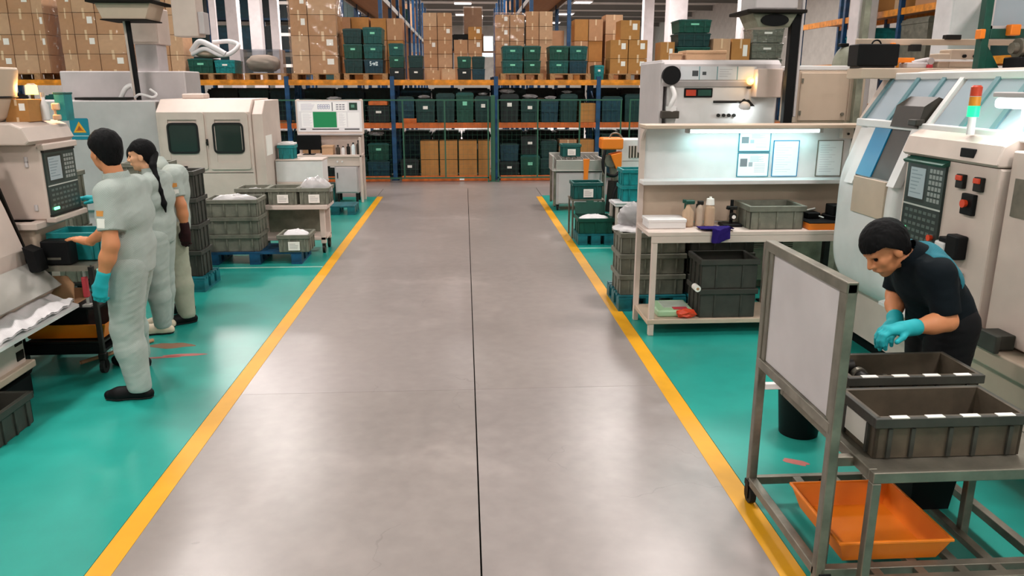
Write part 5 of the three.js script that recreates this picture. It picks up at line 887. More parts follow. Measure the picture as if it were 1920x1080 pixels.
// ------------------------------------------------------------------ right foreground machining centre (faces the aisle)
{
  const t = thing('machining_centre', 'large white and beige machining centre with green screen panel at right', 'machine', [3.6, 0, -4.6]);
  obj(t, 'shell', prism([[5.2, 0.12], [3.02, 0.12], [3.02, 0.5], [2.98, 0.62], [2.98, 1.5], [3.02, 1.72], [3.2, 2.06], [3.4, 2.1], [5.2, 2.1]], 'z', -5.93, -2.2, 0.015), M.beige);
  obj(t, 'plinth', bb(3.1, 5.1, 0, 0.12, -5.9, -2.3), M.black);
  obj(t, 'roof_beam', rb(2.9, 4.6, 2.04, 2.115, -5.93, -5.7, 0.008), M.beigeWarm);
  obj(t, 'roof_edge', rb(3.16, 3.24, 2.03, 2.08, -5.93, -2.25, 0.01), M.whitePaint);
  // sloped glazing: frame + panes (slope from (3.0,1.74) to (3.18,2.03))
  const gl = (z0, z1, m, n) => { const o = obj(t, n, prism([[2.985, 1.755], [3.005, 1.745], [3.185, 2.02], [3.165, 2.03]], 'z', z0, z1), m); return o; };
  for (const [a, b] of [[-5.72, -5.42], [-5.38, -5.12], [-5.08, -4.96]]) gl(a, b, M.glassTeal, 'glazing_pane');
  for (const [a, b] of [[-4.86, -4.58], [-4.55, -4.3], [-4.27, -4.05]]) gl(a, b, M.glassTeal, 'glazing_pane');
  for (const z of [-5.74, -5.4, -5.1, -4.91, -4.565, -4.285, -4.03]) obj(t, 'glazing_bar', prism([[2.97, 1.755], [3.0, 1.735], [3.19, 2.03], [3.16, 2.045]], 'z', z - 0.022, z + 0.022), z === -4.91 ? M.whitePaint : M.tealGrey);
  obj(t, 'glazing_sill', rb(2.94, 3.02, 1.7, 1.755, -5.78, -3.9, 0.01), M.whitePaint);
  // sliding door: bulged white panel with window
  const dg = (() => {                                       // bulged door skin: rounded lower far corner, edges rolled back
    const prof = new THREE.CatmullRomCurve3([[3.06, 0.44], [2.95, 0.5], [2.88, 0.6], [2.845, 0.78], [2.84, 1.0], [2.85, 1.36], [2.915, 1.55], [2.98, 1.74]].map(p => V(p[0], p[1], 0))).getSpacedPoints(60), nu = 28, pos = [], idx = [], zn = -4.92, Rr = 0.34;
    prof.forEach(p => { const q = p.y < 0.44 + Rr ? Rr - Math.sqrt(Math.max(0, Rr * Rr - (0.44 + Rr - p.y) ** 2)) : 0, zf = -5.8 + q; for (let k = 0; k <= nu; k++) { const u = k / nu, e = Math.max(0, 1 - Math.min(u * (zn - zf), (1 - u) * (zn - zf)) / 0.07); pos.push(p.x + (1 - Math.sqrt(Math.max(0, 1 - e * e))) * 0.16, p.y, zf + (zn - zf) * u); } });
    for (let r = 0; r < prof.length - 1; r++) for (let k = 0; k < nu; k++) { const a = r * (nu + 1) + k, c = a + nu + 1; idx.push(a, a + 1, c, a + 1, c + 1, c); }
    const g = new THREE.BufferGeometry(); g.setAttribute('position', new THREE.Float32BufferAttribute(pos, 3)); g.setIndex(idx); g.computeVertexNormals(); g.setAttribute('uv', new THREE.Float32BufferAttribute(new Float32Array(pos.length / 3 * 2), 2)); return g;
  })();
  const d = obj(t, 'sliding_door', dg, M.whitePaint, 'bulged white sliding door');
  const onSlope = (z0, z1, y0, y1, off, m, n, label) => { const X = y => 2.85 + (y - 1.36) * 0.342; obj(d, n, prism([[X(y0) - off, y0], [X(y0) + 0.02, y0], [X(y1) + 0.02, y1], [X(y1) - off, y1]], 'z', z0, z1), m, label); };
  onSlope(-5.5, -5.29, 1.37, 1.73, 0.02, M.blueGuard, 'blue_guard', 'bright blue guard strip');
  onSlope(-5.285, -5.02, 1.37, 1.73, 0.012, M.oilyBrown, 'door_window', 'dark oily door window');
  onSlope(-5.02, -4.93, 1.34, 1.73, 0.035, M.whitePaint, 'door_pillar');
  onSlope(-5.62, -5.5, 1.3, 1.73, 0.015, M.whitePaint, 'door_pillar');
  obj(d, 'cover_plate', rb(2.825, 2.85, 1.1, 1.36, -5.5, -5.06, 0.006), M.beigeWarm); obj(d, 'sticker', [bb(2.835, 2.842, 1.0, 1.03, -5.1, -5.04)], M.lipRed); obj(d, 'sticker', bb(2.836, 2.842, 0.93, 0.99, -5.1, -5.05), M.paperBlue);
  obj(t, 'chip_box', [prism([[2.93, 1.72], [2.99, 1.72], [3.1, 1.9], [3.05, 1.92], [2.96, 1.86]], 'z', -5.28, -4.95), rb(2.9, 2.96, 1.74, 1.78, -5.02, -4.92, 0.008)], M.oilyBrown, 'olive chip box above the door window');
  // console
  obj(t, 'console', prism([[3.1, 0.62], [2.88, 0.62], [2.86, 0.7], [2.86, 1.56], [3.1, 1.56]], 'z', -4.9, -4.0, 0.012), M.beige);
  obj(t, 'console_hood', prism([[3.05, 1.565], [2.85, 1.565], [2.83, 1.58], [2.86, 1.68], [2.93, 1.72], [3.05, 1.72]], 'z', -4.92, -4.0, 0.01), M.beige);
  obj(t, 'hood_recess', rb(2.83, 2.85, 1.6, 1.65, -4.32, -4.2, 0.004), M.black);
  const cp = sheet(t, 'control_panel', 0.4, 0.52, [2.852, 1.28, -4.65], [0, 0, 1], [0, 1, 0], M.panelPrint, 0.018, 'dark green control panel with screen and keys');
  obj(cp, 'panel_visor', prism([[2.86, 1.53], [2.82, 1.52], [2.81, 1.535], [2.86, 1.56]], 'z', -4.86, -4.44), M.tealGreen); obj(cp, 'knob', [cyl(0.02, 0.016, 0.03, 2.835, 1.09, -4.5, 16, 'x')], M.redButton); obj(cp, 'green_lamp', [rb(2.835, 2.85, 1.1, 1.115, -4.83, -4.79, 0.003), rb(2.835, 2.85, 1.06, 1.075, -4.83, -4.79, 0.003)], M.ledGreen);
  for (const z of [-4.3, -4.14]) { const s = obj(t, 'rocker_switch', rb(2.835, 2.862, 1.42, 1.5, z - 0.035, z + 0.035, 0.006), M.darkMetal); obj(s, 'red_cap', rb(2.825, 2.838, 1.465, 1.495, z - 0.028, z + 0.028, 0.005), M.redButton); }
  const es = obj(t, 'emergency_plate', rb(2.835, 2.862, 1.28, 1.4, -4.26, -4.15, 0.006), M.black); obj(es, 'red_button', [cyl(0.024, 0.02, 0.025, 2.825, 1.345, -4.21, 18, 'x')], M.redButton);
  obj(t, 'hand_wheel_box', [rb(2.79, 2.86, 1.02, 1.16, -4.28, -4.17, 0.012), rb(2.8, 2.86, 1.1, 1.13, -4.36, -4.28, 0.006)], M.black); obj(t, 'pendant', rb(2.8, 2.86, 0.98, 1.1, -4.4, -4.3, 0.014), M.whitePaint); obj(t, 'cable', tube([[2.83, 0.98, -4.34], [2.78, 0.92, -4.3], [2.78, 0.88, -4.25], [2.82, 0.86, -4.2], [2.84, 0.95, -4.18]], 0.016, 24, 8), M.black);
  obj(t, 'bracket', [rb(2.77, 2.86, 0.83, 0.92, -4.42, -4.3, 0.01)], M.greyPaint);
  obj(t, 'side_panel', rb(2.9, 3.02, 0.64, 1.66, -3.98, -2.4, 0.012), M.beige); obj(t, 'side_notice', bb(2.892, 2.9, 1.32, 1.52, -3.92, -3.6), M.zinc);
  obj(t, 'ledge', rb(2.8, 3.05, 0.52, 0.62, -4.1, -2.3, 0.012), M.beigeWarm); obj(t, 'lower_skirt', rb(2.86, 3.05, 0.36, 0.52, -4.9, -2.3, 0.01), M.beigeWarm); obj(t, 'skirt_edge', prism([[2.8, 0.55], [2.98, 0.58], [2.98, 0.62], [2.8, 0.57]], 'z', -4.92, -4.1), M.whitePaint); obj(t, 'outlet_box', rb(2.77, 2.8, 0.62, 0.72, -3.9, -3.7, 0.008), M.crateDark);
  obj(t, 'outlet_mount', rb(2.795, 2.9, 0.63, 0.71, -3.87, -3.73, 0.004), M.crateDark);
  const st = thing('signal_tower', 'three colour signal tower with lit green segment on the machine', 'lamp', [2.9, 1.72, -4.36]);
  obj(st, 'stem', cyl(0.022, 0.02, 0.1, 2.9, 1.77, -4.36, 18), M.whitePaint); obj(st, 'green_lens', cyl(0.032, 0.032, 0.06, 2.9, 1.85, -4.36, 22), M.greenGlow); obj(st, 'amber_lens', cyl(0.03, 0.03, 0.05, 2.9, 1.907, -4.36, 22), M.beaconAmber); obj(st, 'red_lens', cyl(0.03, 0.03, 0.05, 2.9, 1.96, -4.36, 22), M.beaconRed); obj(st, 'cap', cyl(0.03, 0.02, 0.01, 2.9, 1.99, -4.36, 20), M.beaconRed);
  const G = new THREE.PointLight(new THREE.Color(0.1, 1, 0.6), 0.1); G.position.set(0, 0.13, 0); G.castShadow = true; st.add(G);
  const wl = thing('work_lamp', 'bright white work lamp on the right end of the machine glazing', 'lamp', [2.9, 1.75, -4.05]);
  obj(wl, 'housing', rb(2.86, 2.96, 1.93, 1.96, -4.16, -3.86, 0.008), M.greyPaint); obj(wl, 'glow', rb(2.865, 2.955, 1.875, 1.93, -4.15, -3.87, 0.02), M.workGlow); obj(wl, 'bracket', [rod([2.95, 1.75, -4.02], [2.95, 1.94, -4.02], 0.01)], M.greyPaint);
  const W = new THREE.RectAreaLight(new THREE.Color(0.85, 1, 1), 24, 0.26, 0.08); W.position.set(0.0, 0.12, 0.04); W.rotation.set(-Math.PI / 2, 0, Math.PI / 2); W.castShadow = true; wl.add(W);
}
{ // clutter above the machining centre
  const R = 2.115;
  const b = thing('black_toolbox', 'black boxy case on the machine roof beam beside the grey post', 'case', [3.02, R, -5.8]); obj(b, 'case', rb(2.88, 3.19, R + 0.015, R + 0.17, -5.9, -5.74, 0.01), M.black); obj(b, 'handle', new THREE.TorusGeometry(0.035, 0.006, 8, 18, Math.PI).translate(3.05, R + 0.165, -5.82), M.black); obj(b, 'foot', bb(2.9, 3.17, R, R + 0.015, -5.89, -5.75), M.darkMetal);
  const g = thing('gantry', 'pale horizontal gantry bar over the machine roof with clamps', 'gantry', [3.4, R, -5.85]);
  obj(g, 'bar', rb(2.94, 4.2, 2.285, 2.33, -5.93, -5.91, 0.006), M.beigeWarm); each(g, 'post', [rb(3.24, 3.27, R, 2.285, -5.93, -5.91, 0.004), rb(3.95, 3.99, R, 2.285, -5.93, -5.91, 0.004)], M.beigeWarm); each(g, 'clamp', [rb(3.62, 3.74, 2.325, 2.36, -5.94, -5.89, 0.005), rb(3.36, 3.44, 2.24, 2.29, -5.94, -5.89, 0.005)], M.darkMetal); obj(g, 'orange_clip', rb(3.2, 3.235, 2.23, 2.3, -5.91, -5.88, 0.006), M.orangePlastic);
  const e = thing('drive_unit', 'beige drive unit with black knobs on the machine roof', 'machine', [3.66, R, -5.8]); obj(e, 'body', [rb(3.58, 3.85, R, 2.25, -5.89, -5.74, 0.01), rb(3.5, 3.6, R, 2.22, -5.88, -5.75, 0.01)], M.beigeWarm); obj(e, 'flange', rb(3.48, 3.86, R + 0.045, R + 0.06, -5.895, -5.72, 0.004), M.whitePaint); each(e, 'knob', [cyl(0.012, 0.012, 0.03, 3.68, 2.2, -5.735, 12, 'z'), cyl(0.012, 0.012, 0.03, 3.76, 2.2, -5.735, 12, 'z')], M.black);
  const f = thing('parts_bundle', 'blue grey bundle of fittings lying on the machine roof', 'fittings', [3.36, R, -5.8]); obj(f, 'fitting', [rb(3.26, 3.42, R, R + 0.04, -5.86, -5.74, 0.01), cyl(0.025, 0.025, 0.08, 3.45, R + 0.05, -5.8, 16, 'z'), rod([3.32, R + 0.035, -5.8], [3.45, R + 0.06, -5.8], 0.02)], M.greyPaint); obj(f, 'red_cap', rb(3.4, 3.44, R, R + 0.025, -5.735, -5.71, 0.005), M.lipRed); obj(f, 'orange_band', rb(3.21, 3.34, R + 0.04, R + 0.075, -5.84, -5.79, 0.004), M.orangePlastic);
  const p = thing('gantry_post', 'dark green upright of the gantry robot at the right edge', 'post', [3.45, 2.09, -5.2]); obj(p, 'upright', rb(3.42, 3.475, 2.1, 3.3, -5.23, -5.17, 0.006), M.tealGreen); obj(p, 'cross_beam', rb(3.475, 4.5, 2.29, 2.355, -5.24, -5.17, 0.008), M.tealGreen); each(p, 'orange_clamp', [rb(3.39, 3.425, 2.29, 2.35, -5.2, -5.14, 0.006), rb(3.58, 3.65, 2.31, 2.38, -5.18, -5.12, 0.008)], M.orangePlastic); obj(p, 'gusset', prism([[3.475, 2.1], [3.58, 2.1], [3.475, 2.25]], 'z', -5.22, -5.18), M.tealGreen);
  const m = thing('servo_motor', 'steel and black cylindrical motor on the gantry at top right', 'motor', [3.65, 2.1, -5.0]); obj(m, 'barrel', [cyl(0.062, 0.062, 0.13, 3.63, 2.225, -5.02, 28, 'x'), cyl(0.035, 0.035, 0.04, 3.55, 2.225, -5.02, 24, 'x')], M.zinc); obj(m, 'band', cyl(0.065, 0.065, 0.025, 3.6, 2.225, -5.02, 28, 'x'), M.crateBrown); each(m, 'end_cap', [cyl(0.045, 0.045, 0.02, 3.705, 2.225, -5.02, 24, 'x'), cyl(0.036, 0.036, 0.012, 3.66, 2.23, -4.957, 24, 'z')], M.black); obj(m, 'mount', rb(3.54, 3.75, 2.1, 2.17, -5.1, -4.93, 0.01), M.black);
  const c = thing('polycarbonate_screen', 'clear polycarbonate screen on the gantry at the top right corner', 'screen', [3.9, 2.355, -5.2]); obj(c, 'pane', bb(3.49, 4.4, 2.37, 3.0, -5.212, -5.206), M.glassTeal); obj(c, 'frame', [bb(3.48, 3.5, 2.355, 3.02, -5.225, -5.195), bb(4.38, 4.4, 2.355, 3.02, -5.225, -5.195), bb(3.48, 4.4, 2.355, 2.375, -5.225, -5.195), bb(3.48, 4.4, 3.0, 3.02, -5.225, -5.195)], M.greyPaint);
}
// ------------------------------------------------------------------ far right group: trolley, arm machine, teal bins
{
  const t = thing('tool_trolley', 'grey panelled trolley with steel tray on top', 'trolley', [1.84, 0, -12.6]);
  obj(t, 'cabinet', rb(1.46, 2.22, 0.1, 0.62, -13.0, -12.5, 0.01), M.greyPaint); obj(t, 'front_panel', rb(1.5, 2.18, 0.12, 0.6, -12.5, -12.485, 0.006), M.greyPaint);
  each(t, 'post', [rb(1.42, 1.46, 0.08, 0.66, -12.52, -12.48, 0.005), rb(2.22, 2.26, 0.08, 0.66, -12.52, -12.48, 0.005), rb(1.42, 1.46, 0.08, 0.66, -13.02, -12.98, 0.005), rb(2.22, 2.26, 0.08, 0.66, -13.02, -12.98, 0.005)], M.zinc);
  obj(t, 'tray', [rb(1.4, 2.24, 0.64, 0.66, -13.02, -12.46, 0.004), rb(1.46, 2.2, 0.66, 0.82, -12.5, -12.48, 0.006), rb(1.4, 1.43, 0.66, 0.88, -13.02, -12.5, 0.005), rb(2.2, 2.23, 0.66, 0.84, -13.02, -12.5, 0.005), rb(1.4, 2.23, 0.66, 0.9, -13.02, -12.99, 0.005)], M.steel);
  each(t, 'grid_rod', [...Array(9)].map((_, i) => rod([1.46 + i * 0.09, 0.85, -12.98], [1.46 + i * 0.09, 0.83, -12.5], 0.008, 8)), M.steel);
  for (const [x, z] of [[1.5, -12.55], [2.18, -12.55], [1.5, -12.95], [2.18, -12.95]]) obj(t, 'caster', [cyl(0.04, 0.04, 0.03, x, 0.04, z, 18, 'x'), bb(x - 0.022, x + 0.022, 0.05, 0.1, z - 0.02, z + 0.02)], M.rubber);
  const s = thing('orange_strap', 'orange hanging strip on the front of the tool trolley', 'strip', [1.95, 0.4, -12.47]); obj(s, 'strip', [prism([[1.9, 0.82], [2.0, 0.83], [1.98, 0.62], [1.975, 0.42], [1.9, 0.42], [1.91, 0.6]], 'z', -12.478, -12.455), rb(1.9, 2.0, 0.82, 0.835, -12.5, -12.455, 0.003)], M.orangePlastic);
  const P = crateProto(0.32, 0.2, 0.28, M.teal, { tag: true, ribs: [2, 2] }); dup(P, [1.72, 0.86, -12.75], 0, 'teal crate with white card on top of the tool trolley');
}
{
  const t = thing('arm_machine', 'machine with orange arm covers beside a white vented cabinet', 'machine', [2.35, 0, -12.5]);
  obj(t, 'base', [cyl(0.14, 0.1, 0.5, 2.4, 0.25, -12.4, 24)], M.darkMetal); obj(t, 'upper_cover', rb(2.15, 2.5, 1.0, 1.18, -12.55, -12.25, 0.03), M.orangePlastic); obj(t, 'lower_cover', [prism([[2.3, 0.92], [2.48, 0.96], [2.48, 0.72], [2.4, 0.7]], 'z', -12.5, -12.25, 0.01)], M.orangePlastic);
  obj(t, 'joint', [cyl(0.1, 0.1, 0.16, 2.32, 0.82, -12.38, 24, 'z'), rod([2.2, 1.0, -12.35], [2.22, 0.6, -12.35], 0.03), rod([2.4, 0.5, -12.38], [2.35, 0.8, -12.38], 0.06)], M.zinc); each(t, 'hose', [tube([[2.2, 1.0, -12.2], [2.16, 0.8, -12.15], [2.2, 0.65, -12.12], [2.35, 0.6, -12.15], [2.44, 0.66, -12.2]], 0.025, 30, 8), tube([[2.44, 0.5, -12.2], [2.36, 0.35, -12.15], [2.3, 0.1, -12.1]], 0.03, 20, 8)], M.black); obj(t, 'top_cable', tube([[2.3, 1.18, -12.4], [2.34, 1.24, -12.4], [2.44, 1.24, -12.4], [2.5, 1.18, -12.4]], 0.015, 16, 6), M.zinc);
  const c = thing('vented_cabinet', 'white vented cabinet behind the teal crates', 'cabinet', [2.75, 0, -12.6]); obj(c, 'body', rb(2.52, 3.1, 0, 1.14, -12.95, -12.5, 0.012), M.whitePaint); const v = obj(c, 'vent', bb(2.64, 2.94, 0.85, 1.04, -12.5, -12.49), M.crateBrown); for (let i = 0; i < 6; i++) obj(v, 'vent_bar', bb(2.655 + i * 0.05, 2.675 + i * 0.05, 0.85, 1.04, -12.492, -12.48), M.beige); obj(c, 'door_seam', bb(2.54, 3.08, 0.795, 0.8, -12.502, -12.497), M.darkGap); obj(c, 'latch', rb(2.93, 2.96, 0.7, 0.76, -12.5, -12.485, 0.004), M.darkMetal);
}
{
  const A = crateProto(0.4, 0.22, 0.34, M.teal, { tag: true, ribs: [3, 2] }), B = crateProto(0.46, 0.2, 0.4, M.tealGreen, { ribs: [3, 2] }), C = crateProto(0.34, 0.2, 0.34, M.tealBright, { ribs: [2, 2] });
  const pl = palletProto(M.palletTeal, 0.46, 0.44); dup(pl, [1.66, 0, -9.9], 0, 'teal pallet under the open teal crates right of the aisle', 'teal pallets');
  dup(B, [1.66, 0.14, -9.9], 0, 'dark teal open crate filled with white parts by the aisle');
  const rk = thing('crate_stand', 'slim steel stand holding the labelled teal crate', 'stand', [1.62, 0, -10.3]); obj(rk, 'shelf', rb(1.4, 1.84, 0.5, 0.52, -10.54, -10.14, 0.004), M.zinc); for (const [x, z] of [[1.42, -10.16], [1.82, -10.16], [1.42, -10.52], [1.82, -10.52]]) obj(rk, 'leg', rb(x - 0.012, x + 0.012, 0, 0.5, z - 0.012, z + 0.012, 0.003), M.zinc); obj(rk, 'upright_rod', rod([1.84, 0, -10.13], [1.84, 0.95, -10.13], 0.01), M.steel);
  dup(A, [1.62, 0.52, -10.34], 0, 'labelled teal crate on the slim stand beside the trolley');
  const h = thing('white_parts', 'heap of small white parts in the open teal crate', 'parts', [1.66, 0.28, -9.9]); const g = new THREE.SphereGeometry(1, 24, 10, 0, Math.PI * 2, 0, Math.PI / 2), p = g.attributes.position; for (let i = 0; i < p.count; i++) { const q = 1 + 0.3 * noise.noise(p.getX(i) * 5, p.getZ(i) * 5, 6); p.setXYZ(i, p.getX(i) * 0.2, p.getY(i) * 0.06 * q, p.getZ(i) * 0.17); } g.computeVertexNormals(); obj(h, 'parts', g.translate(1.66, 0.3, -9.9), M.whiteCloth);
  const lid = thing('teal_crate_lid', 'dark teal crate lid leaning behind the open teal crate', 'plate', [1.66, 0.3, -10.07]); obj(lid, 'lid', [rb(-0.2, 0.2, 0, 0.16, -0.01, 0.01, 0.006).rotateX(-0.25).translate(1.64, 0.34, -10.075), rb(-0.05, 0.05, 0.15, 0.18, -0.008, 0.008, 0.004).rotateX(-0.25).translate(1.64, 0.34, -10.075)], M.tealGreen);  // a loose crate lid, tilted against the crate
  const tb = thing('side_table', 'white side table carrying two stacked bright teal crates', 'table', [2.12, 0, -9.75]); obj(tb, 'table_top', rb(1.86, 2.4, 0.52, 0.55, -9.95, -9.5, 0.006), M.whitePaint); for (const [x, z] of [[1.89, -9.53], [2.37, -9.53], [1.89, -9.92], [2.37, -9.92]]) obj(tb, 'leg', rb(x - 0.018, x + 0.018, 0, 0.52, z - 0.018, z + 0.018, 0.004), M.beige); obj(tb, 'back_panel', bb(1.91, 2.35, 0.1, 0.52, -9.925, -9.915), M.crateBrown);
  obj(tb, 'cloth', [rb(1.85, 2.1, 0.55, 0.575, -9.8, -9.49, 0.012), rb(2.1, 2.4, 0.55, 0.565, -9.9, -9.5, 0.007)], M.whiteCloth);
  dup(C, [2.12, 0.575, -9.72], 0, 'bright teal crate, lower of two on the white side table'); dup(C, [2.12, 0.776, -9.72], 0, 'bright teal crate, upper of two on the white side table');
  const gb = thing('clear_bag', 'grey plastic bag under the white side table', 'bag', [2.12, 0, -9.7]); const bg = new THREE.SphereGeometry(1, 24, 16), bp = bg.attributes.position; for (let i = 0; i < bp.count; i++) { const x = bp.getX(i), y = bp.getY(i), z = bp.getZ(i), q = 1 + 0.25 * noise.noise(x * 4, y * 4, z * 4); bp.setXYZ(i, x * q * 0.2, Math.max(-0.17, y * q * 0.19) + 0.17, z * q * 0.15); } bg.computeVertexNormals(); obj(gb, 'bag', bg.translate(2.12, 0, -9.7), M.filmCloudy);
  const gt = thing('green_tub', 'small green tub behind the open teal crate', 'tub', [1.98, 0, -10.1]); obj(gt, 'tub', taperBox(0.2, 0.3, 0.2, 0.8).translate(2.02, 0, -10.12), M.tealGreen); obj(gt, 'rim', rb(1.91, 2.13, 0.28, 0.31, -10.23, -10.01, 0.008), M.tealGreen);
}
// ------------------------------------------------------------------ right foreground cart with board and crates
{
  const t = thing('trolley_cart', 'steel trolley cart with grey board, shelf and lower frame', 'cart', [1.85, 0, -2.95]);
  const x0 = 1.38, z0 = -3.36, z1 = -2.62;
  obj(t, 'board_post', rb(x0 - 0.02, x0 + 0.02, 0.1, 1.31, z0 - 0.02, z0 + 0.02, 0.005), M.zinc); obj(t, 'board_post', rb(x0 - 0.02, x0 + 0.02, 0.06, 1.31, z1 - 0.02, z1 + 0.02, 0.005), M.zinc);
  const b = obj(t, 'board', rb(x0 - 0.006, x0 + 0.01, 0.76, 1.28, z0 + 0.02, z1 - 0.02, 0.004), M.greyPaint, 'grey blank board'); each(b, 'frame', [rb(x0 - 0.022, x0 + 0.022, 1.27, 1.315, z0 - 0.02, z1 + 0.02, 0.005), rb(x0 - 0.022, x0 + 0.022, 0.715, 0.76, z0, z1, 0.005)], M.zinc); each(b, 'inner_edge', [rb(x0 - 0.014, x0 - 0.004, 0.76, 1.28, z0 + 0.02, z0 + 0.06, 0.003), rb(x0 - 0.014, x0 - 0.004, 0.76, 1.28, z1 - 0.05, z1 - 0.02, 0.003)], M.zinc);
  obj(t, 'cross_rail', rb(1.4, 1.52, 0.6, 0.63, -3.37, -3.34, 0.004), M.whitePaint);
  // shelf frame on posts
  const sx0 = 1.5, sx1 = 2.34, sz0 = -3.4, sz1 = -2.52, sy = 0.6;
  obj(t, 'shelf', [rb(sx0, sx1, sy - 0.045, sy, sz1 - 0.035, sz1, 0.005), rb(sx0, sx1, sy - 0.045, sy, sz0, sz0 + 0.035, 0.005), rb(sx0, sx0 + 0.035, sy - 0.045, sy, sz0 + 0.035, sz1 - 0.035, 0.005), rb(sx1 - 0.035, sx1, sy - 0.045, sy, sz0 + 0.035, sz1 - 0.035, 0.005), bb(sx0 + 0.03, sx1 - 0.03, sy - 0.012, sy - 0.004, sz0 + 0.03, sz1 - 0.03)], M.zinc);
  for (const [x, z] of [[sx0 + 0.018, sz1 - 0.018], [1.425, -2.69], [2.13, -2.86], [sx1 - 0.018, sz1 - 0.018], [sx1 - 0.018, sz0 + 0.018]]) obj(t, 'post', rb(x - 0.018, x + 0.018, 0.1, sy - 0.045, z - 0.018, z + 0.018, 0.005), M.zinc);
  const by = 0.13;
  obj(t, 'shelf_bracket', rb(1.407, 1.52, sy - 0.05, sy - 0.01, -2.708, -2.672, 0.004), M.zinc);
  obj(t, 'base_frame', [rb(x0 - 0.02, x0 + 0.02, by - 0.03, by + 0.01, z0, z1, 0.004), rb(x0, sx1, by - 0.03, by + 0.01, z1 - 0.02, z1 + 0.02, 0.004), rb(x0, sx1, by - 0.03, by + 0.01, z0 - 0.015, z0 + 0.015, 0.004), rb(sx1 - 0.04, sx1, by - 0.03, by + 0.01, z0, z1, 0.004), rb(sx0, sx1, by - 0.03, by + 0.01, -2.56, -2.52, 0.004)], M.zinc);
  for (const x of [1.6, 1.78, 1.95, 2.1]) obj(t, 'base_slat', rb(x - 0.02, x + 0.02, by - 0.02, by + 0.008, z0, -2.5, 0.003), M.zinc);
  for (const [x, z] of [[x0, z0], [x0 + 0.02, z1], [sx1 - 0.03, z0], [sx1 - 0.03, -2.55], [1.74, z0 + 0.02]]) { const w = obj(t, 'caster', [bb(x - 0.022, x - 0.015, 0.03, 0.11, z - 0.02, z + 0.02), bb(x + 0.015, x + 0.022, 0.03, 0.11, z - 0.02, z + 0.02), rb(x - 0.025, x + 0.025, 0.09, 0.12, z - 0.025, z + 0.025, 0.004)], M.black); obj(w, 'wheel', cyl(0.045, 0.045, 0.028, x, 0.045, z, 24, 'x'), M.rubber); }
  const o = thing('orange_tray', 'large orange plastic tray on the cart lower frame', 'tray', [1.68, 0.138, -2.85]);
  const ax0 = 1.46, ax1 = 1.92, az0 = -3.1, az1 = -2.62;
  obj(o, 'tray', openTray(ax0, ax1, az0, az1, 0.14, 0.24, 0.035, 0.007), M.orangePlastic); obj(o, 'rim', [rb(ax0 - 0.006, ax1 + 0.006, 0.234, 0.246, az0 - 0.006, az0 + 0.006, 0.003, 1), rb(ax0 - 0.006, ax1 + 0.006, 0.234, 0.246, az1 - 0.006, az1 + 0.006, 0.003, 1), rb(ax0 - 0.006, ax0 + 0.006, 0.234, 0.246, az0, az1, 0.003, 1), rb(ax1 - 0.006, ax1 + 0.006, 0.234, 0.246, az0, az1, 0.003, 1)], M.orangePlastic);
  const P = proto('parts_crate', 'crate');
  { // low wide crate with notched rim
    const w = 0.6, h = 0.17, d = 0.3, x = w / 2, z = d / 2;
    obj(P.root, 'body', [bb(-x + 0.01, x - 0.01, 0, 0.012, -z + 0.01, z - 0.01), bb(-x + 0.008, -x + 0.02, 0, h, -z + 0.008, z - 0.008), bb(x - 0.02, x - 0.008, 0, h, -z + 0.008, z - 0.008), bb(-x + 0.008, x - 0.008, 0, h, -z + 0.008, -z + 0.02), bb(-x + 0.008, x - 0.008, 0, h, z - 0.02, z - 0.008)], M.cratePanel);
    obj(P.root, 'rim', [rb(-x - 0.008, x + 0.008, h - 0.04, h, z - 0.012, z + 0.008, 0.004, 1), rb(-x - 0.008, x + 0.008, h - 0.04, h, -z - 0.008, -z + 0.012, 0.004, 1), rb(-x - 0.008, -x + 0.012, h - 0.04, h, -z, z, 0.004, 1), rb(x - 0.012, x + 0.008, h - 0.04, h, -z, z, 0.004, 1)], M.crateDark);
    const rg = sharedBox(0.016, h - 0.05, 0.014); for (const q of [-0.24, -0.15, 0.0, 0.1, 0.24]) for (const s of [-1, 1]) share(P.root, 'rib', rg, M.crateDark, [q, h / 2 - 0.02, s * (z - 0.004)]);
    const rl = sharedBox(0.07, 0.004, 0.024); [-0.21, -0.07, 0.07, 0.21].forEach(q => share(P.root, 'rim_label', rl, M.paper, [q, h + 0.001, z - 0.006], null, 'pale sticker on the rim'));
    const rs = sharedBox(0.014, h - 0.05, 0.016); for (const q of [-0.09, 0.09]) for (const s of [-1, 1]) share(P.root, 'rib', rs, M.crateDark, [s * (x - 0.004), h / 2 - 0.02, q]);
    obj(P.root, 'side_label', bb(-x - 0.001, -x + 0.007, 0.03, h - 0.045, -0.08, 0.08), M.paper, 'white paper card on the short side');
  }
  dup(P, [1.85, sy, -2.78], 0, 'brown grey crate with pale rim stickers at the front of the cart'); 
  dup(P, [1.95, sy, -3.2], 0, 'brown grey crate with pale rim stickers at the back of the cart');
  // dark metal parts in the rear crate
  let k = 0; for (const [x, y, z, r, h, ax] of [[1.72, 0.66, -3.22, 0.035, 0.12, 'x'], [1.8, 0.7, -3.25, 0.03, 0.14, 'z'], [1.74, 0.73, -3.3, 0.03, 0.1, 'x'], [1.86, 0.66, -3.2, 0.035, 0.13, 'z'], [1.93, 0.66, -3.26, 0.03, 0.1, 'x'], [1.8, 0.66, -3.13, 0.03, 0.1, 'z'], [2.0, 0.65, -3.18, 0.028, 0.12, 'x']]) { k++; const q = thing('metal_part', `dark machined part in the rear cart crate, ${ORD[k]} from the board`, 'metal part', [x, y, z], 'machined parts in the rear crate'); obj(q, 'barrel', cyl(r, r, h, x, y, z, 18, ax), M.darkMetal); obj(q, 'shoulder', cyl(r * 1.25, r * 1.25, h * 0.2, x, y, z, 18, ax), M.zinc); }
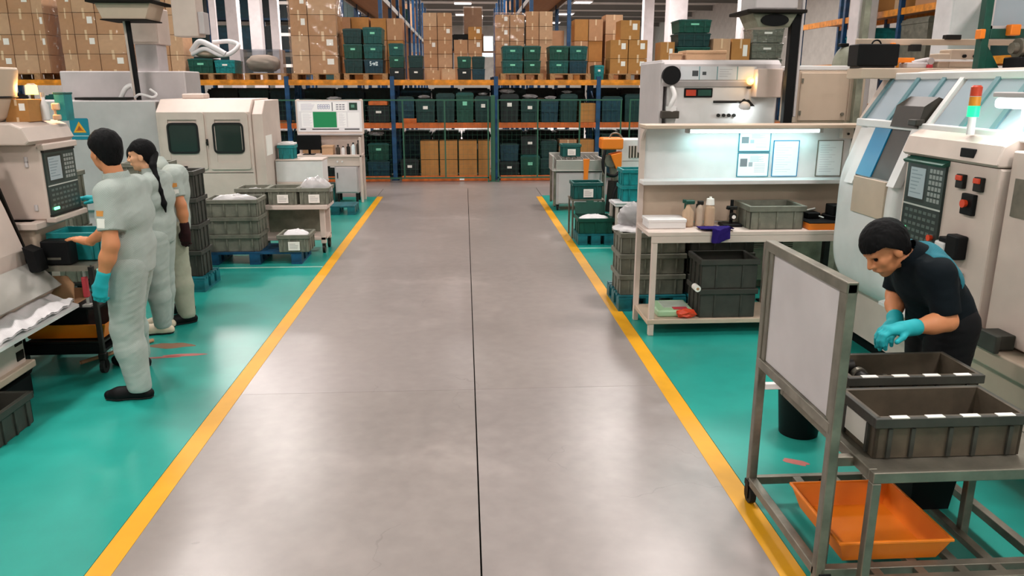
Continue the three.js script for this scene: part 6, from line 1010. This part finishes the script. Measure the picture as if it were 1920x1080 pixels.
  const bn = thing('black_bin', 'black plastic bin on the cart lower frame right of the orange tray', 'bin', [2.05, 0.138, -3.05]);
  obj(bn, 'bin', openTray(1.95, 2.19, -3.24, -2.98, 0.14, 0.52, 0.03, 0.008), M.black); obj(bn, 'rim', [rb(1.94, 2.2, 0.51, 0.53, -3.25, -3.235, 0.004, 1), rb(1.94, 2.2, 0.51, 0.53, -2.985, -2.97, 0.004, 1), rb(1.94, 1.955, 0.51, 0.53, -3.25, -2.97, 0.004, 1), rb(2.185, 2.2, 0.51, 0.53, -3.25, -2.97, 0.004, 1)], M.black);
  const bk = thing('black_bucket', 'black bucket standing on the green floor behind the cart board', 'bucket', [1.95, 0, -4.1]); const lg = new THREE.LatheGeometry([[0, 0], [0.11, 0], [0.14, 0.34], [0.148, 0.35], [0.132, 0.35], [0.1, 0.02], [0, 0.02]].map(p => new THREE.Vector2(...p)), 30); lg.computeVertexNormals(); obj(bk, 'bucket', lg.translate(1.95, 0, -4.12), M.black); obj(bk, 'handle', new THREE.TorusGeometry(0.14, 0.006, 8, 24, Math.PI).rotateX(-2.6).translate(1.95, 0.33, -4.12), M.zinc);
}

// ------------------------------------------------------------------ people: smooth-joined tapered capsules meshed with surface nets
const sub = (a, b) => [a[0] - b[0], a[1] - b[1], a[2] - b[2]], add = (a, b, k = 1) => [a[0] + b[0] * k, a[1] + b[1] * k, a[2] + b[2] * k], dot = (a, b) => a[0] * b[0] + a[1] * b[1] + a[2] * b[2], crs = (a, b) => [a[1] * b[2] - a[2] * b[1], a[2] * b[0] - a[0] * b[2], a[0] * b[1] - a[1] * b[0]], nrm = a => { const l = Math.hypot(...a) || 1; return [a[0] / l, a[1] / l, a[2] / l]; }, mix = (a, b, t) => [a[0] + (b[0] - a[0]) * t, a[1] + (b[1] - a[1]) * t, a[2] + (b[2] - a[2]) * t];
const smin = (a, b, k) => { const h = Math.max(k - Math.abs(a - b), 0) / k; return Math.min(a, b) - h * h * k * 0.25; };
function capsule(a, b, r0, r1) {
  const bx = b[0] - a[0], by = b[1] - a[1], bz = b[2] - a[2], L = bx * bx + by * by + bz * bz || 1e-9;
  const f = (x, y, z) => { const px = x - a[0], py = y - a[1], pz = z - a[2]; let t = (px * bx + py * by + pz * bz) / L; t = t < 0 ? 0 : t > 1 ? 1 : t; return Math.hypot(px - bx * t, py - by * t, pz - bz * t) - (r0 + (r1 - r0) * t); };
  const R = Math.max(r0, r1); f.lo = [0, 1, 2].map(i => Math.min(a[i], b[i]) - R); f.hi = [0, 1, 2].map(i => Math.max(a[i], b[i]) + R); return f;
}
function ellipsoid(c, rx, ry, rz, B) {                    // B: [right, up, forward] basis
  const f = (x, y, z) => { const p = [x - c[0], y - c[1], z - c[2]], u = dot(p, B[0]) / rx, v = dot(p, B[1]) / ry, w = dot(p, B[2]) / rz, k = Math.hypot(u, v, w), g = Math.hypot(u / rx, v / ry, w / rz); return g < 1e-6 ? -Math.min(rx, ry, rz) : k * (k - 1) / g; };
  const R = Math.max(rx, ry, rz); f.lo = c.map(q => q - R); f.hi = c.map(q => q + R); return f;
}
const union = (list, k) => { const f = (x, y, z) => { let d = list[0](x, y, z); for (let i = 1; i < list.length; i++) d = smin(d, list[i](x, y, z), k); return d; }; f.lo = [0, 1, 2].map(i => Math.min(...list.map(q => q.lo[i])) - 0.02); f.hi = [0, 1, 2].map(i => Math.max(...list.map(q => q.hi[i])) + 0.02); return f; };
const shaped = (f, g) => { g.lo = f.lo; g.hi = f.hi; return g; };
function surfaceNet(f, cell) {
  const lo = f.lo.map(q => q - 2 * cell), n = [0, 1, 2].map(i => Math.ceil((f.hi[i] - lo[i] + 2 * cell) / cell) + 1), [nx, ny, nz] = n;
  const d = new Float32Array(nx * ny * nz), id = (i, j, k) => i + nx * (j + ny * k);
  for (let k = 0; k < nz; k++) for (let j = 0; j < ny; j++) for (let i = 0; i < nx; i++) d[id(i, j, k)] = f(lo[0] + i * cell, lo[1] + j * cell, lo[2] + k * cell);
  const vid = new Int32Array(nx * ny * nz).fill(-1), pos = [], idx = [];
  for (let k = 0; k < nz - 1; k++) for (let j = 0; j < ny - 1; j++) for (let i = 0; i < nx - 1; i++) {
    let m = 0; for (let c = 0; c < 8; c++) if (d[id(i + (c & 1), j + (c >> 1 & 1), k + (c >> 2))] < 0) m |= 1 << c;
    if (m === 0 || m === 255) continue;
    let sx = 0, sy = 0, sz = 0, q = 0;
    for (let a = 0; a < 8; a++) for (let b = 0; b < 3; b++) { if (a >> b & 1) continue; const c = a | 1 << b; if ((m >> a & 1) === (m >> c & 1)) continue; const da = d[id(i + (a & 1), j + (a >> 1 & 1), k + (a >> 2))], dc = d[id(i + (c & 1), j + (c >> 1 & 1), k + (c >> 2))], t = da / (da - dc); sx += (a & 1) + (b === 0 ? t : 0); sy += (a >> 1 & 1) + (b === 1 ? t : 0); sz += (a >> 2) + (b === 2 ? t : 0); q++; }
    vid[id(i, j, k)] = pos.length / 3; pos.push(lo[0] + (i + sx / q) * cell, lo[1] + (j + sy / q) * cell, lo[2] + (k + sz / q) * cell);
  }
  const quad = (a, b, c, e, flip) => { if (a < 0 || b < 0 || c < 0 || e < 0) return; flip ? idx.push(a, c, b, a, e, c) : idx.push(a, b, c, a, c, e); };
  for (let k = 1; k < nz - 1; k++) for (let j = 1; j < ny - 1; j++) for (let i = 1; i < nx - 1; i++) {
    const s = d[id(i, j, k)] < 0;
    if (s !== d[id(i + 1, j, k)] < 0) quad(vid[id(i, j - 1, k - 1)], vid[id(i, j, k - 1)], vid[id(i, j, k)], vid[id(i, j - 1, k)], !s);
    if (s !== d[id(i, j + 1, k)] < 0) quad(vid[id(i - 1, j, k - 1)], vid[id(i - 1, j, k)], vid[id(i, j, k)], vid[id(i, j, k - 1)], !s);
    if (s !== d[id(i, j, k + 1)] < 0) quad(vid[id(i - 1, j - 1, k)], vid[id(i, j - 1, k)], vid[id(i, j, k)], vid[id(i - 1, j, k)], !s);
  }
  const g = new THREE.BufferGeometry(); g.setAttribute('position', new THREE.Float32BufferAttribute(pos, 3)); g.setIndex(idx);
  const N = new Float32Array(pos.length), e = cell * 0.5;
  for (let v = 0; v < pos.length; v += 3) { const x = pos[v], y = pos[v + 1], z = pos[v + 2]; const q = nrm([f(x + e, y, z) - f(x - e, y, z), f(x, y + e, z) - f(x, y - e, z), f(x, y, z + e) - f(x, y, z - e)]); N[v] = q[0]; N[v + 1] = q[1]; N[v + 2] = q[2]; }
  g.setAttribute('normal', new THREE.BufferAttribute(N, 3)); g.setAttribute('uv', new THREE.BufferAttribute(new Float32Array(pos.length / 3 * 2), 2));
  return g;
}
function headField(c, F, U, s, jaw = 1) {                  // skull, jaw, brow, nose, lips, ears in the head's own frame
  F = nrm(F); const R0 = nrm(crs(F, U)); U = crs(R0, F); const B = [R0, U, F], at = (x, y, z) => add(add(add(c, R0, x * s), U, y * s), F, z * s);
  const skin = union([ellipsoid(at(0, 0.028, -0.012), 0.073 * s, 0.088 * s, 0.094 * s, B), ellipsoid(at(0, -0.045, 0.028), 0.056 * s * jaw, 0.068 * s, 0.062 * s, B), capsule(at(0, -0.1, 0.052), at(0, -0.1, 0.06), 0.017 * s, 0.015 * s), capsule(at(-0.03, 0.022, 0.07), at(0.03, 0.022, 0.07), 0.014 * s, 0.014 * s), capsule(at(-0.038, -0.022, 0.055), at(-0.045, -0.018, 0.03), 0.02 * s, 0.016 * s), capsule(at(0.038, -0.022, 0.055), at(0.045, -0.018, 0.03), 0.02 * s, 0.016 * s)], 0.022 * s);
  const fine = union([capsule(at(0, 0.012, 0.083), at(0, -0.028, 0.104), 0.008 * s, 0.012 * s), capsule(at(-0.012, -0.033, 0.092), at(0.012, -0.033, 0.092), 0.009 * s, 0.009 * s), capsule(at(-0.02, -0.062, 0.083), at(0.02, -0.062, 0.083), 0.008 * s, 0.008 * s), ...[-1, 1].map(q => ellipsoid(at(q * 0.076, -0.012, -0.012), 0.01 * s, 0.033 * s, 0.02 * s, B))], 0.008 * s);
  const eye = [-1, 1].map(q => at(q * 0.031, 0.002, 0.078));
  const f = shaped(union([skin, fine], 0.01), (x, y, z) => { let d = smin(skin(x, y, z), fine(x, y, z), 0.012 * s); for (const e of eye) d = -smin(-d, Math.hypot(x - e[0], y - e[1], z - e[2]) - 0.012 * s, 0.008); return d; });
  return { f, B, at, eye };
}
function handField(w, dir, palmN, side, curl, open = 0.25) {      // wrist, pointing direction, palm normal, thumb side (+1/-1)
  const D = nrm(dir), N = nrm(sub(palmN, D.map(q => q * dot(palmN, D)))), S = crs(N, D).map(q => q * side), P = (d, s, n) => add(add(add(w, D, d), S, s), N, n);
  const list = [capsule(P(-0.02, 0, 0), P(0.025, 0, 0), 0.026, 0.028), capsule(P(0.03, -0.022, 0), P(0.085, -0.026, 0.004), 0.017, 0.014), capsule(P(0.03, 0.0, 0), P(0.09, 0.0, 0.0), 0.018, 0.015), capsule(P(0.03, 0.02, 0), P(0.088, 0.026, 0.0), 0.018, 0.015)];
  const fingers = [[0.031, 0.04, 0.026, 0.02], [0.011, 0.045, 0.03, 0.022], [-0.01, 0.041, 0.027, 0.021], [-0.03, 0.032, 0.02, 0.018]], palm = union(list, 0.02), fs = [];
  fingers.forEach(([s0, a, b, c2], i) => { let p = P(0.088 - (i === 3 ? 0.01 : 0), s0 * 0.95, 0), ang = curl * 0.55; const r = [0.0088, 0.0092, 0.0088, 0.0078][i]; [a, b, c2].forEach((L, j) => { const v = add(D.map(q => q * Math.cos(ang)), N, Math.sin(ang)); const q = add(p, v, L), qq = add(q, S, (s0 > 0 ? 1 : -1) * open * 0.003); fs.push(capsule(p, qq, r * (1 - j * 0.06), r * (0.94 - j * 0.08))); p = qq; ang += curl * (j ? 0.5 : 0.75); }); });
  let p = P(0.012, 0.024, 0.006); const t1 = P(0.048, 0.05, 0.018 + curl * 0.006), t2 = P(0.08, 0.056, 0.028 + curl * 0.014); fs.push(capsule(p, t1, 0.0135, 0.0105), capsule(t1, t2, 0.0105, 0.0085));
  const fing = union(fs, 0.004); const u = union([palm, fing], 0.008); return u;
}
function person(label, at, J, o) {
  const t = thing('person', label, 'person', at);
  const s = o.scale ?? 1, side = nrm(sub(J.shR, J.shL)), hs = nrm(sub(J.hipR, J.hipL));
  const w = o.build ?? 1;
  const ctr = mix(J.shL, J.shR, 0.5);
  const torso = g => [capsule(mix(ctr, J.shL, 0.72), mix(ctr, J.shR, 0.72), 0.062 * w + g, 0.062 * w + g), capsule(add(J.chest, side, -0.075 * w), add(J.chest, side, 0.075 * w), 0.1 * w + g, 0.1 * w + g), capsule(add(J.waist, side, -0.055 * w), add(J.waist, side, 0.055 * w), 0.098 * w + g, 0.098 * w + g), capsule(mix(J.hipL, J.hipR, 0.15), mix(J.hipL, J.hipR, 0.85), 0.105 * w + g, 0.105 * w + g), capsule(ctr, J.chest, 0.085 * w + g, 0.1 * w + g), capsule(J.chest, J.waist, 0.1 * w + g, 0.1 * w + g), capsule(J.waist, mix(J.hipL, J.hipR, 0.5), 0.1 * w + g, 0.1 * w + g)];
  const arms = g => [['shL', 'elL', 'wrL'], ['shR', 'elR', 'wrR']].flatMap(([a, b, c]) => [capsule(J[a], J[b], 0.052 * w + g, 0.04 * w + g), capsule(J[b], mix(J[b], J[c], 0.35), 0.04 * w + g, 0.041 * w + g), capsule(mix(J[b], J[c], 0.35), J[c], 0.041 * w + g, 0.027 * w + g)]);
  const legs = g => [['hipL', 'knL', 'anL'], ['hipR', 'knR', 'anR']].flatMap(([a, b, c]) => [capsule(J[a], J[b], 0.088 * w + g, 0.056 * w + g), capsule(J[b], mix(J[b], J[c], 0.35), 0.056 * w + g, 0.058 * w + g), capsule(mix(J[b], J[c], 0.35), J[c], 0.058 * w + g, 0.038 * w + g)]);
  const H = headField(J.head, o.headF, o.headU ?? [0, 1, 0], s, o.jaw);
  // body: one skin mesh (trunk and limbs, head and bare hands on finer grids)
  const neck = capsule(add(J.neck, [0, -0.02, 0]), H.at(0, -0.05, -0.025), 0.055 * w, 0.05 * w);
  const bodyF = union([...torso(-0.012), ...arms(0), ...legs(-0.01), neck], 0.035);
  const skinParts = [surfaceNet(bodyF, 0.014), surfaceNet(union([H.f, neck], 0.02), 0.0045)];
  const handL = handField(J.wrL, sub(J.haL, J.wrL), o.palmL ?? [1, 0, 0], o.thumbL ?? 1, o.curlL ?? 0.7), handR = handField(J.wrR, sub(J.haR, J.wrR), o.palmR ?? [1, 0, 0], o.thumbR ?? -1, o.curlR ?? 0.7);
  if (!o.gloveL) skinParts.push(surfaceNet(handL, 0.0042)); if (!o.gloveR) skinParts.push(surfaceNet(handR, 0.0042));
  obj(t, 'body', skinParts, o.skin);
  for (const [f, wr, el, m] of [[handL, J.wrL, J.elL, o.gloveL], [handR, J.wrR, J.elR, o.gloveR]]) if (m) { const cuff = capsule(mix(wr, el, 0.22), add(wr, sub(wr, el), 0.05), 0.036, 0.033), u = union([f, cuff], 0.012); obj(t, 'glove', surfaceNet(shaped(u, (x, y, z) => u(x, y, z) - 0.003), 0.005), m); }
  // eyes and mouth
  for (const e of H.eye) obj(t, 'eye', new THREE.SphereGeometry(0.008 * s, 12, 10).translate(...add(e, H.B[2], -0.004)), M.hair);
  // shirt
  const fold = (x, y, z, a) => a * (0.45 * noise.noise(x * 6 + y * 4, y * 9 - x * 5, z * 6) + 0.6 * noise.noise(x * 9 + y * 5 + 3, y * 34 - x * 14 + z * 9, z * 9)) * 0.7;
  const sl = o.sleeve ?? 0.7, slv = (a, b) => { const e = mix(J[a], J[b], sl); return [capsule(J[a], e, 0.066 * w, 0.064 * w), e, nrm(sub(J[b], J[a]))]; };
  const SL = slv('shL', 'elL'), SR = slv('shR', 'elR'), tr = union([...torso(0.024), SL[0], SR[0]], 0.045), up = nrm(sub(ctr, mix(J.hipL, J.hipR, 0.5))), hem = add(mix(J.hipL, J.hipR, 0.5), up, o.hem ?? -0.02), collarC = add(J.neck, up, 0.012);
  const shirtF = shaped(tr, (x, y, z) => {
    let d = tr(x, y, z) + fold(x, y, z, o.fold ?? 0.006);
    for (const q of [SL, SR]) { const v = (x - q[1][0]) * q[2][0] + (y - q[1][1]) * q[2][1] + (z - q[1][2]) * q[2][2], r = Math.hypot(x - q[1][0], y - q[1][1], z - q[1][2]); if (r < 0.095 && v > -0.02) d = Math.max(d, v); }
    const h = (hem[0] - x) * up[0] + (hem[1] - y) * up[1] + (hem[2] - z) * up[2]; d = Math.max(d, h);
    const k = (x - collarC[0]) * up[0] + (y - collarC[1]) * up[1] + (z - collarC[2]) * up[2]; return Math.max(d, k - 0.012);
  });
  obj(t, 'shirt', surfaceNet(shirtF, 0.0095), o.shirt);
  if (o.backHighlight) { const back = nrm(crs(up, side)), yc = add(ctr, up, -0.03); obj(t, 'painted_back_highlight', surfaceNet(shaped(tr, (x, y, z) => { const p = [x - yc[0], y - yc[1], z - yc[2]]; return Math.max(shirtF(x, y, z) - 0.003, -(shirtF(x, y, z) + 0.012), -dot(p, back) * o.highlightSign + 0.01, Math.abs(dot(p, side)) - 0.17, -dot(p, up) - 0.09); }), 0.0095), o.backHighlight, 'teal highlight painted on the upper back'); }  // lamp highlight on the upper back, painted as a teal shell over the shirt
  const nd = nrm(add(nrm(sub(H.at(0, -0.05, -0.025), J.neck)), up)), cA = add(J.neck, nd, -0.02), cB = add(J.neck, nd, 0.05), col = capsule(cA, cB, 0.084 * w, 0.07 * w), colIn = capsule(add(J.neck, nd, 0.0), add(J.neck, nd, 0.12), 0.063 * w, 0.063 * w);
  obj(t, 'collar', surfaceNet(shaped(col, (x, y, z) => Math.max(col(x, y, z), -colIn(x, y, z), (x - cB[0]) * nd[0] + (y - cB[1]) * nd[1] + (z - cB[2]) * nd[2])), 0.006), o.collar ?? o.shirt);
  // trousers
  const tl = union([...legs(0.034), capsule(mix(J.hipL, J.hipR, 0.12), mix(J.hipL, J.hipR, 0.88), 0.108 * w, 0.108 * w), capsule(mix(J.hipL, J.hipR, 0.5), J.waist, 0.108 * w, 0.1 * w)], 0.03);
  const trousF = shaped(tl, (x, y, z) => { let d = tl(x, y, z) + fold(x, y * 1.1, z, o.fold ?? 0.0065); const cut = (o.cuff ?? 0.055) + at[1]; d = Math.max(d, cut - y); const k = (x - J.waist[0]) * up[0] + (y - J.waist[1]) * up[1] + (z - J.waist[2]) * up[2]; return Math.max(d, k); });
  obj(t, 'trousers', surfaceNet(trousF, 0.011), o.trousers);
  // shoes
  for (const [a, b] of [['anL', 'toL'], ['anR', 'toR']]) {
    const A = J[a], B = J[b], f = nrm([B[0] - A[0], 0, B[2] - A[2]]), heel = add([A[0], 0.035, A[2]], f, -0.05), ball = [B[0] - f[0] * 0.06, 0.035, B[2] - f[2] * 0.06], tip = [B[0], 0.032, B[2]];
    const u = union([capsule(heel, ball, 0.036, 0.042), capsule(ball, tip, 0.042, 0.032), capsule([A[0], 0.05, A[2]], [A[0], 0.1, A[2]], 0.044, 0.044), capsule([A[0], 0.07, A[2]], ball, 0.04, 0.034)], 0.03);
    const upper = obj(t, 'shoe', surfaceNet(shaped(u, (x, y, z) => Math.max(u(x, y, z), 0.012 - y)), 0.007), o.shoe);
    obj(upper, 'sole', surfaceNet(shaped(u, (x, y, z) => Math.max(u(x, y, z) - 0.004, y - 0.016, 0.001 - y)), 0.006), o.sole ?? M.rubber);
  }
  // hair: cap over the skull, kept above a hairline that runs from brow over the ears to the nape
  const hb = ellipsoid(H.at(0, 0.034, -0.018), (0.073 + o.hairT) * s, (0.088 + o.hairT) * s, (0.094 + o.hairT) * s, H.B), nape = ellipsoid(H.at(0, -0.03, -0.058), 0.066 * s, 0.07 * s, 0.05 * s, H.B), hu = union([hb, nape], 0.025);
  const hairF = shaped(hu, (x, y, z) => {
    const p = [x - J.head[0], y - J.head[1], z - J.head[2]], u = dot(p, H.B[0]) / s, v = dot(p, H.B[1]) / s, f = dot(p, H.B[2]) / s;
    const n = 0.002 * noise.noise(u * 120, v * 40, f * 70) + 0.003 * noise.noise(u * 40, v * 18, f * 35);
    const line = f > 0.03 ? (o.fringe ?? 0.05) - (f - 0.03) * 0.1 : f > -0.015 ? 0.0 + (o.fringe ?? 0.05) * (f + 0.015) / 0.045 : 0.0 - (-0.015 - f) * 2.1;
    return Math.max(hu(x, y, z) + n, (line - v + n) * 0.8);
  });
  obj(t, 'hair', surfaceNet(hairF, 0.005), M.hair);
  if (o.extra) o.extra(t, H, J);
  return t;
}
function badge(t, name, c, n, upv, w, h, m, label) { const N = nrm(n), U = nrm(sub(upv, N.map(q => q * dot(upv, N)))), R0 = crs(U, N); const g = new THREE.BoxGeometry(w, h, 0.006, 6, 1, 1); const p = g.attributes.position; for (let i = 0; i < p.count; i++) p.setZ(i, p.getZ(i) - p.getX(i) ** 2 * 6); g.applyMatrix4(new THREE.Matrix4().makeBasis(V(...R0), V(...U), V(...N))); obj(t, name, g.translate(...c), m, label); }
person('worker in pale grey uniform with teal glove, nearest at left, back turned', [-2.18, 0, -4.95], {
  head: [-2.21, 1.6, -4.95], neck: [-2.15, 1.43, -4.93], shL: [-2.145, 1.36, -4.75], shR: [-2.09, 1.36, -5.1], chest: [-2.12, 1.22, -4.92], waist: [-2.125, 1.02, -4.93], hipL: [-2.13, 0.9, -4.86], hipR: [-2.15, 0.9, -5.02],
  elL: [-2.125, 1.07, -4.68], wrL: [-2.215, 0.84, -4.69], haL: [-2.24, 0.74, -4.69], elR: [-2.34, 1.08, -5.22], wrR: [-2.55, 0.97, -5.3], haR: [-2.65, 0.99, -5.33],
  knL: [-2.19, 0.48, -4.88], anL: [-2.155, 0.09, -4.88], toL: [-2.35, 0.04, -4.87], knR: [-2.3, 0.5, -5.2], anR: [-2.4, 0.1, -5.5], toR: [-2.6, 0.04, -5.56],
}, { headF: [-0.82, -0.12, -0.55], skin: M.skin, shirt: M.uniform, trousers: M.uniform, shoe: M.shoe, gloveL: M.gloveTeal, hairT: 0.019, scale: 1.0, palmL: [0, 0, -1], palmR: [0, -1, 0], thumbR: 1, curlL: 0.9, curlR: 0.3, sleeve: 0.72, hem: -0.04, build: 1.06,
  extra(t, H, J) { badge(t, 'sleeve_patch', [-2.158, 1.262, -4.66], [-0.3, 0.1, 1], [0, 1, 0], 0.045, 0.032, M.badgeOrange, 'orange sleeve patch'); badge(t, 'sleeve_patch', [-2.154, 1.205, -4.646], [-0.3, 0.1, 1], [0, 1, 0], 0.05, 0.055, M.paper, 'pale sleeve patch'); } });
person('worker with long black ponytail in pale grey uniform, face in profile', [-2.5, 0, -6.3], {
  head: [-2.54, 1.46, -6.3], neck: [-2.475, 1.315, -6.29], shL: [-2.45, 1.255, -6.13], shR: [-2.44, 1.255, -6.44], chest: [-2.45, 1.13, -6.28], waist: [-2.465, 0.94, -6.29], hipL: [-2.48, 0.83, -6.22], hipR: [-2.48, 0.83, -6.36],
  elL: [-2.62, 1.08, -6.12], wrL: [-2.82, 1.14, -6.12], haL: [-2.92, 1.16, -6.12], elR: [-2.6, 1.04, -6.5], wrR: [-2.82, 1.05, -6.48], haR: [-2.92, 1.05, -6.46],
  knL: [-2.5, 0.46, -6.23], anL: [-2.515, 0.09, -6.27], toL: [-2.69, 0.04, -6.25], knR: [-2.52, 0.46, -6.4], anR: [-2.56, 0.09, -6.44], toR: [-2.73, 0.04, -6.45],
}, { headF: [-0.96, -0.1, 0.12], skin: M.skinPale, shirt: M.uniform, trousers: M.uniform, shoe: M.shoeBeige, gloveL: M.gloveTeal, gloveR: M.gloveTeal, hairT: 0.012, scale: 0.96, build: 0.9, jaw: 0.94, palmL: [0, -1, 0], palmR: [0, -1, 0], thumbL: -1, thumbR: 1, curlL: 0.5, curlR: 0.5, hem: -0.05, fringe: 0.045,
  extra(t, H) { const pts = [H.at(0, 0.0, -0.1), [-2.42, 1.39, -6.2], [-2.385, 1.3, -6.16], [-2.365, 1.2, -6.155], [-2.355, 1.1, -6.16], [-2.35, 1.03, -6.17]], r = [0.034, 0.024, 0.016, 0.014, 0.021, 0.006], l = []; for (let i = 0; i < pts.length - 1; i++) l.push(capsule(pts[i], pts[i + 1], r[i], r[i + 1])); obj(t, 'ponytail', surfaceNet(union(l, 0.02), 0.006), M.hair, 'long black ponytail down the back'); } });
person('worker with dark brown glove standing behind the ponytailed worker', [-2.52, 0, -6.74], {
  head: [-2.76, 1.39, -6.84], neck: [-2.6, 1.335, -6.78], shL: [-2.42, 1.25, -6.56], shR: [-2.5, 1.25, -6.92], chest: [-2.49, 1.12, -6.74], waist: [-2.51, 0.92, -6.74], hipL: [-2.5, 0.82, -6.65], hipR: [-2.53, 0.82, -6.81],
  elL: [-2.355, 1.03, -6.52], wrL: [-2.345, 0.82, -6.53], haL: [-2.355, 0.72, -6.53], elR: [-2.68, 1.05, -6.98], wrR: [-2.88, 1.02, -6.9], haR: [-2.97, 1.02, -6.88],
  knL: [-2.47, 0.45, -6.63], anL: [-2.42, 0.09, -6.56], toL: [-2.6, 0.04, -6.45], knR: [-2.56, 0.45, -6.84], anR: [-2.55, 0.09, -6.9], toR: [-2.74, 0.04, -6.84],
}, { headF: [-0.7, -0.7, 0.1], headU: [-0.7, 0.7, 0], skin: M.skin, shirt: M.uniform, trousers: M.uniformKhaki, shoe: M.shoe, gloveL: M.gloveBrown, gloveR: M.gloveBrown, hairT: 0.012, palmL: [0, 0, -1], palmR: [0, -1, 0], thumbR: 1, curlL: 0.8, curlR: 0.5, hem: -0.05, build: 0.98,
  extra(t) { badge(t, 'sleeve_patch', [-2.385, 1.2, -6.489], [0.3, 0.1, 1], [0, 1, 0], 0.05, 0.035, M.badgeOrange, 'orange sleeve patch'); badge(t, 'sleeve_patch', [-2.369, 1.143, -6.479], [0.3, 0.1, 1], [0, 1, 0], 0.045, 0.05, M.paper, 'pale sleeve patch'); } });
person('worker in dark shirt with teal gloves bending over the cart crates', [2.35, 0, -3.5], {
  head: [2.0, 1.235, -3.52], neck: [2.135, 1.2, -3.5], shL: [2.165, 1.15, -3.32], shR: [2.2, 1.17, -3.7], chest: [2.225, 1.08, -3.51], waist: [2.3, 0.97, -3.51], hipL: [2.335, 0.88, -3.43], hipR: [2.335, 0.88, -3.6],
  elL: [2.2, 0.945, -3.27], wrL: [1.99, 0.925, -3.24], haL: [1.89, 0.925, -3.23], elR: [2.2, 0.95, -3.72], wrR: [2.1, 0.86, -3.52], haR: [2.03, 0.83, -3.46],
  knL: [2.33, 0.47, -3.44], anL: [2.4, 0.09, -3.46], toL: [2.2, 0.04, -3.46], knR: [2.36, 0.47, -3.62], anR: [2.43, 0.09, -3.66], toR: [2.23, 0.04, -3.66],
}, { headF: [-0.8, -0.6, 0.12], headU: [-0.6, 0.8, 0], skin: M.skin, shirt: M.darkShirt, trousers: M.blackSoft, shoe: M.shoe, gloveL: M.gloveTeal, gloveR: M.gloveTeal, hairT: 0.021, scale: 1.03, palmL: [0, -1, 0], palmR: [0, -1, 0], thumbL: -1, thumbR: 1, curlL: 0.9, curlR: 0.8, sleeve: 0.85, hem: -0.06, fold: 0.006, backHighlight: M.tealHighlight, highlightSign: -1 });
renderer.render(scene, camera);
